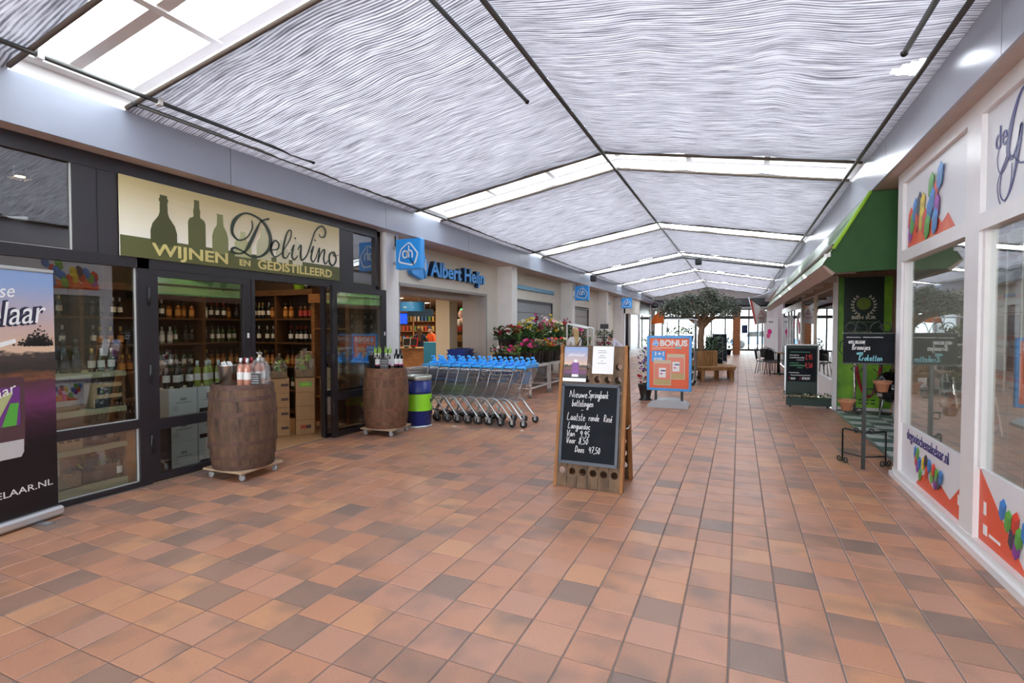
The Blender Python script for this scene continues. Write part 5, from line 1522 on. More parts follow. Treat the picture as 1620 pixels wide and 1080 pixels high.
person('person in a lilac white shirt bending over the far flowers', (-3.25, 16.1, 0), 1.7 - PI, 1.66, mat('lilac_shirt', (.66, .62, .74), .8), mat('grey_trousers', (.08, .08, .09), .8), M_hairdk, {'lean': .85, 'armL': ((.24, -.2, 1.22), (.16, -.42, 1.2)), 'armR': ((.24, -.2, 1.22), (.16, -.42, 1.2))})

# ================================================================== supermarket signs
M_ahw = mat('sign_white', (.82, .83, .84), .35); M_ahdk = mat('sign_navy_return', (.008, .03, .09), .4); M_ahface = mat('sign_blue_face', (.03, .33, .85), .35)
def house(cx, cz, w, h, r=.12):
    P = [(-.5, -.34), (-.38, .20), (.06, .5), (.5, .0), (.36, -.42), (.2, -.5)]
    out = []
    n_ = len(P)
    for i in range(n_):
        a, b_, c = Vector(P[i - 1]), Vector(P[i]), Vector(P[(i + 1) % n_])
        p0 = b_ + (a - b_).normalized() * r; p1 = b_ + (c - b_).normalized() * r
        for t in (0, .33, .67, 1):
            q = p0 * (1 - t) ** 2 + b_ * 2 * t * (1 - t) + p1 * t * t
            out.append((cx + q.x * w, cz + q.y * h))
    return out
def ah_letters(parent, face, origin, size):
    # round 'a' and 'h' monogram drawn with strokes
    m = MB(); T_ = plane_matrix(face, origin); k = size; wd_ = .045 * k
    ring_ = [(k * (.27 + .17 * math.cos(t * PI / 8)), k * (.26 + .24 * math.sin(t * PI / 8)), wd_) for t in range(1, 17)]
    ribbon(m, ring_ + [ring_[0]], T_, .004)
    ribbon(m, [(k * .46, k * .5, wd_), (k * .46, k * .02, wd_)], T_, .004)
    ribbon(m, [(k * .60, k * .86, wd_), (k * .60, k * .02, wd_)], T_, .004)
    ribbon(m, catmull([(k * .60, k * .36, wd_), (k * .68, k * .5, wd_), (k * .82, k * .47, wd_), (k * .88, k * .3, wd_), (k * .88, k * .02, wd_)], 5), T_, .004)
    m.build('monogram', M_ahw, parent, fix=False)
def cube_sign(label, x, y, z):
    o = thing('projecting_sign', label, 'sign', (x, y, z))
    MB().bbox(-.255, .255, 0, .14, -.26, .26, .012).build('light_box', M_ahface, o)
    for sgn, fc in ((-1, 'y-'),):
        MB().prism(house(.015, .0, .42, .42), -.012, 0, 'y').build('logo_outline', M_ahw, o)
        MB().prism(house(.015, .0, .365, .365), -.016, -.01, 'y').build('logo_field', M_ahblue, o)
        ah_letters(o, 'y-', (-.115, -.018, -.075), .25)
    for zz in (.12, -.14):
        MB().box(-.36, -.255, .04, .1, zz - .025, zz + .025).build('bracket', M_galv, o)
    MB().tube([(-.31, .07, .12), (-.31, .07, .34)], .012, 6).build('cable', M_ink, o)
    return o
cube_sign('blue cube sign with white monogram beside the wine shop', -5.21, 7.33, 2.895)
cube_sign('blue cube sign with white monogram at the second pilaster', -5.2, 17.9, 2.885)
cube_sign('blue cube sign with white monogram at the last pilaster', -5.22, 26.0, 2.885)
o = thing('wall_sign', 'blue lettering on the cream wall over the supermarket entrance', 'sign', (XA + .005, 9.07, 2.72))
lettering('Albert Heijn', .43, M_ahdk, o, 'x+', (.055, 0, 0), .05, width=2.44, name='letter_returns', offset=.012)
lettering('Albert Heijn', .43, M_ahface, o, 'x+', (.112, 0, 0), .006, width=2.44, name='letter_faces', offset=.010)
o = thing('wall_logo', 'blue house shaped logo panel left of the supermarket lettering', 'sign', (XA + .005, 8.68, 2.93))
MB().prism(house(0, 0, .62, .66), 0, .11, 'x').build('panel', M_ahface, o)
ah_letters(o, 'x+', (.112, -.2, -.12), .38)
MB().box(.11, .113, .18, .21, -.14, .1).build('side_print', M_ahw, o)

# ================================================================== shopping trolleys
def trolley_parts():
    P = []
    W = .265
    m = MB()
    top = lambda t: Vector((.06 - .84 * t, 0, .94 - .07 * t)); bot = lambda t: Vector((-.10 - .60 * t, 0, .42 + .07 * t))
    wt = lambda t: W - .05 * t; wb = lambda t: W - .05 - .05 * t
    r0 = .0042
    for sd in (-1, 1):
        for i in range(26):
            t = i / 25; a = top(t); b = bot(t)
            m.tube([(a.x, sd * wt(t), a.z), (b.x, sd * wb(t), b.z)], r0, 3, cap=False)
        for k in range(1, 7):
            u = k / 7
            pts = []
            for t in (0, 1):
                a = top(t); b = bot(t); q = a.lerp(b, u); pts.append((q.x, sd * (wt(t) * (1 - u) + wb(t) * u), q.z))
            m.tube(pts, r0 * (1.8 if k == 3 else 1), 3, cap=False)
    for i in range(9):
        s = -1 + 2 * i / 8
        a, b, c, d = top(0), bot(0), bot(1), top(1)
        m.tube([(a.x, s * wt(0), a.z - .02), (b.x, s * wb(0), b.z), (c.x, s * wb(1), c.z), (d.x, s * wt(1), d.z)], r0, 3, cap=False)
    for t in (.2, .4, .6, .8):
        b = bot(t); m.tube([(b.x, -wb(t), b.z), (b.x, wb(t), b.z)], r0, 3, cap=False)
    P.append(('basket_mesh', m.mesh('basket_mesh', M_chrome, fix=False)))
    m = MB(); a, d = top(0), top(1); b, c = bot(0), bot(1)
    m.tube([(a.x, -W, a.z), (d.x, -wt(1), d.z), (d.x - .02, 0, d.z), (d.x, wt(1), d.z), (a.x, W, a.z)], .006, 5)
    m.tube([(b.x, -wb(0), b.z), (c.x, -wb(1), c.z), (c.x, wb(1), c.z), (b.x, wb(0), b.z)], .006, 5, closed=True)
    P.append(('basket_rim', m.mesh('basket_rim', M_chrome)))
    m = MB()
    for sd in (-1, 1):
        pts = catmull([(0.0, sd * .265, .125), (-.12, sd * .26, .27), (-.24, sd * .255, .41), (-.36, sd * .25, .455), (-.50, sd * .24, .40), (-.62, sd * .225, .26), (-.68, sd * .215, .125)], 4)
        m.tube(pts, .016, 7)
        m.tube([(-.20, sd * .255, .37), (-.06, sd * .235, .62), (.05, sd * .265, .95)], .006, 5)
        m.tube([(-.10, sd * .21, .42), (-.2, sd * .25, .38)], .008, 5)
    m.tube([(-.30, -.25, .44), (-.30, .25, .44)], .009, 6); m.tube([(-.66, -.215, .15), (-.66, .215, .15)], .009, 6)
    P.append(('chassis', m.mesh('chassis', M_galv)))
    m = MB().bbox(.045, .085, -.275, .275, 1.0, 1.035, .012)
    m.bbox(-.12, .06, -.262, .262, .958, .985, .01)
    for sd in (-1, 1): m.tube([(.05, sd * .265, .93), (.065, sd * .27, 1.02)], .014, 6)
    P.append(('handle', m.mesh('handle', mat('trolley_blue', (.045, .40, .88), .3))))
    m = MB().at(-.035, 0, .80, ry=.30).bbox(-.006, .006, -.17, .17, -.12, .1, .004)
    P.append(('child_seat_flap', m.mesh('child_seat_flap', mat('trolley_blue', (0, 0, 0)))))
    lk = []
    for y in (-.12, .1):
        m = MB().at(.062, y, 1.03).bbox(-.03, .03, -.035, .035, 0, .055, .008)
        m.tube([(0, 0, .05), (.0, 0, .085), (-.03, 0, .10)], .012, 6); m.bbox(-.05, -.005, -.03, .03, .075, .105, .006)
        lk.append(('coin_lock', m.mesh('coin_lock', mat('trolley_blue', (0, 0, 0)))))
    P += lk
    for x, y in ((.0, -.265), (.0, .265), (-.68, -.215), (-.68, .215)):
        w_ = MB().at(x + .02, y, .062, rx=PI / 2).lathe([(.018, -.018), (.054, -.018), (.062, -.009), (.062, .009), (.054, .018), (.018, .018)], 16)
        P.append(('caster_wheel', w_.mesh('caster_wheel', M_dark)))
        f = MB().at(x + .02, y, 0); f.box(-.02, .02, -.026, -.019, .045, .115); f.box(-.02, .02, .019, .026, .045, .115); f.box(-.03, .025, -.026, .026, .105, .125)
        P.append(('caster_fork', f.mesh('caster_fork', M_galv)))
    return P
TP = trolley_parts()
for k in range(10):
    lab = 'chrome shopping trolley with blue handle nested in the row' if k else 'last chrome shopping trolley at the open end of the row'
    o = thing('shopping_trolley', lab, 'shopping trolley', (-3.20 - .203 * k, 7.885, 0), random.uniform(-.012, .012), 'trolleys nested in the row')
    for nm, me in TP: link(nm, me, o)

# ================================================================== flower stall
M_tblw = mat('white_table_steel', (.68, .68, .67), .4)
def flower_table(x0, x1, y0, y1, label, zt=.74):
    o = thing('flower_table', label, 'table', (x0, y0, 0))
    w, d = x1 - x0, y1 - y0
    for x in (.025, w - .025):
        for y in (.025, d - .025):
            lg = MB().box(x - .022, x + .022, y - .022, y + .022, .09, zt - .04).build('leg', M_tblw, o)
            MB().at(x, y, .042, rx=PI / 2).lathe([(.012, -.014), (.04, -.012), (.04, .012), (.012, .014)], 12).build('caster', M_grey, lg)
    m = MB(); m.box(0, w, 0, .04, zt - .045, zt); m.box(0, w, d - .04, d, zt - .045, zt); m.box(0, .04, .04, d - .04, zt - .045, zt); m.box(w - .04, w, .04, d - .04, zt - .045, zt)
    m.build('top_frame', M_tblw, o)
    n_ = max(4, int(w / .09))
    for i in range(n_):
        x = .05 + (w - .1) * i / (n_ - 1); MB().box(x - .025, x + .025, .04, d - .04, zt - .02, zt - .002).build('slat', mat('pale_table_slat', (.52, .46, .36), .6), o)
    m = MB()
    for y in (.025, d - .025): m.box(.025, w - .025, y - .015, y + .015, .2, .23)
    m.box(.01, .04, .025, d - .025, .2, .23); m.box(w - .04, w - .01, .025, d - .025, .2, .23)
    m.build('stretcher', M_tblw, o)
    return o
TY = [(11.0, 12.25), (12.35, 13.6), (13.7, 14.95), (15.05, 16.3)]
ordn = ('first', 'second', 'third', 'fourth')
for k, (a, b_) in enumerate(TY):
    flower_table(-5.5, -4.40, a, b_, 'white steel flower table, %s along the wall from the supermarket door' % ordn[k])
    o = thing('display_riser', 'wooden riser on the %s flower table' % ordn[k], 'riser', (-5.45, a + .05, .745))
    MB().box(0, .5, 0, b_ - a - .1, .27, .30).build('top_board', M_crate, o)
    for x in (0, .47):
        MB().box(x, x + .03, 0, b_ - a - .1, 0, .27).build('side_board', M_crate, o)
M_bucket = mat('black_bucket_plastic', (.012, .012, .013), .35)
bucket_me = MB().lathe([(.0, .0), (.10, 0), (.105, .01), (.14, .30), (.148, .305), (.148, .32), (.135, .32), (.1, .03), (0, .03)], 20, cap=False).mesh('bucket', M_bucket)
M_leaf = [mat('leaf_green_%d' % i, c, .55, var=.25, scale=30) for i, c in enumerate([(.035, .10, .02), (.07, .17, .03), (.02, .06, .02), (.13, .25, .05)])]
FC = {'pink': (.75, .12, .28), 'hot pink': (.80, .03, .30), 'red': (.55, .012, .02), 'dark red': (.25, .008, .02), 'orange': (.85, .24, .03), 'yellow': (.85, .60, .05), 'white': (.78, .76, .68), 'magenta': (.45, .02, .16), 'cream': (.80, .70, .42), 'purple': (.22, .04, .36), 'peach': (.85, .42, .28), 'coral': (.80, .10, .06), 'pale pink': (.80, .45, .48)}
M_fl = {k: mat('petal_' + k.replace(' ', '_'), c, .6, var=.25, scale=25) for k, c in FC.items()}
def bloom(mb, c, r, rr):
    # a small flower head: ring of petals round a centre
    x, y, z = c
    tilt = Matrix.Rotation(rr.uniform(-.9, .9), 3, 'X') @ Matrix.Rotation(rr.uniform(-.9, .9), 3, 'Y')
    for lay, (n_, q, up) in enumerate(((7, 1.0, .15), (5, .6, .5))):
        for j in range(n_):
            t = 2 * PI * j / n_ + lay * .4
            d = Vector((math.cos(t), math.sin(t), 0)); e = Vector((-math.sin(t), math.cos(t), 0))
            P = [Vector((0, 0, 0)), d * r * q * .6 + e * r * .33 + Vector((0, 0, r * up * .6)), d * r * q + Vector((0, 0, r * up)), d * r * q * .6 - e * r * .33 + Vector((0, 0, r * up * .6))]
            mb.add([tuple(Vector(c) + tilt @ p_) for p_ in P], [(0, 1, 2, 3)], True)
    mb.ball(c, r * .32, 6, 4)
def flower_bucket(label, loc, colours, spread=.2, height=.34, n=26, group=None, tall=False, r=.042, bucket=True, seed=0):
    rr = random.Random(seed)
    o = thing('flower_bucket', label, 'flower bucket', loc, rr.uniform(0, 6), group)
    if bucket: link('bucket', bucket_me, o)
    z0 = .28
    by = {}
    lf = MB(); st = MB()
    for k in range(n):
        t = rr.uniform(0, 2 * PI); q = math.sqrt(rr.random()) * spread
        hh = z0 + height * (1 - .45 * (q / spread) ** 2) * rr.uniform(.75, 1.05) * (rr.uniform(.6, 1.5) if tall else 1)
        c = (q * math.cos(t), q * math.sin(t), hh)
        col = rr.choice(colours)
        bloom(by.setdefault(col, MB()), c, r * rr.uniform(.75, 1.25), rr)
        st.tube([(c[0] * .25, c[1] * .25, .1), (c[0] * .6, c[1] * .6, hh * .6), c], .004, 3, cap=False)
    for k in range(n * 5):
        t = rr.uniform(0, 2 * PI); q = math.sqrt(rr.random()) * spread * 1.1; z = z0 + height * rr.uniform(.0, .85)
        b_ = Vector((q * math.cos(t), q * math.sin(t), z)); d = Vector((math.cos(t) * .6 + rr.uniform(-.5, .5), math.sin(t) * .6 + rr.uniform(-.5, .5), rr.uniform(-.1, .9))).normalized() * rr.uniform(.06, .13)
        e = d.cross(Vector((rr.uniform(-1, 1), rr.uniform(-1, 1), 1))).normalized() * .022
        lf.add([tuple(b_), tuple(b_ + d * .5 + e), tuple(b_ + d), tuple(b_ + d * .5 - e)], [(0, 1, 2, 3)], True)
    for col, mb_ in by.items():
        q = mb_.build('blooms', M_fl[col], o, fix=False); q['kind'] = 'stuff'
    q = lf.build('leaves', M_leaf[seed % 4], o, fix=False); q['kind'] = 'stuff'
    q = st.build('stems', M_leaf[0], o, fix=False); q['kind'] = 'stuff'
    return o
FR = [(['pink', 'hot pink'], 'pink'), (['hot pink', 'purple'], 'hot pink and purple'), (['orange', 'peach', 'cream'], 'orange and peach'), (['white', 'pale pink'], 'pale pink and white'),
      (['orange', 'coral', 'yellow'], 'orange and coral'), (['peach', 'pale pink', 'purple'], 'peach and purple'), (['coral', 'white'], 'coral and white'), (['red', 'coral'], 'red'),
      (['cream', 'red'], 'cream and red'), (['red', 'dark red'], 'dark red'), (['magenta', 'pink'], 'magenta'), (['cream', 'yellow'], 'cream yellow'),
      (['pink', 'magenta'], 'pink and magenta'), (['hot pink', 'pale pink'], 'hot and pale pink'), (['cream', 'white'], 'cream white'), (['red', 'pink'], 'red and pink')]
BK = [(['white', 'dark red'], 'white and dark red', False), (['dark red', 'red'], 'deep red', False), (['red', 'dark red'], 'bright red', False), (['yellow', 'cream', 'white'], 'tall yellow lily', True), (['yellow', 'white'], 'tall yellow and white', True), (['magenta', 'dark red'], 'tall magenta', True),
      (['pink', 'white'], 'pink and white carnation', True), (['red', 'pale pink'], 'red and pale pink carnation', True), (['cream', 'yellow'], 'cream and yellow', True), (['white', 'cream'], 'white spray', True), (['magenta', 'red'], 'magenta and red', True), (['magenta', 'pink'], 'magenta spray', True)]
i = 0
for k, (a, b_) in enumerate(TY):
    for q in range(4):
        cols, nm = FR[i]
        flower_bucket('bucket of %s flowers at the front of the %s flower table' % (nm, ordn[k]), (-4.60 - .03 * (q % 2), a + .17 + q * .303, .745), cols, .20, .30, 40, 'buckets on the flower tables', r=.066, seed=40 + i)
        i += 1
i = 0
for k, (a, b_) in enumerate(TY):
    for q in range(3):
        cols, nm, tall = BK[i]
        flower_bucket('bucket of %s flowers on the riser of the %s flower table' % (nm, ordn[k]), (-5.2, a + .22 + q * .4, 1.048), cols, .23, .34 if not tall else .46, 40, 'buckets on the risers', r=.060, tall=tall, seed=70 + i)
        i += 1
for k, (x, y, cols, nm) in enumerate(((-5.05, 10.6, ['pink', 'white'], 'pink'), (-4.75, 10.72, ['hot pink'], 'hot pink'))):
    o = thing('bucket_stool', 'small wooden stool under the %s bucket by the supermarket door' % nm, 'stool', (x, y, 0))
    MB().box(-.16, .16, -.16, .16, .66, .70).build('seat', M_crate, o)
    for sx in (-.14, .14):
        for sy in (-.14, .14): MB().box(sx - .015, sx + .015, sy - .015, sy + .015, 0, .66).build('leg', M_crate, o)
    flower_bucket('black bucket of %s flowers on a stool by the supermarket door' % nm, (x, y, .703), cols, .15, .24, 16, seed=90 + k)
# white frame rack and small board at the end of the stall
o = thing('flower_rack', 'white open frame rack among the flower tables', 'rack', (-4.1, 14.0, 0))
for x in (-.3, .3):
    for y in (-.3, .3): MB().box(x - .018, x + .018, y - .018, y + .018, 0, 1.62 if x > 0 else 1.75).build('post', M_tblw, o)
for z in (.3, 1.0):
    MB().box(-.3, .3, -.3, .3, z, z + .02).build('shelf', M_tblw, o)
for y in (-.3, .3): MB().tube([(-.3, y, 1.74), (.3, y, 1.61)], .018, 4).build('top_rail', M_tblw, o)
flower_bucket('black bucket of magenta flowers on the white frame rack', (-4.12, 14.0, 1.023), ['magenta', 'pink'], .2, .3, 24, seed=120)
flower_bucket('black bucket of cream flowers on the low shelf of the white rack', (-4.12, 14.0, .323), ['cream', 'white'], .2, .3, 20, seed=121)
o = thing('plant_stand', 'black plant stand with a small blank board', 'stand', (-4.15, 17.0, 0))
MB().tube([(0, 0, 0), (0, 0, 1.62)], .018, 6).build('post', M_ink, o)
for z in (.5, .95, 1.3): MB().at(0, 0, z).lathe([(0, 0), (.25, 0), (.25, .02), (0, .02)], 18, cap=False).build('tray', M_ink, o)
MB().lathe([(.22, 0), (.2, .02), (.03, .03)], 16).build('foot', M_ink, o)
MB().box(-.14, .14, -.012, .012, 1.6, 1.76).build('board', mat('small_slate_board', (.05, .05, .055), .6), o)
for z, c, nm in ((.522, ['magenta', 'pink'], 'magenta'), (.972, ['pink', 'hot pink'], 'hot pink'), (1.322, ['white'], 'white')):
    flower_bucket('low spray of %s flowers on the black plant stand' % nm, (-4.15, 17.0, z - .24), c, .24, .16, 18, bucket=False, seed=int(z * 100))

for k, (x, y, lb) in enumerate(((-4.28, 7.30, 'small white paper scrap on the tiles before the trolley row'), (-3.12, 7.42, 'small white paper scrap under the last trolley wheel'))):
    o = thing('paper_scrap', lb, 'litter', (x, y, .001), .4 + k)
    MB().add([(-.035, -.02, 0), (.03, -.025, .002), (.035, .02, .008), (-.03, .025, .003)], [(0, 1, 2, 3)]).build('scrap', M_whiteink, o, fix=False)
# ================================================================== riddling-rack A-board
M_plank = wood_mat('weathered_plank', (.055, .032, .019), (.22, .13, .07), 12)
M_edge = wood_mat('orange_brown_edge', (.22, .085, .025), (.42, .19, .06), 10)
M_slate = mat('chalk_slate', (.012, .014, .018), .75, var=.25, scale=5, spec=.15)
M_slatefr = mat('navy_board_frame', (.025, .032, .05), .4)
M_chalk = mat('white_chalk', (.75, .76, .76), .8)
ab = thing('a_frame_board', 'wooden bottle riddling rack used as an A-frame chalkboard stand', 'sign board', (-1.385, 5.245, 0))
HA = 1.44; W_ = .345; FY = .255
def plank_with_holes(x0, x1, L_, holes):
    # local: x across, z along the board; holes are real round openings
    th = .018
    bm_ = bmesh.new()
    m = MB()
    cx = (x0 + x1) / 2
    zs = [0] + [h for h in holes] + [L_]
    r = min(.036, (x1 - x0) / 2 - .008)
    n_ = 12
    # cells around each hole (square frame with round hole), plain strips between
    z = 0
    for h in holes:
        if h - r - .01 > z: m.box(x0, x1, -th, 0, z, h - r - .01)
        ring_ = [(cx + r * math.cos(2 * PI * j / n_), h + r * math.sin(2 * PI * j / n_)) for j in range(n_)]
        sq = []
        hx_ = (x1 - x0) / 2; hz = r + .01
        for j in range(n_):
            c, s_ = math.cos(2 * PI * j / n_), math.sin(2 * PI * j / n_)
            k = min(hx_ / abs(c) if abs(c) > 1e-6 else 9, hz / abs(s_) if abs(s_) > 1e-6 else 9)
            if abs(abs(c) - abs(s_)) < .4: k = None
            if k is None: sq.append((cx + hx_ * (1 if c > 0 else -1), h + hz * (1 if s_ > 0 else -1)))
            else: sq.append((cx + k * c, h + k * s_))
        vs = [(a, -th, b) for a, b in ring_] + [(a, -th, b) for a, b in sq] + [(a, 0, b) for a, b in ring_] + [(a, 0, b) for a, b in sq]
        fs = []
        for j in range(n_):
            q = (j + 1) % n_
            fs += [(j, q, n_ + q, n_ + j), (2 * n_ + j, 3 * n_ + j, 3 * n_ + q, 2 * n_ + q), (j, 2 * n_ + j, 2 * n_ + q, q)]
        m.add(vs, fs, False)
        z = h + r + .01
    if z < L_: m.box(x0, x1, -th, 0, z, L_)
    return m
LB = math.hypot(HA, FY); AN = math.atan2(FY, HA)
def rack_leaf(sgn, nm):
    # the leaf leans so that its foot is FY from the centre, top at the apex
    piv = bpy.data.objects.new(nm, MB().box(-W_ - .012, -W_ + .02, -.02, .05, 0, LB).mesh(nm, M_edge))
    COL.objects.link(piv); piv.parent = ab
    piv.location = (0, -FY * sgn, .0)
    piv.rotation_euler = (-AN * 1, 0, 0) if sgn > 0 else (-AN, 0, PI)
    MB().box(W_ - .02, W_ + .012, -.02, .05, 0, LB).build('side_rail', M_edge, piv)
    n_ = 6; pw_ = 2 * (W_ - .02) / n_
    for k in range(n_):
        x0 = -W_ + .02 + k * pw_
        plank_with_holes(x0 + .002, x0 + pw_ - .002, LB - .01, [.16 + .135 * j for j in range(9)]).build('plank', M_plank, piv, fix=False)
    return piv
lf = rack_leaf(1, 'front_leaf'); rb_ = rack_leaf(-1, 'rear_leaf')
MB().tube([(.35, -.16, .62), (.36, 0, .60), (.35, .16, .62)], .006, 5).build('spacer_rope', M_whiteink, ab)
def leaf_thing(name, label, cat, x, z):
    # things fixed on the leaning front face
    o = thing(name, label, cat, (0, 0, 0))
    o.matrix_world = Matrix.Translation((-1.385, 5.245 - FY, 0)) @ Matrix.Rotation(-AN, 4, 'X') @ Matrix.Translation((x, -.021, z))
    return o
cb = leaf_thing('chalkboard', 'framed chalkboard with white handwriting hung on the riddling rack', 'chalkboard', -.005, .245)
BW, BH = .292, .80
MB().box(-BW, BW, -.012, 0, 0, BH).build('slate', M_slate, cb)
for a in ((-BW - .012, -BW + .016, 0, BH), (BW - .016, BW + .012, 0, BH), (-BW - .012, BW + .012, -.012, .02), (-BW - .012, BW + .012, BH - .02, BH + .012)):
    MB().box(a[0], a[1], -.024, .0, a[2], a[3]).build('frame_strip', M_slatefr, cb)
wr = MB(); Tc = plane_matrix('y-', (-BW, -.0125, 0))
def wl(t, x, z, s, sx=1.0, w=.0027): handwriting(t, x, z, s, wr, Tc, w, sx=sx)
wl('Nieuwe', .07, .665, .075, .88); wl('Springbank', .27, .668, .075, .62)
wl('bottelingen', .10, .575, .07, .72)
wl('-', .2, .515, .07, 1)
wl('Laatste', .055, .43, .078, .80); wl('ronde', .285, .435, .07, .70); wl('Rosé', .44, .435, .07, .66)
wl('Languedoc', .07, .345, .065, .85)
wl('Van', .06, .265, .065, .95); wl('9,95', .20, .265, .065, .95)
wl('Voor', .06, .195, .065, .85); wl('8,50', .19, .195, .065, .95)
wl('Doos', .155, .11, .065, .80); wl('47,50', .30, .112, .065, .85)
wr.build('writing', M_chalk, cb, fix=False).__setitem__('kind', 'stuff')
ps = leaf_thing('poster', 'small sunset poster with a liqueur glass taped on the riddling rack', 'poster', -.185, 1.105)
def sunset_mat(name, zdark=.45, horizon=.55):
    m = bpy.data.materials.new(name); N, L, B = nodes_of(m)
    tc = N.new('ShaderNodeTexCoord'); sp = N.new('ShaderNodeSeparateXYZ'); L.new(tc.outputs['Generated'], sp.inputs[0])
    mp = N.new('ShaderNodeMapping'); mp.inputs['Scale'].default_value = (3, 3, 14); L.new(tc.outputs['Generated'], mp.inputs[0])
    nt = N.new('ShaderNodeTexNoise'); nt.inputs['Scale'].default_value = 2.2; nt.inputs['Detail'].default_value = 6; L.new(mp.outputs[0], nt.inputs['Vector'])
    ad = N.new('ShaderNodeMath'); ad.operation = 'MULTIPLY_ADD'; ad.inputs[1].default_value = .10; L.new(nt.outputs['Fac'], ad.inputs[0]); L.new(sp.outputs['Z'], ad.inputs[2])
    rp = N.new('ShaderNodeValToRGB'); E = rp.color_ramp.elements
    st_ = [(0, (.006, .005, .007)), (zdark - .12, (.008, .006, .009)), (zdark - .02, (.05, .018, .035)), (zdark + .06, (.17, .04, .13)), (zdark + .13, (.10, .04, .05)), (horizon + .06, (.22, .09, .045)), (horizon + .10, (.035, .03, .028)), (horizon + .155, (.07, .055, .05)), (horizon + .17, (.72, .50, .34)), (horizon + .27, (.58, .42, .38)), (1.0, (.25, .36, .60))]
    E[0].position, E[0].color = st_[0][0], (*st_[0][1], 1); E[1].position, E[1].color = st_[-1][0], (*st_[-1][1], 1)
    for p_, c in st_[1:-1]:
        e = E.new(p_); e.color = (*c, 1)
    L.new(ad.outputs[0], rp.inputs[0]); L.new(rp.outputs[0], B.inputs['Base Color']); B.inputs['Roughness'].default_value = .35
    return m
M_sunset2 = sunset_mat('small_sunset_print', .2, .32)
MB().box(-.125, .125, -.004, 0, 0, .335).build('print', M_sunset2, ps)
MB().prism([(-.035, .03), (.035, .03), (.04, .16), (.03, .17), (-.03, .17), (-.04, .16)], -.006, -.003, 'y').build('glass_picture', mat('label_purple', (.20, .06, .26), .4), ps)
MB().prism([(-.035, .02), (.035, .02), (.035, .045), (-.035, .045)], -.0065, -.003, 'y').build('glass_foot', M_whiteink, ps)
MB().box(-.015, .015, -.0065, -.003, .17, .2).build('glass_neck', M_whiteink, ps)
lettering('abbelaar', .055, M_whiteink, ps, 'y-', (-.09, -.0055, .235), .0008, shear=.35)
MB().box(-.13, .12, -.012, 0, -.03, .004).build('poster_clip', M_galv, ps)
nb = leaf_thing('paper_notice', 'white paper notice pinned at the top of the riddling rack', 'notice', .105, 1.165)
MB().box(-.11, .11, -.004, 0, 0, .285).build('sheet', M_whiteink, nb)
for k, (z, wd_) in enumerate(((.235, .08), (.215, .09), (.185, .05), (.165, .08), (.13, .02), (.105, .09))):
    MB().box(-wd_ / 2 - .01, wd_ / 2 - .01, -.0048, -.003, z, z + .006).build('text_line', M_grey, nb)

# ================================================================== BONUS board
M_bonus = mat('bonus_orange', (.80, .12, .035), .4, var=.05); M_bfr = mat('bonus_frame_blue', (.06, .34, .78), .35)
bb = thing('poster_stand', 'blue framed orange BONUS poster stand on a grey water base', 'sign board', (-1.32, 10.97, 0))
BWd, Z0, Z1 = .445, .325, 1.465
MB().box(-BWd + .05, BWd - .05, -.018, .018, Z0 + .05, Z1 - .05).build('poster', M_bonus, bb)
for a in ((-BWd, -BWd + .055, Z0, Z1), (BWd - .055, BWd, Z0, Z1), (-BWd + .055, BWd - .055, Z0, Z0 + .055), (-BWd + .055, BWd - .055, Z1 - .055, Z1)):
    MB().bbox(a[0], a[1], -.03, .03, a[2], a[3], .008).build('frame_strip', M_bfr, bb)
for x in (-.26, .26): MB().box(x - .025, x + .025, -.02, .02, .12, Z0).build('upright', M_ink, bb)
m = MB(); prof = [(-.40, .0), (-.40, .05), (-.34, .10), (-.2, .15), (0, .165), (.2, .15), (.34, .10), (.40, .05), (.40, 0)]
m.prism(prof, -.24, .24, 'y'); m.build('water_base', mat('grey_base_plastic', (.42, .43, .46), .35), bb)
for x in (-.3, .3): MB().box(x - .06, x + .06, -.2, .2, -.0, .012).build('foot', M_dark, bb)
PY = -.0195
lettering('BONUS', .17, M_whiteink, bb, 'y-', (-.185, PY, 1.255), .001, width=.54, offset=.007)
MB().prism(house(-.27, 1.315, .14, .15), PY - .001, PY + .001, 'y').build('logo_outline', M_whiteink, bb)
MB().prism(house(-.27, 1.315, .115, .125), PY - .002, PY + .001, 'y').build('logo_field', M_ahface, bb)
ah_letters(bb, 'y-', (-.31, PY - .003, 1.285), .085)
MB().box(-.34, .1, PY, PY + .001, 1.205, 1.222).build('small_print', mat('pale_print_orange', (.8, .55, .45), .5), bb)
MB().box(-.34, -.16, PY, PY + .001, 1.18, 1.19).build('small_print', mat('pale_print_orange', (.8, .55, .45)), bb)
MB().prism([(.12, 1.20), (.24, 1.20), (.25, 1.215), (.23, 1.235), (.13, 1.235), (.11, 1.215)], PY, PY + .001, 'y').build('logo_print', mat('teal_print', (.15, .5, .55), .4), bb)
MB().box(-.345, -.075, PY - .0012, PY + .001, .925, 1.15).build('offer_square', M_ahface, bb)
lettering('1+1', .115, M_whiteink, bb, 'y-', (-.305, PY - .002, 1.05), .001, width=.18, offset=.004)
lettering('gratis', .085, M_whiteink, bb, 'y-', (-.305, PY - .002, .965), .001, width=.18, offset=.002)
M_pk = mat('cheese_pack_print', (.50, .36, .14), .4); M_pk2 = mat('pack_window_print', (.78, .24, .16), .4)
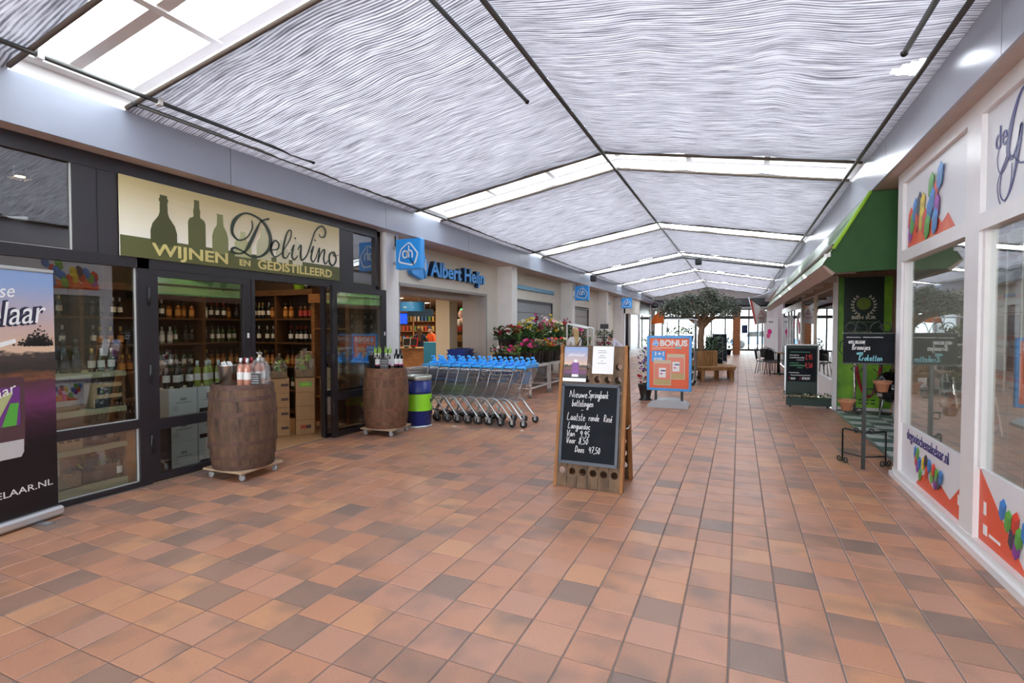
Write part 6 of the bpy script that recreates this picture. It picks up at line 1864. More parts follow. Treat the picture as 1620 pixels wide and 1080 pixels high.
for x, z, PY in ((.14, .57, PY), (-.13, .44, PY - .006)):
    MB().box(x - .175, x + .175, PY - .003, PY, z, z + .52).build('pack_picture', mat('pack_edge', (.62, .52, .35), .4), bb)
    MB().box(x - .16, x + .16, PY - .0038, PY, z + .015, z + .12).build('pack_cheese', M_pk, bb)
    MB().box(x - .16, x + .16, PY - .0036, PY, z + .12, z + .45).build('pack_window', M_pk2, bb)
    MB().box(x - .07, x + .07, PY - .0046, PY, z + .16, z + .36).build('pack_label', M_whiteink, bb)
    MB().box(x - .03, x + .065, PY - .0052, PY, z + .29, z + .315).build('pack_stripe', M_navy, bb)
    MB().box(x - .045, x + .0, PY - .0052, PY, z + .225, z + .25).build('pack_mark', M_fl['hot pink'], bb)

# ================================================================== plants by the BONUS board and the roll cage
o = thing('potted_plant', 'black pot of purple and red flowers beside the BONUS stand', 'plant', (-1.93, 11.8, 0))
MB().lathe([(.14, 0), (.15, .01), (.12, .03), (.11, .06), (.17, .34), (.18, .36), (.16, .36), (.1, .08), (0, .08)], 18, cap=False).build('pot', M_bucket, o)
rr = random.Random(5); lf_ = MB(); pb = MB(); rbm = MB()
for k in range(120):
    t = rr.uniform(0, 6.3); q = rr.uniform(0, .2); z = .36 + rr.uniform(0, .75)
    b_ = Vector((q * math.cos(t), q * math.sin(t), z)); d = Vector((math.cos(t), math.sin(t), rr.uniform(-.2, .8))).normalized() * rr.uniform(.07, .13); e = d.cross(Vector((0, 0, 1))).normalized() * .02
    lf_.add([tuple(b_), tuple(b_ + d * .5 + e), tuple(b_ + d), tuple(b_ + d * .5 - e)], [(0, 1, 2, 3)], True)
for k in range(46):
    t = rr.uniform(0, 6.3); q = rr.uniform(0, .17); bloom(pb, (q * math.cos(t), q * math.sin(t), .62 + rr.uniform(0, .55)), .035, rr)
for k in range(14):
    t = rr.uniform(0, 6.3); q = rr.uniform(.05, .2); bloom(rbm, (q * math.cos(t), q * math.sin(t), .4 + rr.uniform(0, .14)), .045, rr)
for nm, mb_, m_ in (('leaves', lf_, M_leaf[0]), ('purple_blooms', pb, M_fl['purple']), ('red_blooms', rbm, M_fl['red'])):
    q = mb_.build(nm, m_, o, fix=False); q['kind'] = 'stuff'
rc = thing('roll_cage', 'tall chrome roll cage loaded with potted plants behind the BONUS stand', 'roll cage', (-1.55, 15.45, 0))
for x in (-.41, .41):
    for y in (-.35, .35): MB().tube([(x, y, .14), (x, y, 1.82)], .013, 6).build('post', M_galv, rc)
for y in (-.35, .35):
    MB().tube([(-.41, y, 1.80), (-.39, y, 1.87), (-.33, y, 1.88), (.33, y, 1.88), (.39, y, 1.87), (.41, y, 1.80)], .013, 6).build('top_rail', M_galv, rc)
for z in (.16, .75, 1.25): MB().box(-.4, .4, -.34, .34, z - .02, z).build('shelf', M_galv, rc)
m = MB()
for x in (-.41, .41):
    for k in range(7): m.tube([(x, -.35, .3 + k * .22), (x, .35, .3 + k * .22)], .004, 4)
    for k in range(5): m.tube([(x, -.25 + k * .125, .14), (x, -.25 + k * .125, 1.8)], .004, 4)
m.build('side_mesh', M_galv, rc)
for x in (-.36, .36):
    for y in (-.3, .3):
        MB().at(x, y, .06, rx=PI / 2).lathe([(.02, -.02), (.058, -.018), (.058, .018), (.02, .02)], 12).build('caster_wheel', M_dark, rc)
        MB().box(x - .02, x + .02, y - .028, y + .028, .1, .14).build('caster_fork', M_galv, rc)
def leafy(label, loc, r, h, n, mleaf, name='potted_plant', pot=.11, ph=.16, seed=1, lw=.02, ll=.14, potm=None):
    o = thing(name, label, 'plant', loc)
    MB().lathe([(pot * .75, 0), (pot, ph), (pot * 1.08, ph), (pot * .9, ph), (0, ph - .03)], 14, cap=False).build('pot', potm or M_bucket, o)
    rr = random.Random(seed); m = MB()
    for k in range(n):
        t = rr.uniform(0, 6.3); q = r * math.sqrt(rr.random()); z = ph + h * rr.random() * (1 - .4 * q / r)
        b_ = Vector((q * math.cos(t) * .7, q * math.sin(t) * .7, z)); d = Vector((math.cos(t), math.sin(t), rr.uniform(-.3, 1))).normalized() * ll * rr.uniform(.7, 1.3); e = d.cross(Vector((0, 0, 1))).normalized() * lw
        m.add([tuple(b_), tuple(b_ + d * .5 + e), tuple(b_ + d), tuple(b_ + d * .5 - e)], [(0, 1, 2, 3)], True)
    q = m.build('leaves', mleaf, o, fix=False); q['kind'] = 'stuff'
    return o
for k, (z, pos) in enumerate(((.165, 'bottom'), (.755, 'middle'), (1.255, 'top'))):
    for j, x in enumerate((-.24, .02, .26)):
        leafy('leafy pot plant on the %s roll cage shelf, %s' % (pos, ('in a terracotta pot', 'in the middle', 'on the bench side')[j]), (-1.55 + x, 15.45 + .08 * (j % 2), z), .2, .3, 110, M_leaf[(k + j) % 4], seed=k * 3 + j, potm=M_bucket if j else mat('terracotta_pot', (.42, .19, .10), .8, var=.15))

# ================================================================== tree with bench
TX, TYY = -1.12, 17.55
M_bark = wood_mat('pale_bark', (.16, .09, .05), (.36, .22, .13), 10)
tr = thing('indoor_tree', 'broad indoor tree with dense grey green crown above the bench', 'tree', (TX, TYY, 0))
rr = random.Random(11)
m = MB(); m.tube(catmull([(0, 0, 0), (.03, .02, .6), (-.02, 0, 1.2), (.03, 0, 1.75)], 4), [.13, .125, .12, .115, .11, .108, .106, .104, .102, .10, .098, .095, .09], 10); tk = m.build('trunk', M_bark, tr)
cl = [(-1.15, .0, 2.2, .34, .24), (-.85, -.1, 2.4, .36, .26), (-.72, .0, 2.28, .42, .30), (-.35, .1, 2.42, .42, .34), (-.98, .1, 2.18, .26, .2), (.15, 0, 2.6, .34, .30), (.45, .1, 2.42, .45, .36), (.78, 0, 2.32, .42, .32), (.95, .1, 2.12, .28, .22), (.25, -.2, 2.2, .42, .25), (-.15, -.2, 2.15, .38, .22), (.6, -.2, 2.12, .35, .2), (-.55, -.1, 2.08, .35, .2), (0, .4, 2.35, .6, .35), (.3, -.1, 2.72, .22, .16), (-.4, -.1, 2.6, .25, .14)]
br = MB()
for (x, y, z, a, b_) in cl:
    br.tube(catmull([(.03, 0, 1.6), (x * .35, y * .4, 1.8 + (z - 1.8) * .35), (x * .8, y, z - .05)], 3), [.06, .055, .05, .042, .035, .025, .018], 6)
br.build('branches', M_bark, tr)
m = MB(); m2 = MB()
for (x, y, z, a, b_) in cl:
    for k in range(int(1500 * a * b_ * 4 * 1.25)):
        t = rr.uniform(0, 2 * PI); cz = rr.uniform(-1, 1); q = (rr.random() ** .4)
        s_ = math.sqrt(1 - cz * cz)
        p_ = Vector((x + a * q * s_ * math.cos(t), y + a * q * s_ * math.sin(t), z + b_ * q * cz))
        d = Vector((rr.uniform(-1, 1), rr.uniform(-1, 1), rr.uniform(-.6, .8))).normalized() * rr.uniform(.05, .09)
        e = d.cross(Vector((rr.uniform(-1, 1), rr.uniform(-1, 1), 1))).normalized() * .02
        (m if rr.random() < .7 else m2).add([tuple(p_), tuple(p_ + d * .5 + e), tuple(p_ + d), tuple(p_ + d * .5 - e)], [(0, 1, 2, 3)], True)
q = m.build('foliage', mat('grey_green_leaf', (.13, .16, .115), .5, var=.3, scale=20), tr, fix=False); q['kind'] = 'stuff'
q = m2.build('foliage_pale', mat('pale_grey_leaf', (.36, .39, .33), .5, var=.3, scale=20), tr, fix=False); q['kind'] = 'stuff'
# bench around the trunk: six straight seats
M_bench = wood_mat('golden_bench_wood', (.26, .12, .04), (.50, .27, .11), 8)
be = thing('tree_bench', 'golden wooden bench with slatted backs built around the tree', 'bench', (TX, TYY, 0), .12)
for s in range(6):
    a = s * PI / 3
    ca, sa = math.cos(a), math.sin(a)
    for k in range(5):
        r0 = .50 + k * .1; r1 = r0 + .09
        h0, h1 = r0 * math.tan(PI / 6) - .004, r1 * math.tan(PI / 6) - .004
        m = MB().at(0, 0, 0, rz=a)
        vs = [(r0, -h0, .40), (r1, -h1, .40), (r1, h1, .40), (r0, h0, .40), (r0, -h0, .435), (r1, -h1, .435), (r1, h1, .435), (r0, h0, .435)]
        m.add(vs, [(0, 3, 2, 1), (4, 5, 6, 7), (0, 1, 5, 4), (1, 2, 6, 5), (2, 3, 7, 6), (3, 0, 4, 7)], False)
        m.build('seat_slat', M_bench, be)
    for k in range(6):
        y = -.24 + k * .096
        MB().at(0, 0, 0, rz=a, ry=0).box(.44, .465, y - .04, y + .04, .42, .88).build('back_slat', M_bench, be)
    MB().at(0, 0, 0, rz=a).box(.435, .475, -.275, .275, .86, .90).build('back_rail', M_bench, be)
    MB().at(0, 0, 0, rz=a + PI / 6).box(.98, 1.06, -.04, .04, 0, .40).build('leg', M_bench, be)
    MB().at(0, 0, 0, rz=a + PI / 6).box(.50, .57, -.035, .035, 0, .40).build('leg', M_bench, be)
    MB().at(0, 0, 0, rz=a).box(.93, .97, -.50, .50, .33, .40).build('apron', M_bench, be)

# ================================================================== far boards, pillar, flags, plants
def easel(label, x, y, w, h, col, rz=0.0, writing=None):
    o = thing('chalkboard_easel', label, 'chalkboard', (x, y, 0), rz)
    MB().at(0, 0, 0, rx=-.12).box(-w, w, -.02, 0, .06, h).build('slate', M_slate, o)
    for a in ((-w - .03, -w, .0, h + .03), (w, w + .03, .0, h + .03), (-w, w, .03, .06), (-w, w, h, h + .03)):
        MB().at(0, 0, 0, rx=-.12).box(a[0], a[1], -.03, .01, a[2], a[3]).build('frame_strip', col, o)
    for s_ in (-w, w): MB().tube([(s_, .38, 0), (s_, .14, h)], .015, 5).build('rear_leg', col, o)
    if writing:
        q = MB(); T_ = Matrix.Rotation(-.12, 4, 'X') @ plane_matrix('y-', (-w, -.0215, 0))
        for i_, t in enumerate(writing): scribble(.08, h - .2 - i_ * .13, t, .07, q, T_, .006)
        q.build('writing', mat('dim_chalk', (.35, .4, .45), .8), o, fix=False).__setitem__('kind', 'stuff')
    return o
easel('grey framed chalkboard easel behind the tree bench', -.98, 23.6, .32, 1.22, M_greydark, .0, [.42, .34, .46, .3, .4])
easel('dark blue easel board behind the grey chalkboard', -.86, 26.6, .30, 1.32, mat('dark_blue_frame', (.02, .03, .07), .5), .1)
pc = thing('clad_pillar', 'square pillar clad in orange horizontal boards before the exit', 'pillar', (-.17, 35.0, 0))
MB().box(-.2, .2, -.0, .4, 0, 3.0).build('core', M_ink, pc)
for k in range(16):
    z = k * .185; MB().box(-.215, .215, -.02, .42, z + .008, z + .18).build('board', mat('orange_cladding', (.42, .15, .045), .5, var=.15, scale=5), pc)
def flag(label, y, pts, m, stripe=None, emblem=False):
    o = thing('flag', label, 'flag', (0, y, 0))
    n_ = 10; A, B_, C, D_ = [Vector((p_[0], 0, p_[1])) for p_ in pts]   # A top hoist, B top fly, C bottom fly, D bottom hoist
    def grid(u0, u1, mb_):
        vs = []; fs = []
        for i_ in range(n_ + 1):
            u = u0 + (u1 - u0) * i_ / n_
            for j in range(n_ + 1):
                v = j / n_
                p_ = (A.lerp(B_, u)).lerp(D_.lerp(C, u), v)
                for_y = .05 * math.sin(u * 7 + v * 2)
                vs.append((p_.x, for_y, p_.z))
        for i_ in range(n_):
            for j in range(n_): fs.append((i_ * (n_ + 1) + j, (i_ + 1) * (n_ + 1) + j, (i_ + 1) * (n_ + 1) + j + 1, i_ * (n_ + 1) + j + 1))
        mb_.add(vs, fs, True)
    mb_ = MB(); grid(.16 if stripe else 0, 1, mb_); mb_.build('flag_cloth', m, o, fix=False)
    if stripe:
        mb_ = MB(); grid(0, .16, mb_); mb_.build('flag_stripe', stripe, o, fix=False)
    if emblem:
        q = MB(); T_ = plane_matrix('y-', (A.x + .28, -.065, D_.z + .25))
        for st_ in ([(.0, .1), (.15, .05), (.35, .1), (.3, .2), (.15, .22), (.05, .15)], [(.1, .25), (.2, .35), (.25, .22)], [(.05, .02), (.3, .0)]):
            ribbon(q, [(p_.x, p_.y, .012) for p_ in catmull([(a, b_, 0) for a, b_ in st_], 4)], T_, .003)
        q.build('emblem', mat('dark_red_ink', (.35, .05, .04), .6), o, fix=False)
    return o
fl = flag('grey flag with a red edge hanging from the right fascia', 25.0, [(.40, 2.90), (1.1, 2.35), (1.08, 1.85), (.62, 1.78)], mat('grey_flag_cloth', (.48, .45, .42), .8), mat('red_flag_edge', (.55, .07, .05), .8), True)
MB().tube([(.36, .0, 2.98), (.66, 0, 1.70)], .012, 6).build('pole', M_galv, fl)
MB().tube([(.38, 0, 2.93), (.95, .05, 3.1), (1.44, .1, 3.35)], .012, 6).build('wall_arm', M_galv, fl)
fl = flag('orange flag hanging from the left fascia', 24.0, [(-3.10, 2.62), (-3.62, 2.12), (-3.70, 1.80), (-3.13, 1.84)], mat('orange_flag_cloth', (.80, .16, .02), .8))
MB().tube([(-3.08, 0, 2.70), (-3.15, 0, 1.78)], .012, 6).build('pole', M_galv, fl)
MB().tube([(-3.09, 0, 2.66), (-4.3, .05, 3.1), (-5.36, .1, 3.4)], .012, 6).build('wall_arm', M_galv, fl)
for k, (x, y, lb) in enumerate(((-2.7, 19.6, 'behind the roll cage'), (-2.2, 22.2, 'behind the tree'), (-3.5, 23.2, 'below the orange flag'), (-1.0, 21.4, 'next to the tree trunk'))):
    leafy('big green palm like plant in a black tub ' + lb, (x, y, 0), .5, .95, 240, M_leaf[k % 3], pot=.22, ph=.5, seed=50 + k, lw=.03, ll=.35)
leafy('dark bushy plant in a tub beside the orange pillar', (-.62, 33.5, 0), .4, .9, 200, M_leaf[2], pot=.2, ph=.35, seed=61, lw=.03, ll=.22)

# ================================================================== far left kiosk
lk = structure('wall_left_kiosk', MB().box(-5.65, -5.5, 27.0, 35.7, 0, .42), M_sill, 'white plinth and glazed front of the far left kiosk')
for y in (27.0, 28.6, 31.4, 35.6): MB().box(-5.63, -5.5, y, y + .12, 0, 3.2).build('mullion', M_sill, lk)
MB().box(-5.63, -5.5, 31.4, 35.7, 2.42, 2.52).build('rail', M_sill, lk)
MB().box(-5.58, -5.56, 28.72, 31.4, .42, 2.4).build('steel_panel', mat('brushed_kiosk_panel', (.45, .47, .5), .3, .6), lk)
MB().box(-5.575, -5.565, 31.5, 35.6, .42, 2.42).build('pane', M_glass, lk)
MB().box(-5.575, -5.565, 31.5, 35.6, 2.52, 3.2).build('sign_window', mat('dark_sign_window', (.05, .035, .03), .3), lk)
MB().box(-5.63, -5.5, 27.0, 31.5, 2.4, SOF).build('header', M_cream, lk)
structure('wall_left_kiosk_back', MB().box(-8.1, -8.0, 27.1, 41, 0, SOF), M_shopwall, 'dark back of the far left kiosk')
structure('floor_left_kiosk', MB().box(-8, -5.6, 27.1, 41, -.02, 0), M_grey, 'floor of the far left kiosk')
o = thing('kiosk_goods', 'dark rack of goods behind the kiosk glass', 'rack', (-6.4, 33.4, 0))
for z in (.8, 1.2, 1.6, 2.0): MB().box(-.2, .2, -1.6, 1.6, z, z + .03).build('shelf', M_grey, o)
for y in (-1.6, 1.6): MB().box(-.2, .2, y - .02, y + .02, 0, 2.2).build('side_panel', M_grey, o)
for z in (.83, 1.23, 1.63):
    for k in range(9):
        g = link('kiosk_pack', pm[(k * 5 + int(z * 10)) % 6], None, (-6.3, 32.0 + k * .34, z + .002))
        tag(g, '%s pack on the rack behind the kiosk glass' % PN[(k * 5 + int(z * 10)) % 6], 'pack', 'packs in the kiosk, ' + PN[(k * 5 + int(z * 10)) % 6])

# ================================================================== roll-up banner by the wine shop
rb = thing('roll_up_banner', 'tall roll-up banner with sunset heath, liqueur glass and white lettering', 'banner', (-5.37, 2.42, 0), -PI / 2 + .22)
# local: x runs from the visible right edge (0) leftwards to +x ... front faces local -y after mirroring
rb.rotation_euler = (0, 0, PI / 2 + .21)
BWb = .85
MB().box(-BWb, 0, -.003, .003, .09, 2.09).build('print', sunset_mat('heath_sunset_print', .46, .55), rb)
m = MB(); m.at(-BWb / 2, 0, 0); m.bbox(-BWb / 2 - .02, BWb / 2 + .02, -.06, .06, .012, .095, .02); m.build('base_cassette', mat('silver_cassette', (.62, .62, .63), .3, .7), rb)
MB().bbox(-BWb, .0, -.012, .012, 2.085, 2.115, .005).build('top_rail', mat('silver_cassette', (0, 0, 0)), rb)
MB().tube([(-BWb / 2, .02, .09), (-BWb / 2, .03, 2.1)], .01, 6).build('rear_pole', M_galv, rb)
for x in (-.18, -.7): MB().box(x - .03, x + .03, -.17, .1, 0, .012).build('foot', M_galv, rb)
PB = -.0045
M_blush = mat('navy_outline', (.02, .02, .05), .5)
rot = Matrix.Rotation(.10, 4, 'Z')
lettering('abbelaar', .27, M_blush, rb, 'y-', (-.79, PB + .0005, 1.60), .0008, shear=.3, width=.73, offset=.012, extra=rot)
lettering('abbelaar', .27, M_whiteink, rb, 'y-', (-.79, PB, 1.60), .0012, shear=.3, width=.73, extra=rot)
lettering('se', .15, M_whiteink, rb, 'y-', (-.40, PB, 1.86), .0012, shear=.3, width=.11, extra=rot)
q = MB(); ribbon(q, catmull([(-.75, 1.40, .006), (-.5, 1.46, .018), (-.29, 1.52, .016)], 6), plane_matrix('y-', (0, PB, 0)), .001); q.build('underline', M_whiteink, rb, fix=False)
lettering('ABBELAAR.NL', .075, M_whiteink, rb, 'y-', (-.62, PB, .27), .0012, width=.58, extra=Matrix.Rotation(.03, 4, 'Z'))
MB().prism([(-.78, .62), (-.26, .62), (-.24, .68), (-.235, 1.20), (-.25, 1.23), (-.76, 1.23)], PB - .0004, PB + .001, 'y').build('glass_picture', mat('glass_brown_print', (.10, .05, .06), .3), rb)
MB().prism([(-.76, .58), (-.27, .58), (-.25, .62), (-.25, .72), (-.78, .72)], PB - .0008, PB + .001, 'y').build('glass_foot_picture', mat('glass_foot_print', (.55, .53, .53), .3), rb)
for k, (P_, c) in enumerate((([(-.70, .84), (-.27, .84), (-.27, 1.15), (-.70, 1.15)], (.16, .04, .22)), ([(-.40, .84), (-.30, .84), (-.28, 1.02), (-.34, 1.02)], (.10, .42, .06)), ([(-.55, .84), (-.45, .84), (-.32, 1.1), (-.37, 1.12)], (.45, .5, .22)), ([(-.66, .92), (-.56, .9), (-.54, 1.0), (-.64, 1.02)], (.6, .2, .03)))):
    MB().prism(P_, PB - .0010 - .0004 * k, PB + .001, 'y').build('label_picture', mat('label_print_%d' % k, c, .4), rb)
lettering('elaar', .11, M_whiteink, rb, 'y-', (-.52, PB - .0028, 1.03), .0006, shear=.3, width=.24, extra=Matrix.Rotation(.35, 4, 'Z'))
m = MB(); rr = random.Random(3)
for k in range(420):
    x = -.13 + .075 * rr.gauss(0, .8); z = 1.475 + abs(rr.gauss(0, .055)) * max(.25, 1 - abs(x + .13) * 5); s_ = rr.uniform(.005, .012)
    if x > -.012: continue
    m.prism([(x - s_, z), (x, z - s_), (x + s_, z), (x, z + s_)], PB - .0002, PB + .001, 'y')
q = m.build('tree_picture', mat('tree_print', (.028, .024, .022), .6), rb); q['kind'] = 'stuff'

# ================================================================== right: awning
M_awgreen = mat('dark_green_canvas', (.018, .078, .014), .7, var=.08); M_awlime = mat('lime_canvas', (.34, .62, .04), .6); M_awtop = mat('pale_green_canvas', (.22, .40, .10), .28, coat=.6, var=.06, scale=2)
M_board = mat('brown_box_board', (.36, .25, .20), .6, var=.06)
aw = thing('shop_awning', 'green canvas awning over the traiteur terrace', 'awning', (0, 0, 0))
AY0, AY1 = 7.40, 22.0
T1 = (FXR - .005, 3.26); T2 = (.93, 2.40); T3 = (1.02, 2.30)
m = MB().add([(T1[0], AY0, T1[1]), (T2[0], AY0, T2[1]), (T2[0], AY1, T2[1]), (T1[0], AY1, T1[1])], [(0, 1, 2, 3)], False); m.build('top_canvas', M_awtop, aw, fix=False)
MB().prism([(T1[0], T1[1] - .012), (T2[0] + .01, T2[1] - .006), (T3[0], T3[1]), (2.1, 2.33), (2.1, SOF - .01), (FXR + .01, SOF - .01)], AY0 + .005, AY0 + .02, 'y').build('side_canvas', M_awgreen, aw)
MB().tube([(T1[0], AY0, T1[1]), (T2[0] + .12, AY0, T2[1] + .2)], .022, 6).build('lime_piping', M_awlime, aw)
MB().box(T2[0] + .02, T2[0] + .09, AY0 - .012, AY0 + .004, T2[1] + .10, T2[1] + .14).build('clip', M_whiteink, aw)
m = MB().add([(T2[0], AY0, T2[1] - .01), (T3[0] + .02, AY0, T3[1] - .03), (T3[0] + .02, AY1, T3[1] - .03), (T2[0], AY1, T2[1] - .01), (T2[0] + .03, AY0, T2[1] - .0), (T3[0] + .05, AY0, T3[1]), (T3[0] + .05, AY1, T3[1]), (T2[0] + .03, AY1, T2[1])], [(0, 1, 2, 3), (4, 7, 6, 5), (0, 4, 5, 1), (3, 2, 6, 7), (0, 3, 7, 4), (1, 5, 6, 2)], False)
m.build('front_board', M_board, aw)
MB().box(T3[0] + .02, 1.72, AY0 + .03, AY1, 2.62, 2.66).build('soffit_board', mat('dark_brown_slats', (.14, .095, .06), .6), aw)
for k in range(8):
    MB().box(T3[0] + .05, 1.70, AY0 + .6 + k * 1.75, AY0 + .68 + k * 1.75, 2.5, 2.62).build('cross_beam', M_beige, aw)
structure('ceiling_terrace', MB().box(1.74, 3.6, 7.45, 12.02, 2.72, 2.76), mat('dark_brown_slats', (.14, .095, .06)), 'dark slatted ceiling over the terrace')

M_leafpr = mat('dark_leaf_print', (.03, .12, .02), .4, coat=.5)
def on_canvas(y, v, up=.004):
    return (T1[0] + (T2[0] - T1[0]) * v - up * .86, y, T1[1] + (T2[1] - T1[1]) * v + up * .5)
for (y0, v0, y1, v1, wd_) in ((7.9, .25, 8.9, .62, .11), (9.0, .1, 8.75, .8, .09), (9.35, .15, 9.1, .85, .1), (11.0, .3, 11.9, .6, .11), (12.6, .1, 12.3, .8, .1), (14.4, .25, 15.3, .6, .11)):
    pts = []
    for i in range(9):
        t = i / 8; h_ = math.sin(PI * t) * wd_
        pts.append((y0 + (y1 - y0) * t, v0 + (v1 - v0) * t, h_))
    d = Vector((y1 - y0, v1 - v0)).normalized()
    up_ = [on_canvas(a - d.y * h_, b + d.x * h_) for a, b, h_ in pts]; dn_ = [on_canvas(a + d.y * h_, b - d.x * h_) for a, b, h_ in reversed(pts[1:-1])]
    MB().add(up_ + dn_, [tuple(range(len(up_ + dn_)))], False).build('leaf_print', M_leafpr, aw, fix=False)
# ================================================================== traiteur panel, stanchions, barbecue, menu board
bp_ = thing('traiteur_panel', 'tall green and black traiteur panel with laurel wreath', 'sign', (1.80, 11.985, 0))
def lime_grad():
    m = bpy.data.materials.new('lime_panel_print'); N, L, B = nodes_of(m)
    tc = N.new('ShaderNodeTexCoord'); nt = N.new('ShaderNodeTexNoise'); nt.inputs['Scale'].default_value = 3; nt.inputs['Detail'].default_value = 2
    L.new(tc.outputs['Object'], nt.inputs['Vector'])
    rp = N.new('ShaderNodeValToRGB'); rp.color_ramp.elements[0].position = .35; rp.color_ramp.elements[1].position = .7
    rp.color_ramp.elements[0].color = (.10, .30, .02, 1); rp.color_ramp.elements[1].color = (.26, .55, .03, 1)
    L.new(nt.outputs['Fac'], rp.inputs[0]); L.new(rp.outputs[0], B.inputs['Base Color']); B.inputs['Roughness'].default_value = .4
    return m
MB().box(0, .88, -.02, .02, .06, 2.62).build('panel', lime_grad(), bp_)
MB().box(0, .88, -.03, .02, 0, .06).build('foot', M_white, bp_)
MB().box(-.05, 0, -.03, .03, 0, 2.7).build('edge_post', M_ink, bp_)
MB().box(.09, .75, -.024, -.019, .98, 2.62).build('dark_field', mat('dark_green_field', (.006, .022, .012), .4), bp_)
wre = MB()
for sd in (-1, 1):
    for k in range(8):
        t = -1.25 + k * .3
        cx, cz = .42 + sd * .185 * math.cos(t), 2.07 + .20 * math.sin(t)
        for off in (-1, 1):
            a = t + PI / 2 + off * .55
            dx, dz = sd * math.cos(a) * .055, math.sin(a) * .055
            nx_, nz = -dz * .22, dx * .22
            wre.prism([(cx, cz), (cx + dx * .5 + nx_, cz + dz * .5 + nz), (cx + dx, cz + dz), (cx + dx * .5 - nx_, cz + dz * .5 - nz)], -.028, -.024, 'y')
q = wre.build('laurel_wreath', mat('pale_gold_print', (.62, .60, .45), .4), bp_); q['kind'] = 'stuff'
m = MB().at(.42, -.025, 2.1, rx=PI / 2).lathe([(0, 0), (.12, 0)], 18, cap=False); m.build('wreath_centre', mat('olive_glow_print', (.13, .20, .02), .5), bp_, fix=False)
lettering('BIEN SUR', .085, mat('pale_gold_print', (0, 0, 0)), bp_, 'y-', (.22, -.026, 1.80), .001, width=.40, offset=.002)
q = MB(); scribble(.17, 1.725, .5, .035, q, plane_matrix('y-', (0, -.0255, 0)), .003); q.build('script_print', mat('olive_print_dim', (.16, .22, .06), .5), bp_, fix=False)
lettering('TRAITEUR', .085, mat('gold_print_b', (.38, .38, .10), .4), bp_, 'y-', (.26, -.026, 1.50), .001, width=.30)
q = MB(); scribble(.22, 1.41, .38, .04, q, plane_matrix('y-', (0, -.0255, 0)), .004); q.build('script_print', mat('gold_print_b', (0, 0, 0)), bp_, fix=False)
for z in (.20, .13):
    for k in range(6): MB().box(.06 + k * .1, .13 + k * .1, -.0235, -.019, z, z + .025).build('web_print', mat('dark_green_field', (0, 0, 0)), bp_)
M_brass = mat('pale_steel_post', (.55, .50, .47), .25, .9)
ST = [(2.02, 11.55), (2.45, 11.62)]
for k, (x, y) in enumerate(ST):
    o = thing('rope_stanchion', ('chrome rope stanchion before the lime panel', 'chrome rope stanchion beside the kettle barbecue')[k], 'stanchion', (x, y, .002))
    MB().lathe([(.17, 0), (.17, .012), (.05, .03), (.02, .035)], 24).build('base', M_steel, o)
    MB().lathe([(.022, .03), (.022, .92)], 14).build('post', M_brass, o)
    MB().lathe([(.03, .92), (.034, .95), (.02, .98), (0, .985)], 14, cap=False).build('finial', M_brass, o)
o = thing('velvet_rope', 'sagging dark red velvet rope between the stanchions', 'rope', (0, 0, 0))
pts = []
for i_ in range(15):
    t = i_ / 14; pts.append((ST[0][0] + .02 + (ST[1][0] - ST[0][0] - .04) * t, ST[0][1] - .04 + .07 * t, .91 - .62 * (1 - (2 * t - 1) ** 2) ** .75 * .95))
MB().tube(pts, .024, 8).build('rope', mat('red_velvet', (.30, .010, .02), .9), o)
for p_ in (pts[0], pts[-1]): MB().at(*p_).ball((0, 0, 0), .03, 8, 6).build('rope_end', M_brass, o)
o = thing('kettle_barbecue', 'round black kettle barbecue on the chequered terrace', 'barbecue', (2.52, 11.05, .002))
prof = [(0, .30), (.12, .31), (.24, .38), (.29, .48), (.295, .56)]
MB().lathe(prof, 24, cap=False).build('bowl', mat('black_enamel', (.010, .010, .012), .12), o)
MB().lathe([(.30, .56), (.29, .66), (.22, .78), (.10, .84), (0, .85)], 24, cap=False).build('lid', mat('black_enamel', (0, 0, 0)), o)
MB().tube([(-.06, 0, .84), (-.06, 0, .89), (.06, 0, .89), (.06, 0, .84)], .012, 6).build('lid_handle', M_ink, o)
for a in (.3, 2.4, 4.5): MB().tube([(.16 * math.cos(a), .16 * math.sin(a), .36), (.24 * math.cos(a), .24 * math.sin(a), 0)], .014, 6).build('leg', M_galv, o)
MB().at(-.24, -.17, .44, rz=PI + .6).box(-.002, .01, -.05, .05, -.03, .03).build('vent_badge', M_galv, o)
m = MB().at(-.18, -.26, .62); m.tube([(0, 0, -.1), (-.02, -.02, .1), (.05, -.02, .2)], [.08, .09, .07], 10); m.build('side_pot', mat('black_enamel', (0, 0, 0)), o)
# menu board on planter
mb_o = thing('menu_board', 'dark green framed menu board with chalk prices standing on its planter', 'sign board', (1.18, 12.08, 0))
MB().box(-.30, .30, -.025, .025, .24, 1.28).build('board', mat('dark_green_board', (.008, .028, .020), .5), mb_o)
for a in ((-.31, -.285, .24, 1.29), (.285, .31, .24, 1.29), (-.31, .31, 1.265, 1.29)): MB().box(a[0], a[1], -.035, .035, a[2], a[3]).build('frame_strip', M_whiteink if a[0] != -.31 or a[1] > 0 else M_galv, mb_o)
MB().box(-.26, .26, -.03, -.024, .52, 1.20).build('chalk_field', M_slate, mb_o)
q = MB(); T_ = plane_matrix('y-', (-.26, -.0305, .52)); qr = MB(); qg = MB()
scribble(.05, .60, .36, .02, qg, T_, .003)
scribble(.04, .53, .17, .03, q, T_, .004); scribble(.04, .475, .27, .04, q, T_, .005); scribble(.17, .435, .13, .025, q, T_, .003)
scribble(.04, .37, .17, .025, qg, T_, .003); scribble(.04, .315, .28, .04, qg, T_, .005); scribble(.18, .275, .1, .025, qg, T_, .003)
handwriting('3,95', .32, .46, .10, qr, T_, .006, sx=.8); handwriting('4,50', .32, .29, .10, qr, T_, .006, sx=.8)
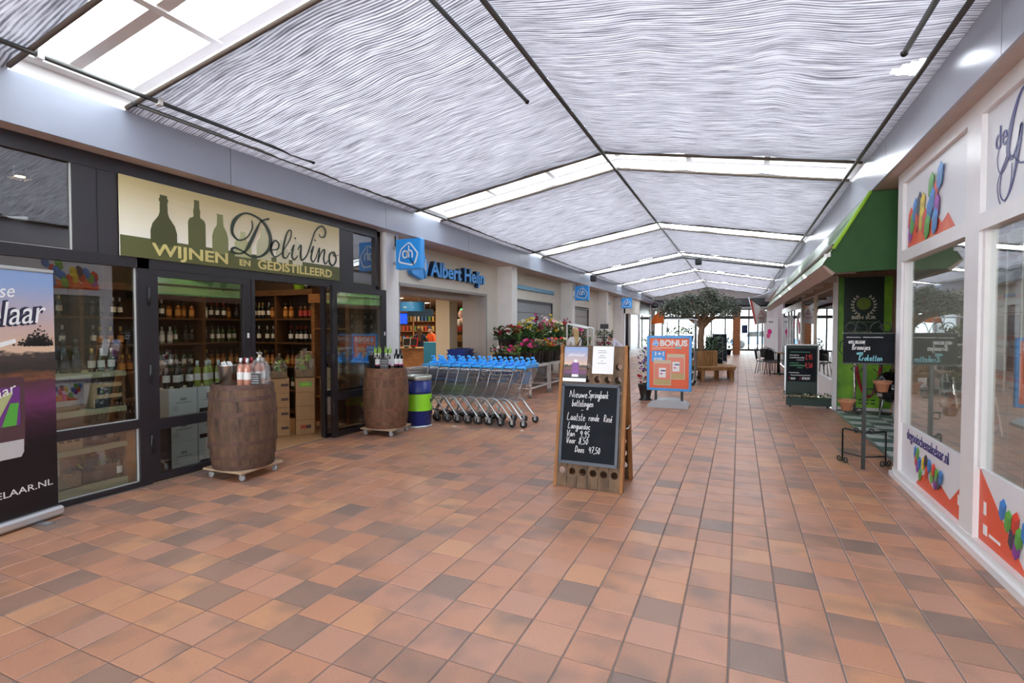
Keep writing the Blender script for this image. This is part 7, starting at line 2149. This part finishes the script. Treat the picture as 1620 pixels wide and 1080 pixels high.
scribble(.03, .17, .19, .025, q, T_, .004); scribble(.06, .115, .36, .035, q, T_, .004)
handwriting('1', .03, .04, .055, qr, T_, .003); handwriting('HALEN', .065, .04, .04, q, T_, .004, sx=.72); handwriting('3', .22, .035, .06, qr, T_, .003); handwriting('BETALEN!', .27, .045, .045, q, T_, .004, sx=.75)
q.build('white_writing', M_chalk, mb_o, fix=False).__setitem__('kind', 'stuff'); qr.build('red_writing', mat('red_chalk', (.65, .06, .06), .8), mb_o, fix=False).__setitem__('kind', 'stuff'); qg.build('green_writing', mat('green_chalk', (.15, .5, .25), .8), mb_o, fix=False).__setitem__('kind', 'stuff')
pl = thing('planter_box', 'low dark green planter box of trailing plants under the menu board', 'planter', (1.31, 11.99, 0))
M_plg = mat('dark_green_planter', (.010, .035, .024), .5)
for a in ((-.41, .41, -.06, -.045), (-.41, .41, .03, .045)): MB().box(a[0], a[1], a[2], a[3], .04, .21).build('long_board', M_plg, pl)
for x in (-.41, .395): MB().box(x, x + .015, -.045, .03, .04, .21).build('end_board', M_plg, pl)
MB().box(-.395, .395, -.045, .03, .04, .17).build('soil', mat('soil', (.03, .02, .015), .95), pl)
for x in (-.33, .33): MB().at(x, -.01, .02, rx=PI / 2).lathe([(.006, -.015), (.02, -.012), (.02, .012), (.006, .015)], 10).build('caster', M_dark, pl)
m = MB(); wq = MB(); rr = random.Random(9)
for k in range(260):
    x = rr.uniform(-.45, .42); y = rr.uniform(-.07, .0); z = .2 + rr.uniform(-.02, .08)
    d = Vector((rr.uniform(-1, 1), rr.uniform(-1, .1), rr.uniform(-.4, .9))).normalized() * rr.uniform(.04, .08); e = d.cross(Vector((0, 0, 1))).normalized() * .014; b_ = Vector((x, y, z))
    m.add([tuple(b_), tuple(b_ + d * .5 + e), tuple(b_ + d), tuple(b_ + d * .5 - e)], [(0, 1, 2, 3)], True)
for k in range(16): bloom(wq, (rr.uniform(-.1, .3), rr.uniform(-.07, 0), .25 + rr.uniform(0, .03)), .018, rr)
q = m.build('leaves', M_leaf[1], pl, fix=False); q['kind'] = 'stuff'
q = wq.build('white_blooms', M_fl['white'], pl, fix=False); q['kind'] = 'stuff'

# iron stand with chalk sign and flower pots
isd = thing('iron_sign_stand', 'black wrought iron stand with scrolls carrying a chalk sign', 'sign stand', (1.315, 6.98, 0))
M_iron = mat('black_wrought_iron', (.012, .014, .013), .45)
MB().box(-.018, .018, -.018, .018, 0, 1.22).build('post', M_iron, isd)
def scroll(cx, cz, r, turns, d=1, a0=0):
    return [(cx + d * r * (1 - t / (turns * 14) * .8) * math.cos(a0 + t * .45), 0, cz + r * (1 - t / (turns * 14) * .8) * math.sin(a0 + t * .45)) for t in range(int(turns * 14))]
for k, (dx, dy) in enumerate(((-.165, .24), (.255, .19))):
    u = Vector((dx, dy, 0)); f_ = MB()
    f_.tube([(0, 0, .42), (u.x * .9, u.y * .9, .42), (u.x, u.y, .41), (u.x, u.y, .02)], .011, 5); f_.tube([(0, 0, .14), (u.x, u.y, .13)], .008, 5)
    f_.build('foot_frame', M_iron, isd)
    sc1 = MB().at(u.x, u.y, .05, rz=math.atan2(dy, dx)); sc1.tube(scroll(.045, 0, .04, 1.4, 1, PI), .008, 5); sc1.tube(scroll(-.045, 0, .04, 1.4, -1, PI), .008, 5); sc1.build('foot_scroll', M_iron, isd)
for q_ in (1, -1): MB().at(0, -.01, .45).tube(scroll(.07 * q_, .0, .035, 1.4, q_, PI), .008, 5).build('waist_scroll', M_iron, isd)
for (cx, cz, sx) in ((-.1, .72, -1), (.12, .95, 1)):
    s2 = MB(); s2.tube([(0, 0, cz - .08)] + [(sx * (.05 + .035 * math.cos(t * .5 + 2)), 0, cz - .06 + .035 * math.sin(t * .5 + 2)) for t in range(12)], .007, 5)
    s2.tube([(0, 0, cz - .02), (sx * .1, 0, cz - .02)], .007, 5)
    s2.tube([(sx * .17 + .075 * math.cos(t * PI / 8), .075 * math.sin(t * PI / 8), cz + .05) for t in range(16)], .006, 5, closed=True); s2.build('pot_ring', M_iron, isd)
    p_ = thing('flower_pot', ('terracotta pot in the lower ring of the iron stand', 'terracotta pot in the upper ring of the iron stand')[cx > 0], 'pot', (1.315 + sx * .17, 6.98, cz - .005 - .045))
    MB().lathe([(0, 0), (.05, 0), (.07, .09), (.085, .092), (.088, .125), (.075, .125), (.07, .1), (0, .1)], 18, cap=False).build('pot', mat('terracotta_pot', (.42, .19, .10), .8), p_)
    dq = MB()
    for k in range(40):
        a = random.uniform(0, 6.3); dq.add([(.04 * math.cos(a), .04 * math.sin(a), .1), (.09 * math.cos(a + .2), .09 * math.sin(a + .2), .13), (.1 * math.cos(a), .1 * math.sin(a), .12), (.08 * math.cos(a - .2), .08 * math.sin(a - .2), .115)], [(0, 1, 2, 3)], False)
    q = dq.build('dry_moss', mat('dry_moss', (.28, .16, .08), .9), p_, fix=False); q['kind'] = 'stuff'
MB().box(-.215, .275, -.02, .0, 1.22, 1.56).build('chalk_sign', M_slate, isd)
for a in ((-.22, .28, 1.555, 1.57), (-.22, .28, 1.21, 1.225)): MB().box(a[0], a[1], -.026, .004, a[2], a[3]).build('sign_rail', M_iron, isd)
cr = MB()
for sx, cx in ((-1, -.2), (1, .26)):
    cr.tube([(cx + sx * -.02, -.01, 1.57)] + [(cx + sx * (-.06 + .05 * math.cos(t * .45)), -.01, 1.63 + .05 * math.sin(t * .45)) for t in range(14)], .006, 5)
    cr.tube([(cx, -.01, 1.3), (cx + sx * .05, -.01, 1.36), (cx + sx * .04, -.01, 1.45), (cx, -.01, 1.5)], .005, 4)
    cr.tube([(.03, -.01, 1.57), (.03 + sx * .03, -.01, 1.66), (.03 + sx * .1, -.01, 1.70), (.03 + sx * .12, -.01, 1.65), (.03 + sx * .09, -.01, 1.62)], .006, 5)
    cr.tube([(.03 + sx * .1, -.01, 1.21), (.03 + sx * .17, -.01, 1.15), (.03 + sx * .1, -.01, 1.11), (.03 + sx * .05, -.01, 1.16)], .005, 4)
cr.build('iron_scrolls', M_iron, isd)
q = MB(); T_ = plane_matrix('y-', (-.215, -.0205, 1.22)); qc = MB()
handwriting('VERS BELEGDE', .05, .225, .030, q, T_, .003, sx=.85); handwriting('Broodjes', .085, .155, .062, q, T_, .004, sx=.82)
handwriting('WARME', .13, .098, .026, qc, T_, .0025, sx=.85); handwriting('Kroketten', .15, .03, .068, qc, T_, .004, sx=.85)
scribble(.03, .29, .14, .012, q, T_, .0015); scribble(.19, .29, .19, .016, q, T_, .002)
q.build('white_writing', M_chalk, isd, fix=False).__setitem__('kind', 'stuff'); qc.build('blue_writing', mat('cyan_chalk', (.25, .62, .68), .8), isd, fix=False).__setitem__('kind', 'stuff')

# ================================================================== cafe chairs, table, stand banner, kiosk goods
def cafe_chair(label, loc, rz):
    o = thing('bistro_chair', label, 'chair', loc, rz, 'chairs at the cafe table')
    m = MB().at(0, 0, .45).lathe([(0, -.012), (.2, -.012), (.21, 0), (.2, .012), (0, .012)], 20, cap=False); m.build('seat', M_ink, o)
    for sx in (-1, 1):
        MB().tube([(sx * .15, -.15, .45), (sx * .17, -.18, 0)], .012, 6).build('leg', M_ink, o)
        MB().tube([(sx * .16, .14, .45), (sx * .18, .22, 0)], .012, 6).build('leg', M_ink, o)
    pts = [(-.18, .16, .45), (-.19, .2, .7), (-.14, .24, .86), (0, .25, .91), (.14, .24, .86), (.19, .2, .7), (.18, .16, .45)]
    MB().tube(catmull(pts, 4), .013, 6).build('back_frame', M_ink, o)
    vs = []; fs = []
    for i_ in range(5):
        z = .52 + .34 * i_ / 4; wd_ = .165 if i_ < 4 else .11
        for j in range(5): vs.append((wd_ * (j / 2 - 1), .17 + .08 * (z - .45) / .46 + .02, z))
    for i_ in range(4):
        for j in range(4): fs.append((i_ * 5 + j, i_ * 5 + j + 1, i_ * 5 + j + 6, i_ * 5 + j + 5))
    MB().add(vs, fs, True).build('back_panel', M_ink, o, fix=False)
    return o
cafe_chair('black bistro chair nearest the aisle at the cafe table', (.78, 20.3, 0), 1.3)
cafe_chair('black bistro chair facing the menu board at the cafe table', (1.06, 19.7, 0), .4)
cafe_chair('black bistro chair on the kiosk side of the cafe table', (1.56, 21.1, 0), -2.6)
cafe_chair('black bistro chair behind the cafe table by the stand banner', (.95, 21.6, 0), 2.9)
o = thing('cafe_table', 'round wooden cafe table with a dark pedestal', 'table', (1.28, 20.35, 0))
MB().at(0, 0, .74).lathe([(0, 0), (.36, 0), (.37, .012), (.36, .025), (0, .025)], 28, cap=False).build('table_top', mat('table_wood', (.34, .19, .10), .4, var=.1), o)
MB().lathe([(.05, .02), (.05, .74)], 12).build('pedestal', M_ink, o); MB().lathe([(.24, 0), (.23, .02), (.05, .04)], 20).build('foot', M_ink, o)
o = thing('stand_banner', 'narrow white stand banner with pink and blue pictures', 'banner', (1.42, 28.2, 0), .0)
MB().at(0, 0, 0, rx=-.10).box(-.32, .32, -.005, .005, .08, 2.15).build('print', M_whiteink, o)
for k, (x, z, s_, c) in enumerate(((-.05, 1.45, .1, 'hot pink'), (-.1, 1.25, .09, 'pink'))):
    MB().at(0, 0, 0, rx=-.10).prism([(x + s_ * math.cos(a * PI / 6), z + s_ * 1.4 * math.sin(a * PI / 6)) for a in range(12)], -.009, -.004, 'y').build('picture', M_fl[c], o)
MB().at(0, 0, 0, rx=-.10).prism([(-.2, .45), (.0, .45), (.06, .55), (-.02, .6), (-.08, .52), (-.16, .6), (-.22, .55)], -.009, -.004, 'y').build('picture', mat('banner_blue', (.03, .18, .55), .5), o)
MB().at(0, 0, 0, rx=-.10).box(-.1, .1, -.008, -.004, 1.9, 1.98).build('heading', M_grey, o)
MB().bbox(-.33, .33, -.08, .3, 0, .07, .01).build('base', M_greydark, o); MB().tube([(0, .3, .06), (0, .22, 2.13)], .01, 6).build('rear_pole', M_greydark, o)
o = thing('coffee_machine', 'silver coffee machine inside the delicatessen window', 'coffee machine', (2.5, 14.6, .92), -PI / 2)
MB().bbox(-.3, .3, -.25, .25, 0, .45, .02).build('machine_body', M_galv, o); MB().bbox(-.28, .28, -.3, -.25, .3, .42, .01).build('brew_head', M_ink, o); MB().box(-.25, .25, -.32, -.25, 0, .04).build('drip_tray', M_ink, o)
o = thing('shop_counter', 'dark counter inside the delicatessen window', 'counter', (2.5, 14.6, 0))
MB().bbox(-.35, .35, -1.8, 1.8, 0, .88, .01).build('counter_body', M_darkwood, o); MB().bbox(-.38, .38, -1.83, 1.83, .88, .918, .008).build('counter_top', M_beige, o)
rack('bottle_rack', 'tall dark rack of jars inside the delicatessen', (4.38, 17.6, .002), -PI / 2, 4.8, [.4, .8, 1.2, 1.6, 2.0], ups=5, top=2.3, m=M_wood)
for z in (.8, 1.2, 1.6, 2.0):
    for k in range(12):
        g = link('jar', bottle_mesh('spirit', (3, 2, 0)[k % 3], (1, 0, 3)[k % 3], 0), None, (4.18, 17.3 - k * .38, z + .006)); tag(g, '%s jar on the delicatessen rack' % ('clear', 'amber', 'dark')[k % 3], 'jar', 'jars on the delicatessen rack, ' + ('clear', 'amber', 'dark')[k % 3])
ceiling_spot((2.6, 14.0, 2.6), 8, (1, .8, .55), 'black ceiling spot inside the delicatessen', None)

# ================================================================== estate agent prints, brochures and lamps
def cubes(parent, y0, z0, s, face_x, lst):
    # small isometric cubes as printed shapes; y runs towards the viewer's right as decreasing y
    for n_, (u, v, c) in enumerate(lst):
        fx = face_x - .0007 * n_
        cy, cz = y0 - u * s, z0 + v * s
        k = s * .62
        hexa = [(0, 1), (.8, .55), (.8, -.55), (0, -1), (-.8, -.55), (-.8, .55)]
        top_ = [(0, 1), (.8, .55), (0, .15), (-.8, .55)]; right_ = [(.8, .55), (.8, -.55), (0, -1), (0, .15)]; left_ = [(-.8, .55), (0, .15), (0, -1), (-.8, -.55)]
        base = CUB[c]
        for nm, P_, f_ in (('cube_top', top_, 1.15), ('cube_side', right_, .7), ('cube_side', left_, .9)):
            MB().prism([(cy - (a * .85 + b * .22) * k, cz + b * 1.25 * k) for a, b in P_], fx - .003, fx, 'x').build(nm, mat('cube_%s_%s' % (c, f_), tuple(min(.9, q_ * f_) for q_ in base), .4), parent)
CUB = {'b': (.02, .22, .62), 'g': (.10, .42, .05), 'r': (.70, .045, .02), 'y': (.72, .55, .02), 'k': (.03, .03, .07), 'p': (.28, .03, .36), 'o': (.78, .14, .04)}
FXS = XR + .0345
def sign_thing(name, label, y0, y1, z):
    return thing(name, label, 'sign', (0, 0, 0))
M_orange = mat('agent_orange', (.76, .085, .025), .4); M_orange2 = mat('agent_orange_light', (.80, .15, .05), .4)
s1 = thing('window_sign', 'upper print of coloured cubes over an orange base above the office window', 'sign', (0, 0, 0))
MB().prism([(6.6, 2.44), (5.30, 2.44), (5.48, 2.60), (5.62, 2.54), (5.80, 2.66), (5.98, 2.56), (6.12, 2.68), (6.3, 2.56), (6.45, 2.72), (6.6, 2.6)], FXS - .002, FXS, 'x').build('orange_base', M_orange, s1)
for a, b_ in ((5.5, .12), (5.85, .16), (6.2, .14)): MB().prism([(a + .15, 2.44), (a - .12, 2.44), (a, 2.44 + b_)], FXS - .0025, FXS - .001, 'x').build('orange_facet', M_orange2, s1)
cubes(s1, 6.6, 2.60, .155, FXS - .002, [(.5, .9, 'r'), (.6, .1, 'p'), (1.0, .6, 'g'), (1.5, 1.3, 'b'), (2.0, .6, 'r'), (2.3, 1.5, 'k'), (3.0, 1.3, 'y'), (2.9, .5, 'y'), (3.5, .2, 'r'), (4.3, .7, 'b'), (4.0, -.2, 'g'), (4.6, 2.1, 'g'), (5.3, 1.4, 'r'), (5.6, .6, 'p'), (5.4, -.1, 'b'), (6.1, 2.3, 'b'), (4.9, 1.2, 'b')])
s2 = thing('window_sign', 'white upper sign with blue script company name above the office window', 'sign', (0, 0, 0))
lettering('de', .22, M_navy, s2, 'x-', (FXS - .003, 4.62, 2.84), .0015, width=.17)
lettering('ooische', .22, M_navy, s2, 'x-', (FXS - .003, 4.23, 2.80), .0015, width=.72)
q = MB(); T_ = plane_matrix('x-', (FXS - .002, 4.70, 2.44))
def sg_(pts): ribbon(q, [(p_.x, p_.y, p_.z) for p_ in catmull(pts, 8)], T_, .002)
sg_([(.50, .62, .004), (.46, .68, .008), (.38, .62, .016), (.30, .48, .026), (.27, .34, .022), (.33, .28, .010), (.40, .36, .008), (.44, .46, .014), (.42, .34, .018), (.34, .12, .010), (.24, .03, .005), (.17, .10, .004), (.20, .24, .004), (.32, .30, .004), (.44, .22, .006), (.6, .2, .008)])
sg_([(.30, .30, .004), (.18, .22, .003), (.12, .32, .003), (.16, .44, .003)]); sg_([(.27, .33, .004), (.13, .16, .003), (.2, -.0, .003), (.31, .1, .003), (.33, .25, .003)])
q.build('script_initial', M_navy, s2, fix=False)
s3 = thing('window_sign', 'low window print with blue web address and cubes over orange', 'sign', (0, 0, 0))
lettering('degooischemakelaar.nl', .15, M_navy, s3, 'x-', (FXS - .003, 6.50, .48), .0015, width=1.15)
MB().prism([(6.18, .1), (5.02, .1), (5.02, .42), (5.3, .20), (5.5, .26), (5.7, .18), (5.9, .26), (6.05, .2)], FXS - .002, FXS, 'x').build('orange_base', M_orange, s3)
cubes(s3, 6.3, .20, .085, FXS - .002, [(1, 2.3, 'b'), (1.4, 1.5, 'r'), (1.9, 2.3, 'g'), (2.0, .9, 'p'), (2.6, 1.4, 'b'), (3.0, .2, 'g'), (4.0, 1.7, 'y'), (4.8, 2.1, 'k'), (5.2, 1.0, 'r'), (6.0, 1.9, 'b'), (6.9, 1.0, 'g'), (7.4, 1.8, 'r'), (8.0, .6, 'p'), (8.4, 1.5, 'g'), (9.0, .9, 'k'), (9.6, 1.6, 'b')])
MB().box(FXS - .004, FXS - .001, 5.03, 5.13, .22, .30).build('white_mark', M_whiteink, s3)
s4 = thing('window_sign', 'low window print with orange triangle and white emblems beside blue digits', 'sign', (0, 0, 0))
MB().prism([(4.74, .1), (4.74, .61), (4.40, .36), (4.1, .14), (3.2, .1)], FXS - .002, FXS, 'x').build('orange_base', M_orange, s4)
cubes(s4, 4.5, .22, .10, FXS - .002, [(1.2, 2.0, 'b'), (2.0, 1.5, 'g'), (2.6, .6, 'k'), (3.0, 1.7, 'r'), (3.2, .2, 'p'), (3.5, .9, 'g'), (4.3, 1.6, 'b'), (4.8, .6, 'r'), (5.4, 1.4, 'k'), (6.0, .8, 'o'), (6.6, 1.7, 'g')])
lettering('0', .19, M_navy, s4, 'x-', (FXS - .003, 3.98, .46), .0015, width=.08)
MB().box(FXS - .004, FXS - .001, 4.62, 4.66, .30, .39).build('white_emblem', M_whiteink, s4); MB().box(FXS - .004, FXS - .001, 4.60, 4.66, .16, .23).build('white_emblem', M_whiteink, s4); MB().box(FXS - .004, FXS - .001, 4.40, 4.57, .17, .19).build('white_text', M_whiteink, s4)
M_acr = glass_mat('acrylic_holder', (.94, .96, .97), .1, 2, .4)
house_cols = [(.18, .30, .42), (.40, .22, .12), (.22, .32, .14), (.48, .42, .34)]
def brochure(label, x, y, z, tilt, seed, grp):
    o = thing('brochure_holder', label, 'brochure', (x, y, z), 0, grp)
    o.rotation_euler = (tilt, 0, 0)
    MB().box(-.004, .004, -.105, .105, 0, .30).build('sheet', M_whiteink, o)
    MB().box(-.006, -.004, -.095, .095, .14, .29).build('house_photo', mat('house_photo_%d' % (seed % 4), house_cols[seed % 4], .4, var=.5, scale=18), o)
    MB().box(-.006, -.004, -.095, .095, .10, .135).build('orange_band', M_orange2, o)
    MB().box(-.006, -.004, -.08, .05, .04, .06).build('text_lines', M_grey, o)
    MB().box(-.012, -.009, -.108, .108, -.005, .303).build('acrylic_cover', M_acr, o)
    return o
i = 0
for z in (1.12, 1.43, 1.74, 2.05):
    for y in (5.24, 5.0, 4.76):
        brochure('house brochure hanging upright in row %s of the office window' % {1.12: 'one', 1.43: 'two', 1.74: 'three', 2.05: 'four'}[z], XR + .30, y, z, 0, i, 'brochures in the office window, row at %d cm' % round(z * 100)); i += 1
for k, (y, z) in enumerate(((5.24, .80), (5.02, .78), (6.04, .88), (5.88, .86))):
    brochure('tilted house brochure low in the office window ' + ('beside the upright rows' if k < 2 else 'behind the web address print'), XR + .22, y, z, -.42, k, 'tilted brochures ' + ('a' if k < 2 else 'b'))
_bc = o = thing('brochure_cable', 'steel cable display holding the brochures in the office window', 'display rail', (XR + .31, 0, 0))
for y in (5.36, 5.12, 4.88, 4.64, 5.98, 5.84): MB().tube([(.01, y, .01), (.01, y, 2.6)], .003, 4).build('cable', M_galv, o)
MB().tube([(-.06, 4.6, .98), (-.06, 6.2, .98)], .006, 5).build('rail', M_galv, _bc)
M_offl = mat('office_lamp_lens', (1, .95, .85), .4, emit=(1, .93, .8), es=10)
for k, (x, y) in enumerate(((2.4, 5.6), (2.4, 4.2), (3.6, 5.0), (3.6, 3.0), (2.4, 2.6))):
    o = thing('office_light', 'round lit lamp in the office ceiling', 'lamp', (x, y, 2.58), 0, 'office ceiling lamps')
    MB().lathe([(.13, 0), (.13, .04)], 18).build('housing', M_white, o); MB().lathe([(0, -.003), (.11, -.003)], 18, cap=False).build('lens', M_offl, o)
    ld = bpy.data.lights.new('office_glow', 'AREA'); ld.shape = 'DISK'; ld.size = .22; ld.energy = 10; ld.color = (1, .93, .82)
    lo = bpy.data.objects.new('office_glow', ld); COL.objects.link(lo); lo.parent = o; lo.location = (0, 0, -.01)
o = thing('office_desk', 'white office desk behind the window', 'desk', (3.6, 4.2, 0))
MB().bbox(-.4, .4, -.8, .8, .70, .74, .008).build('desk_top', M_white, o)
for x in (-.36, .36):
    for y in (-.74, .74): MB().box(x - .025, x + .025, y - .025, y + .025, 0, .70).build('leg', M_galv, o)
o = thing('office_monitor', 'black monitor on the office desk', 'monitor', (3.7, 4.3, .742), -PI / 2)
MB().bbox(-.27, .27, -.02, .02, .12, .45, .006).build('case', M_ink, o); MB().box(-.03, .03, -.01, .03, 0, .14).build('stem', M_ink, o); MB().box(-.12, .12, -.08, .1, 0, .012).build('foot', M_ink, o)
rack('file_shelf', 'white file shelf along the office back wall', (5.08, 6.2, .002), -PI / 2, 3.6, [.4, .8, 1.2, 1.6, 2.0], ups=4, top=2.2, m=M_white)

# ================================================================== parked car outside the doors
car = thing('parked_car', 'pale blue parked car outside the far glass doors', 'car', (1.2, 46.0, -.02), .2)
M_car = mat('pale_blue_car_paint', (.20, .32, .50), .25, coat=.6)
prof = [(-2.0, .35), (-2.05, .6), (-1.9, .85), (-1.1, .95), (-.6, 1.4), (.7, 1.45), (1.4, 1.0), (2.0, .9), (2.05, .6), (2.0, .35)]
MB().prism(prof, -.85, .85, 'y').build('car_body', M_car, car)
MB().prism([(-1.0, .97), (-.58, 1.34), (0, 1.38), (0, .98)], -.86, .86, 'y').build('side_window', M_ink, car); MB().prism([(.06, .98), (.06, 1.38), (.66, 1.38), (1.2, 1.0)], -.86, .86, 'y').build('side_window', M_ink, car)
for x in (-1.3, 1.3):
    for y in (-.78, .78): MB().at(x, y, .33, rx=PI / 2).lathe([(.12, -.1), (.33, -.1), (.33, .1), (.12, .1)], 20).build('wheel', M_dark, car)
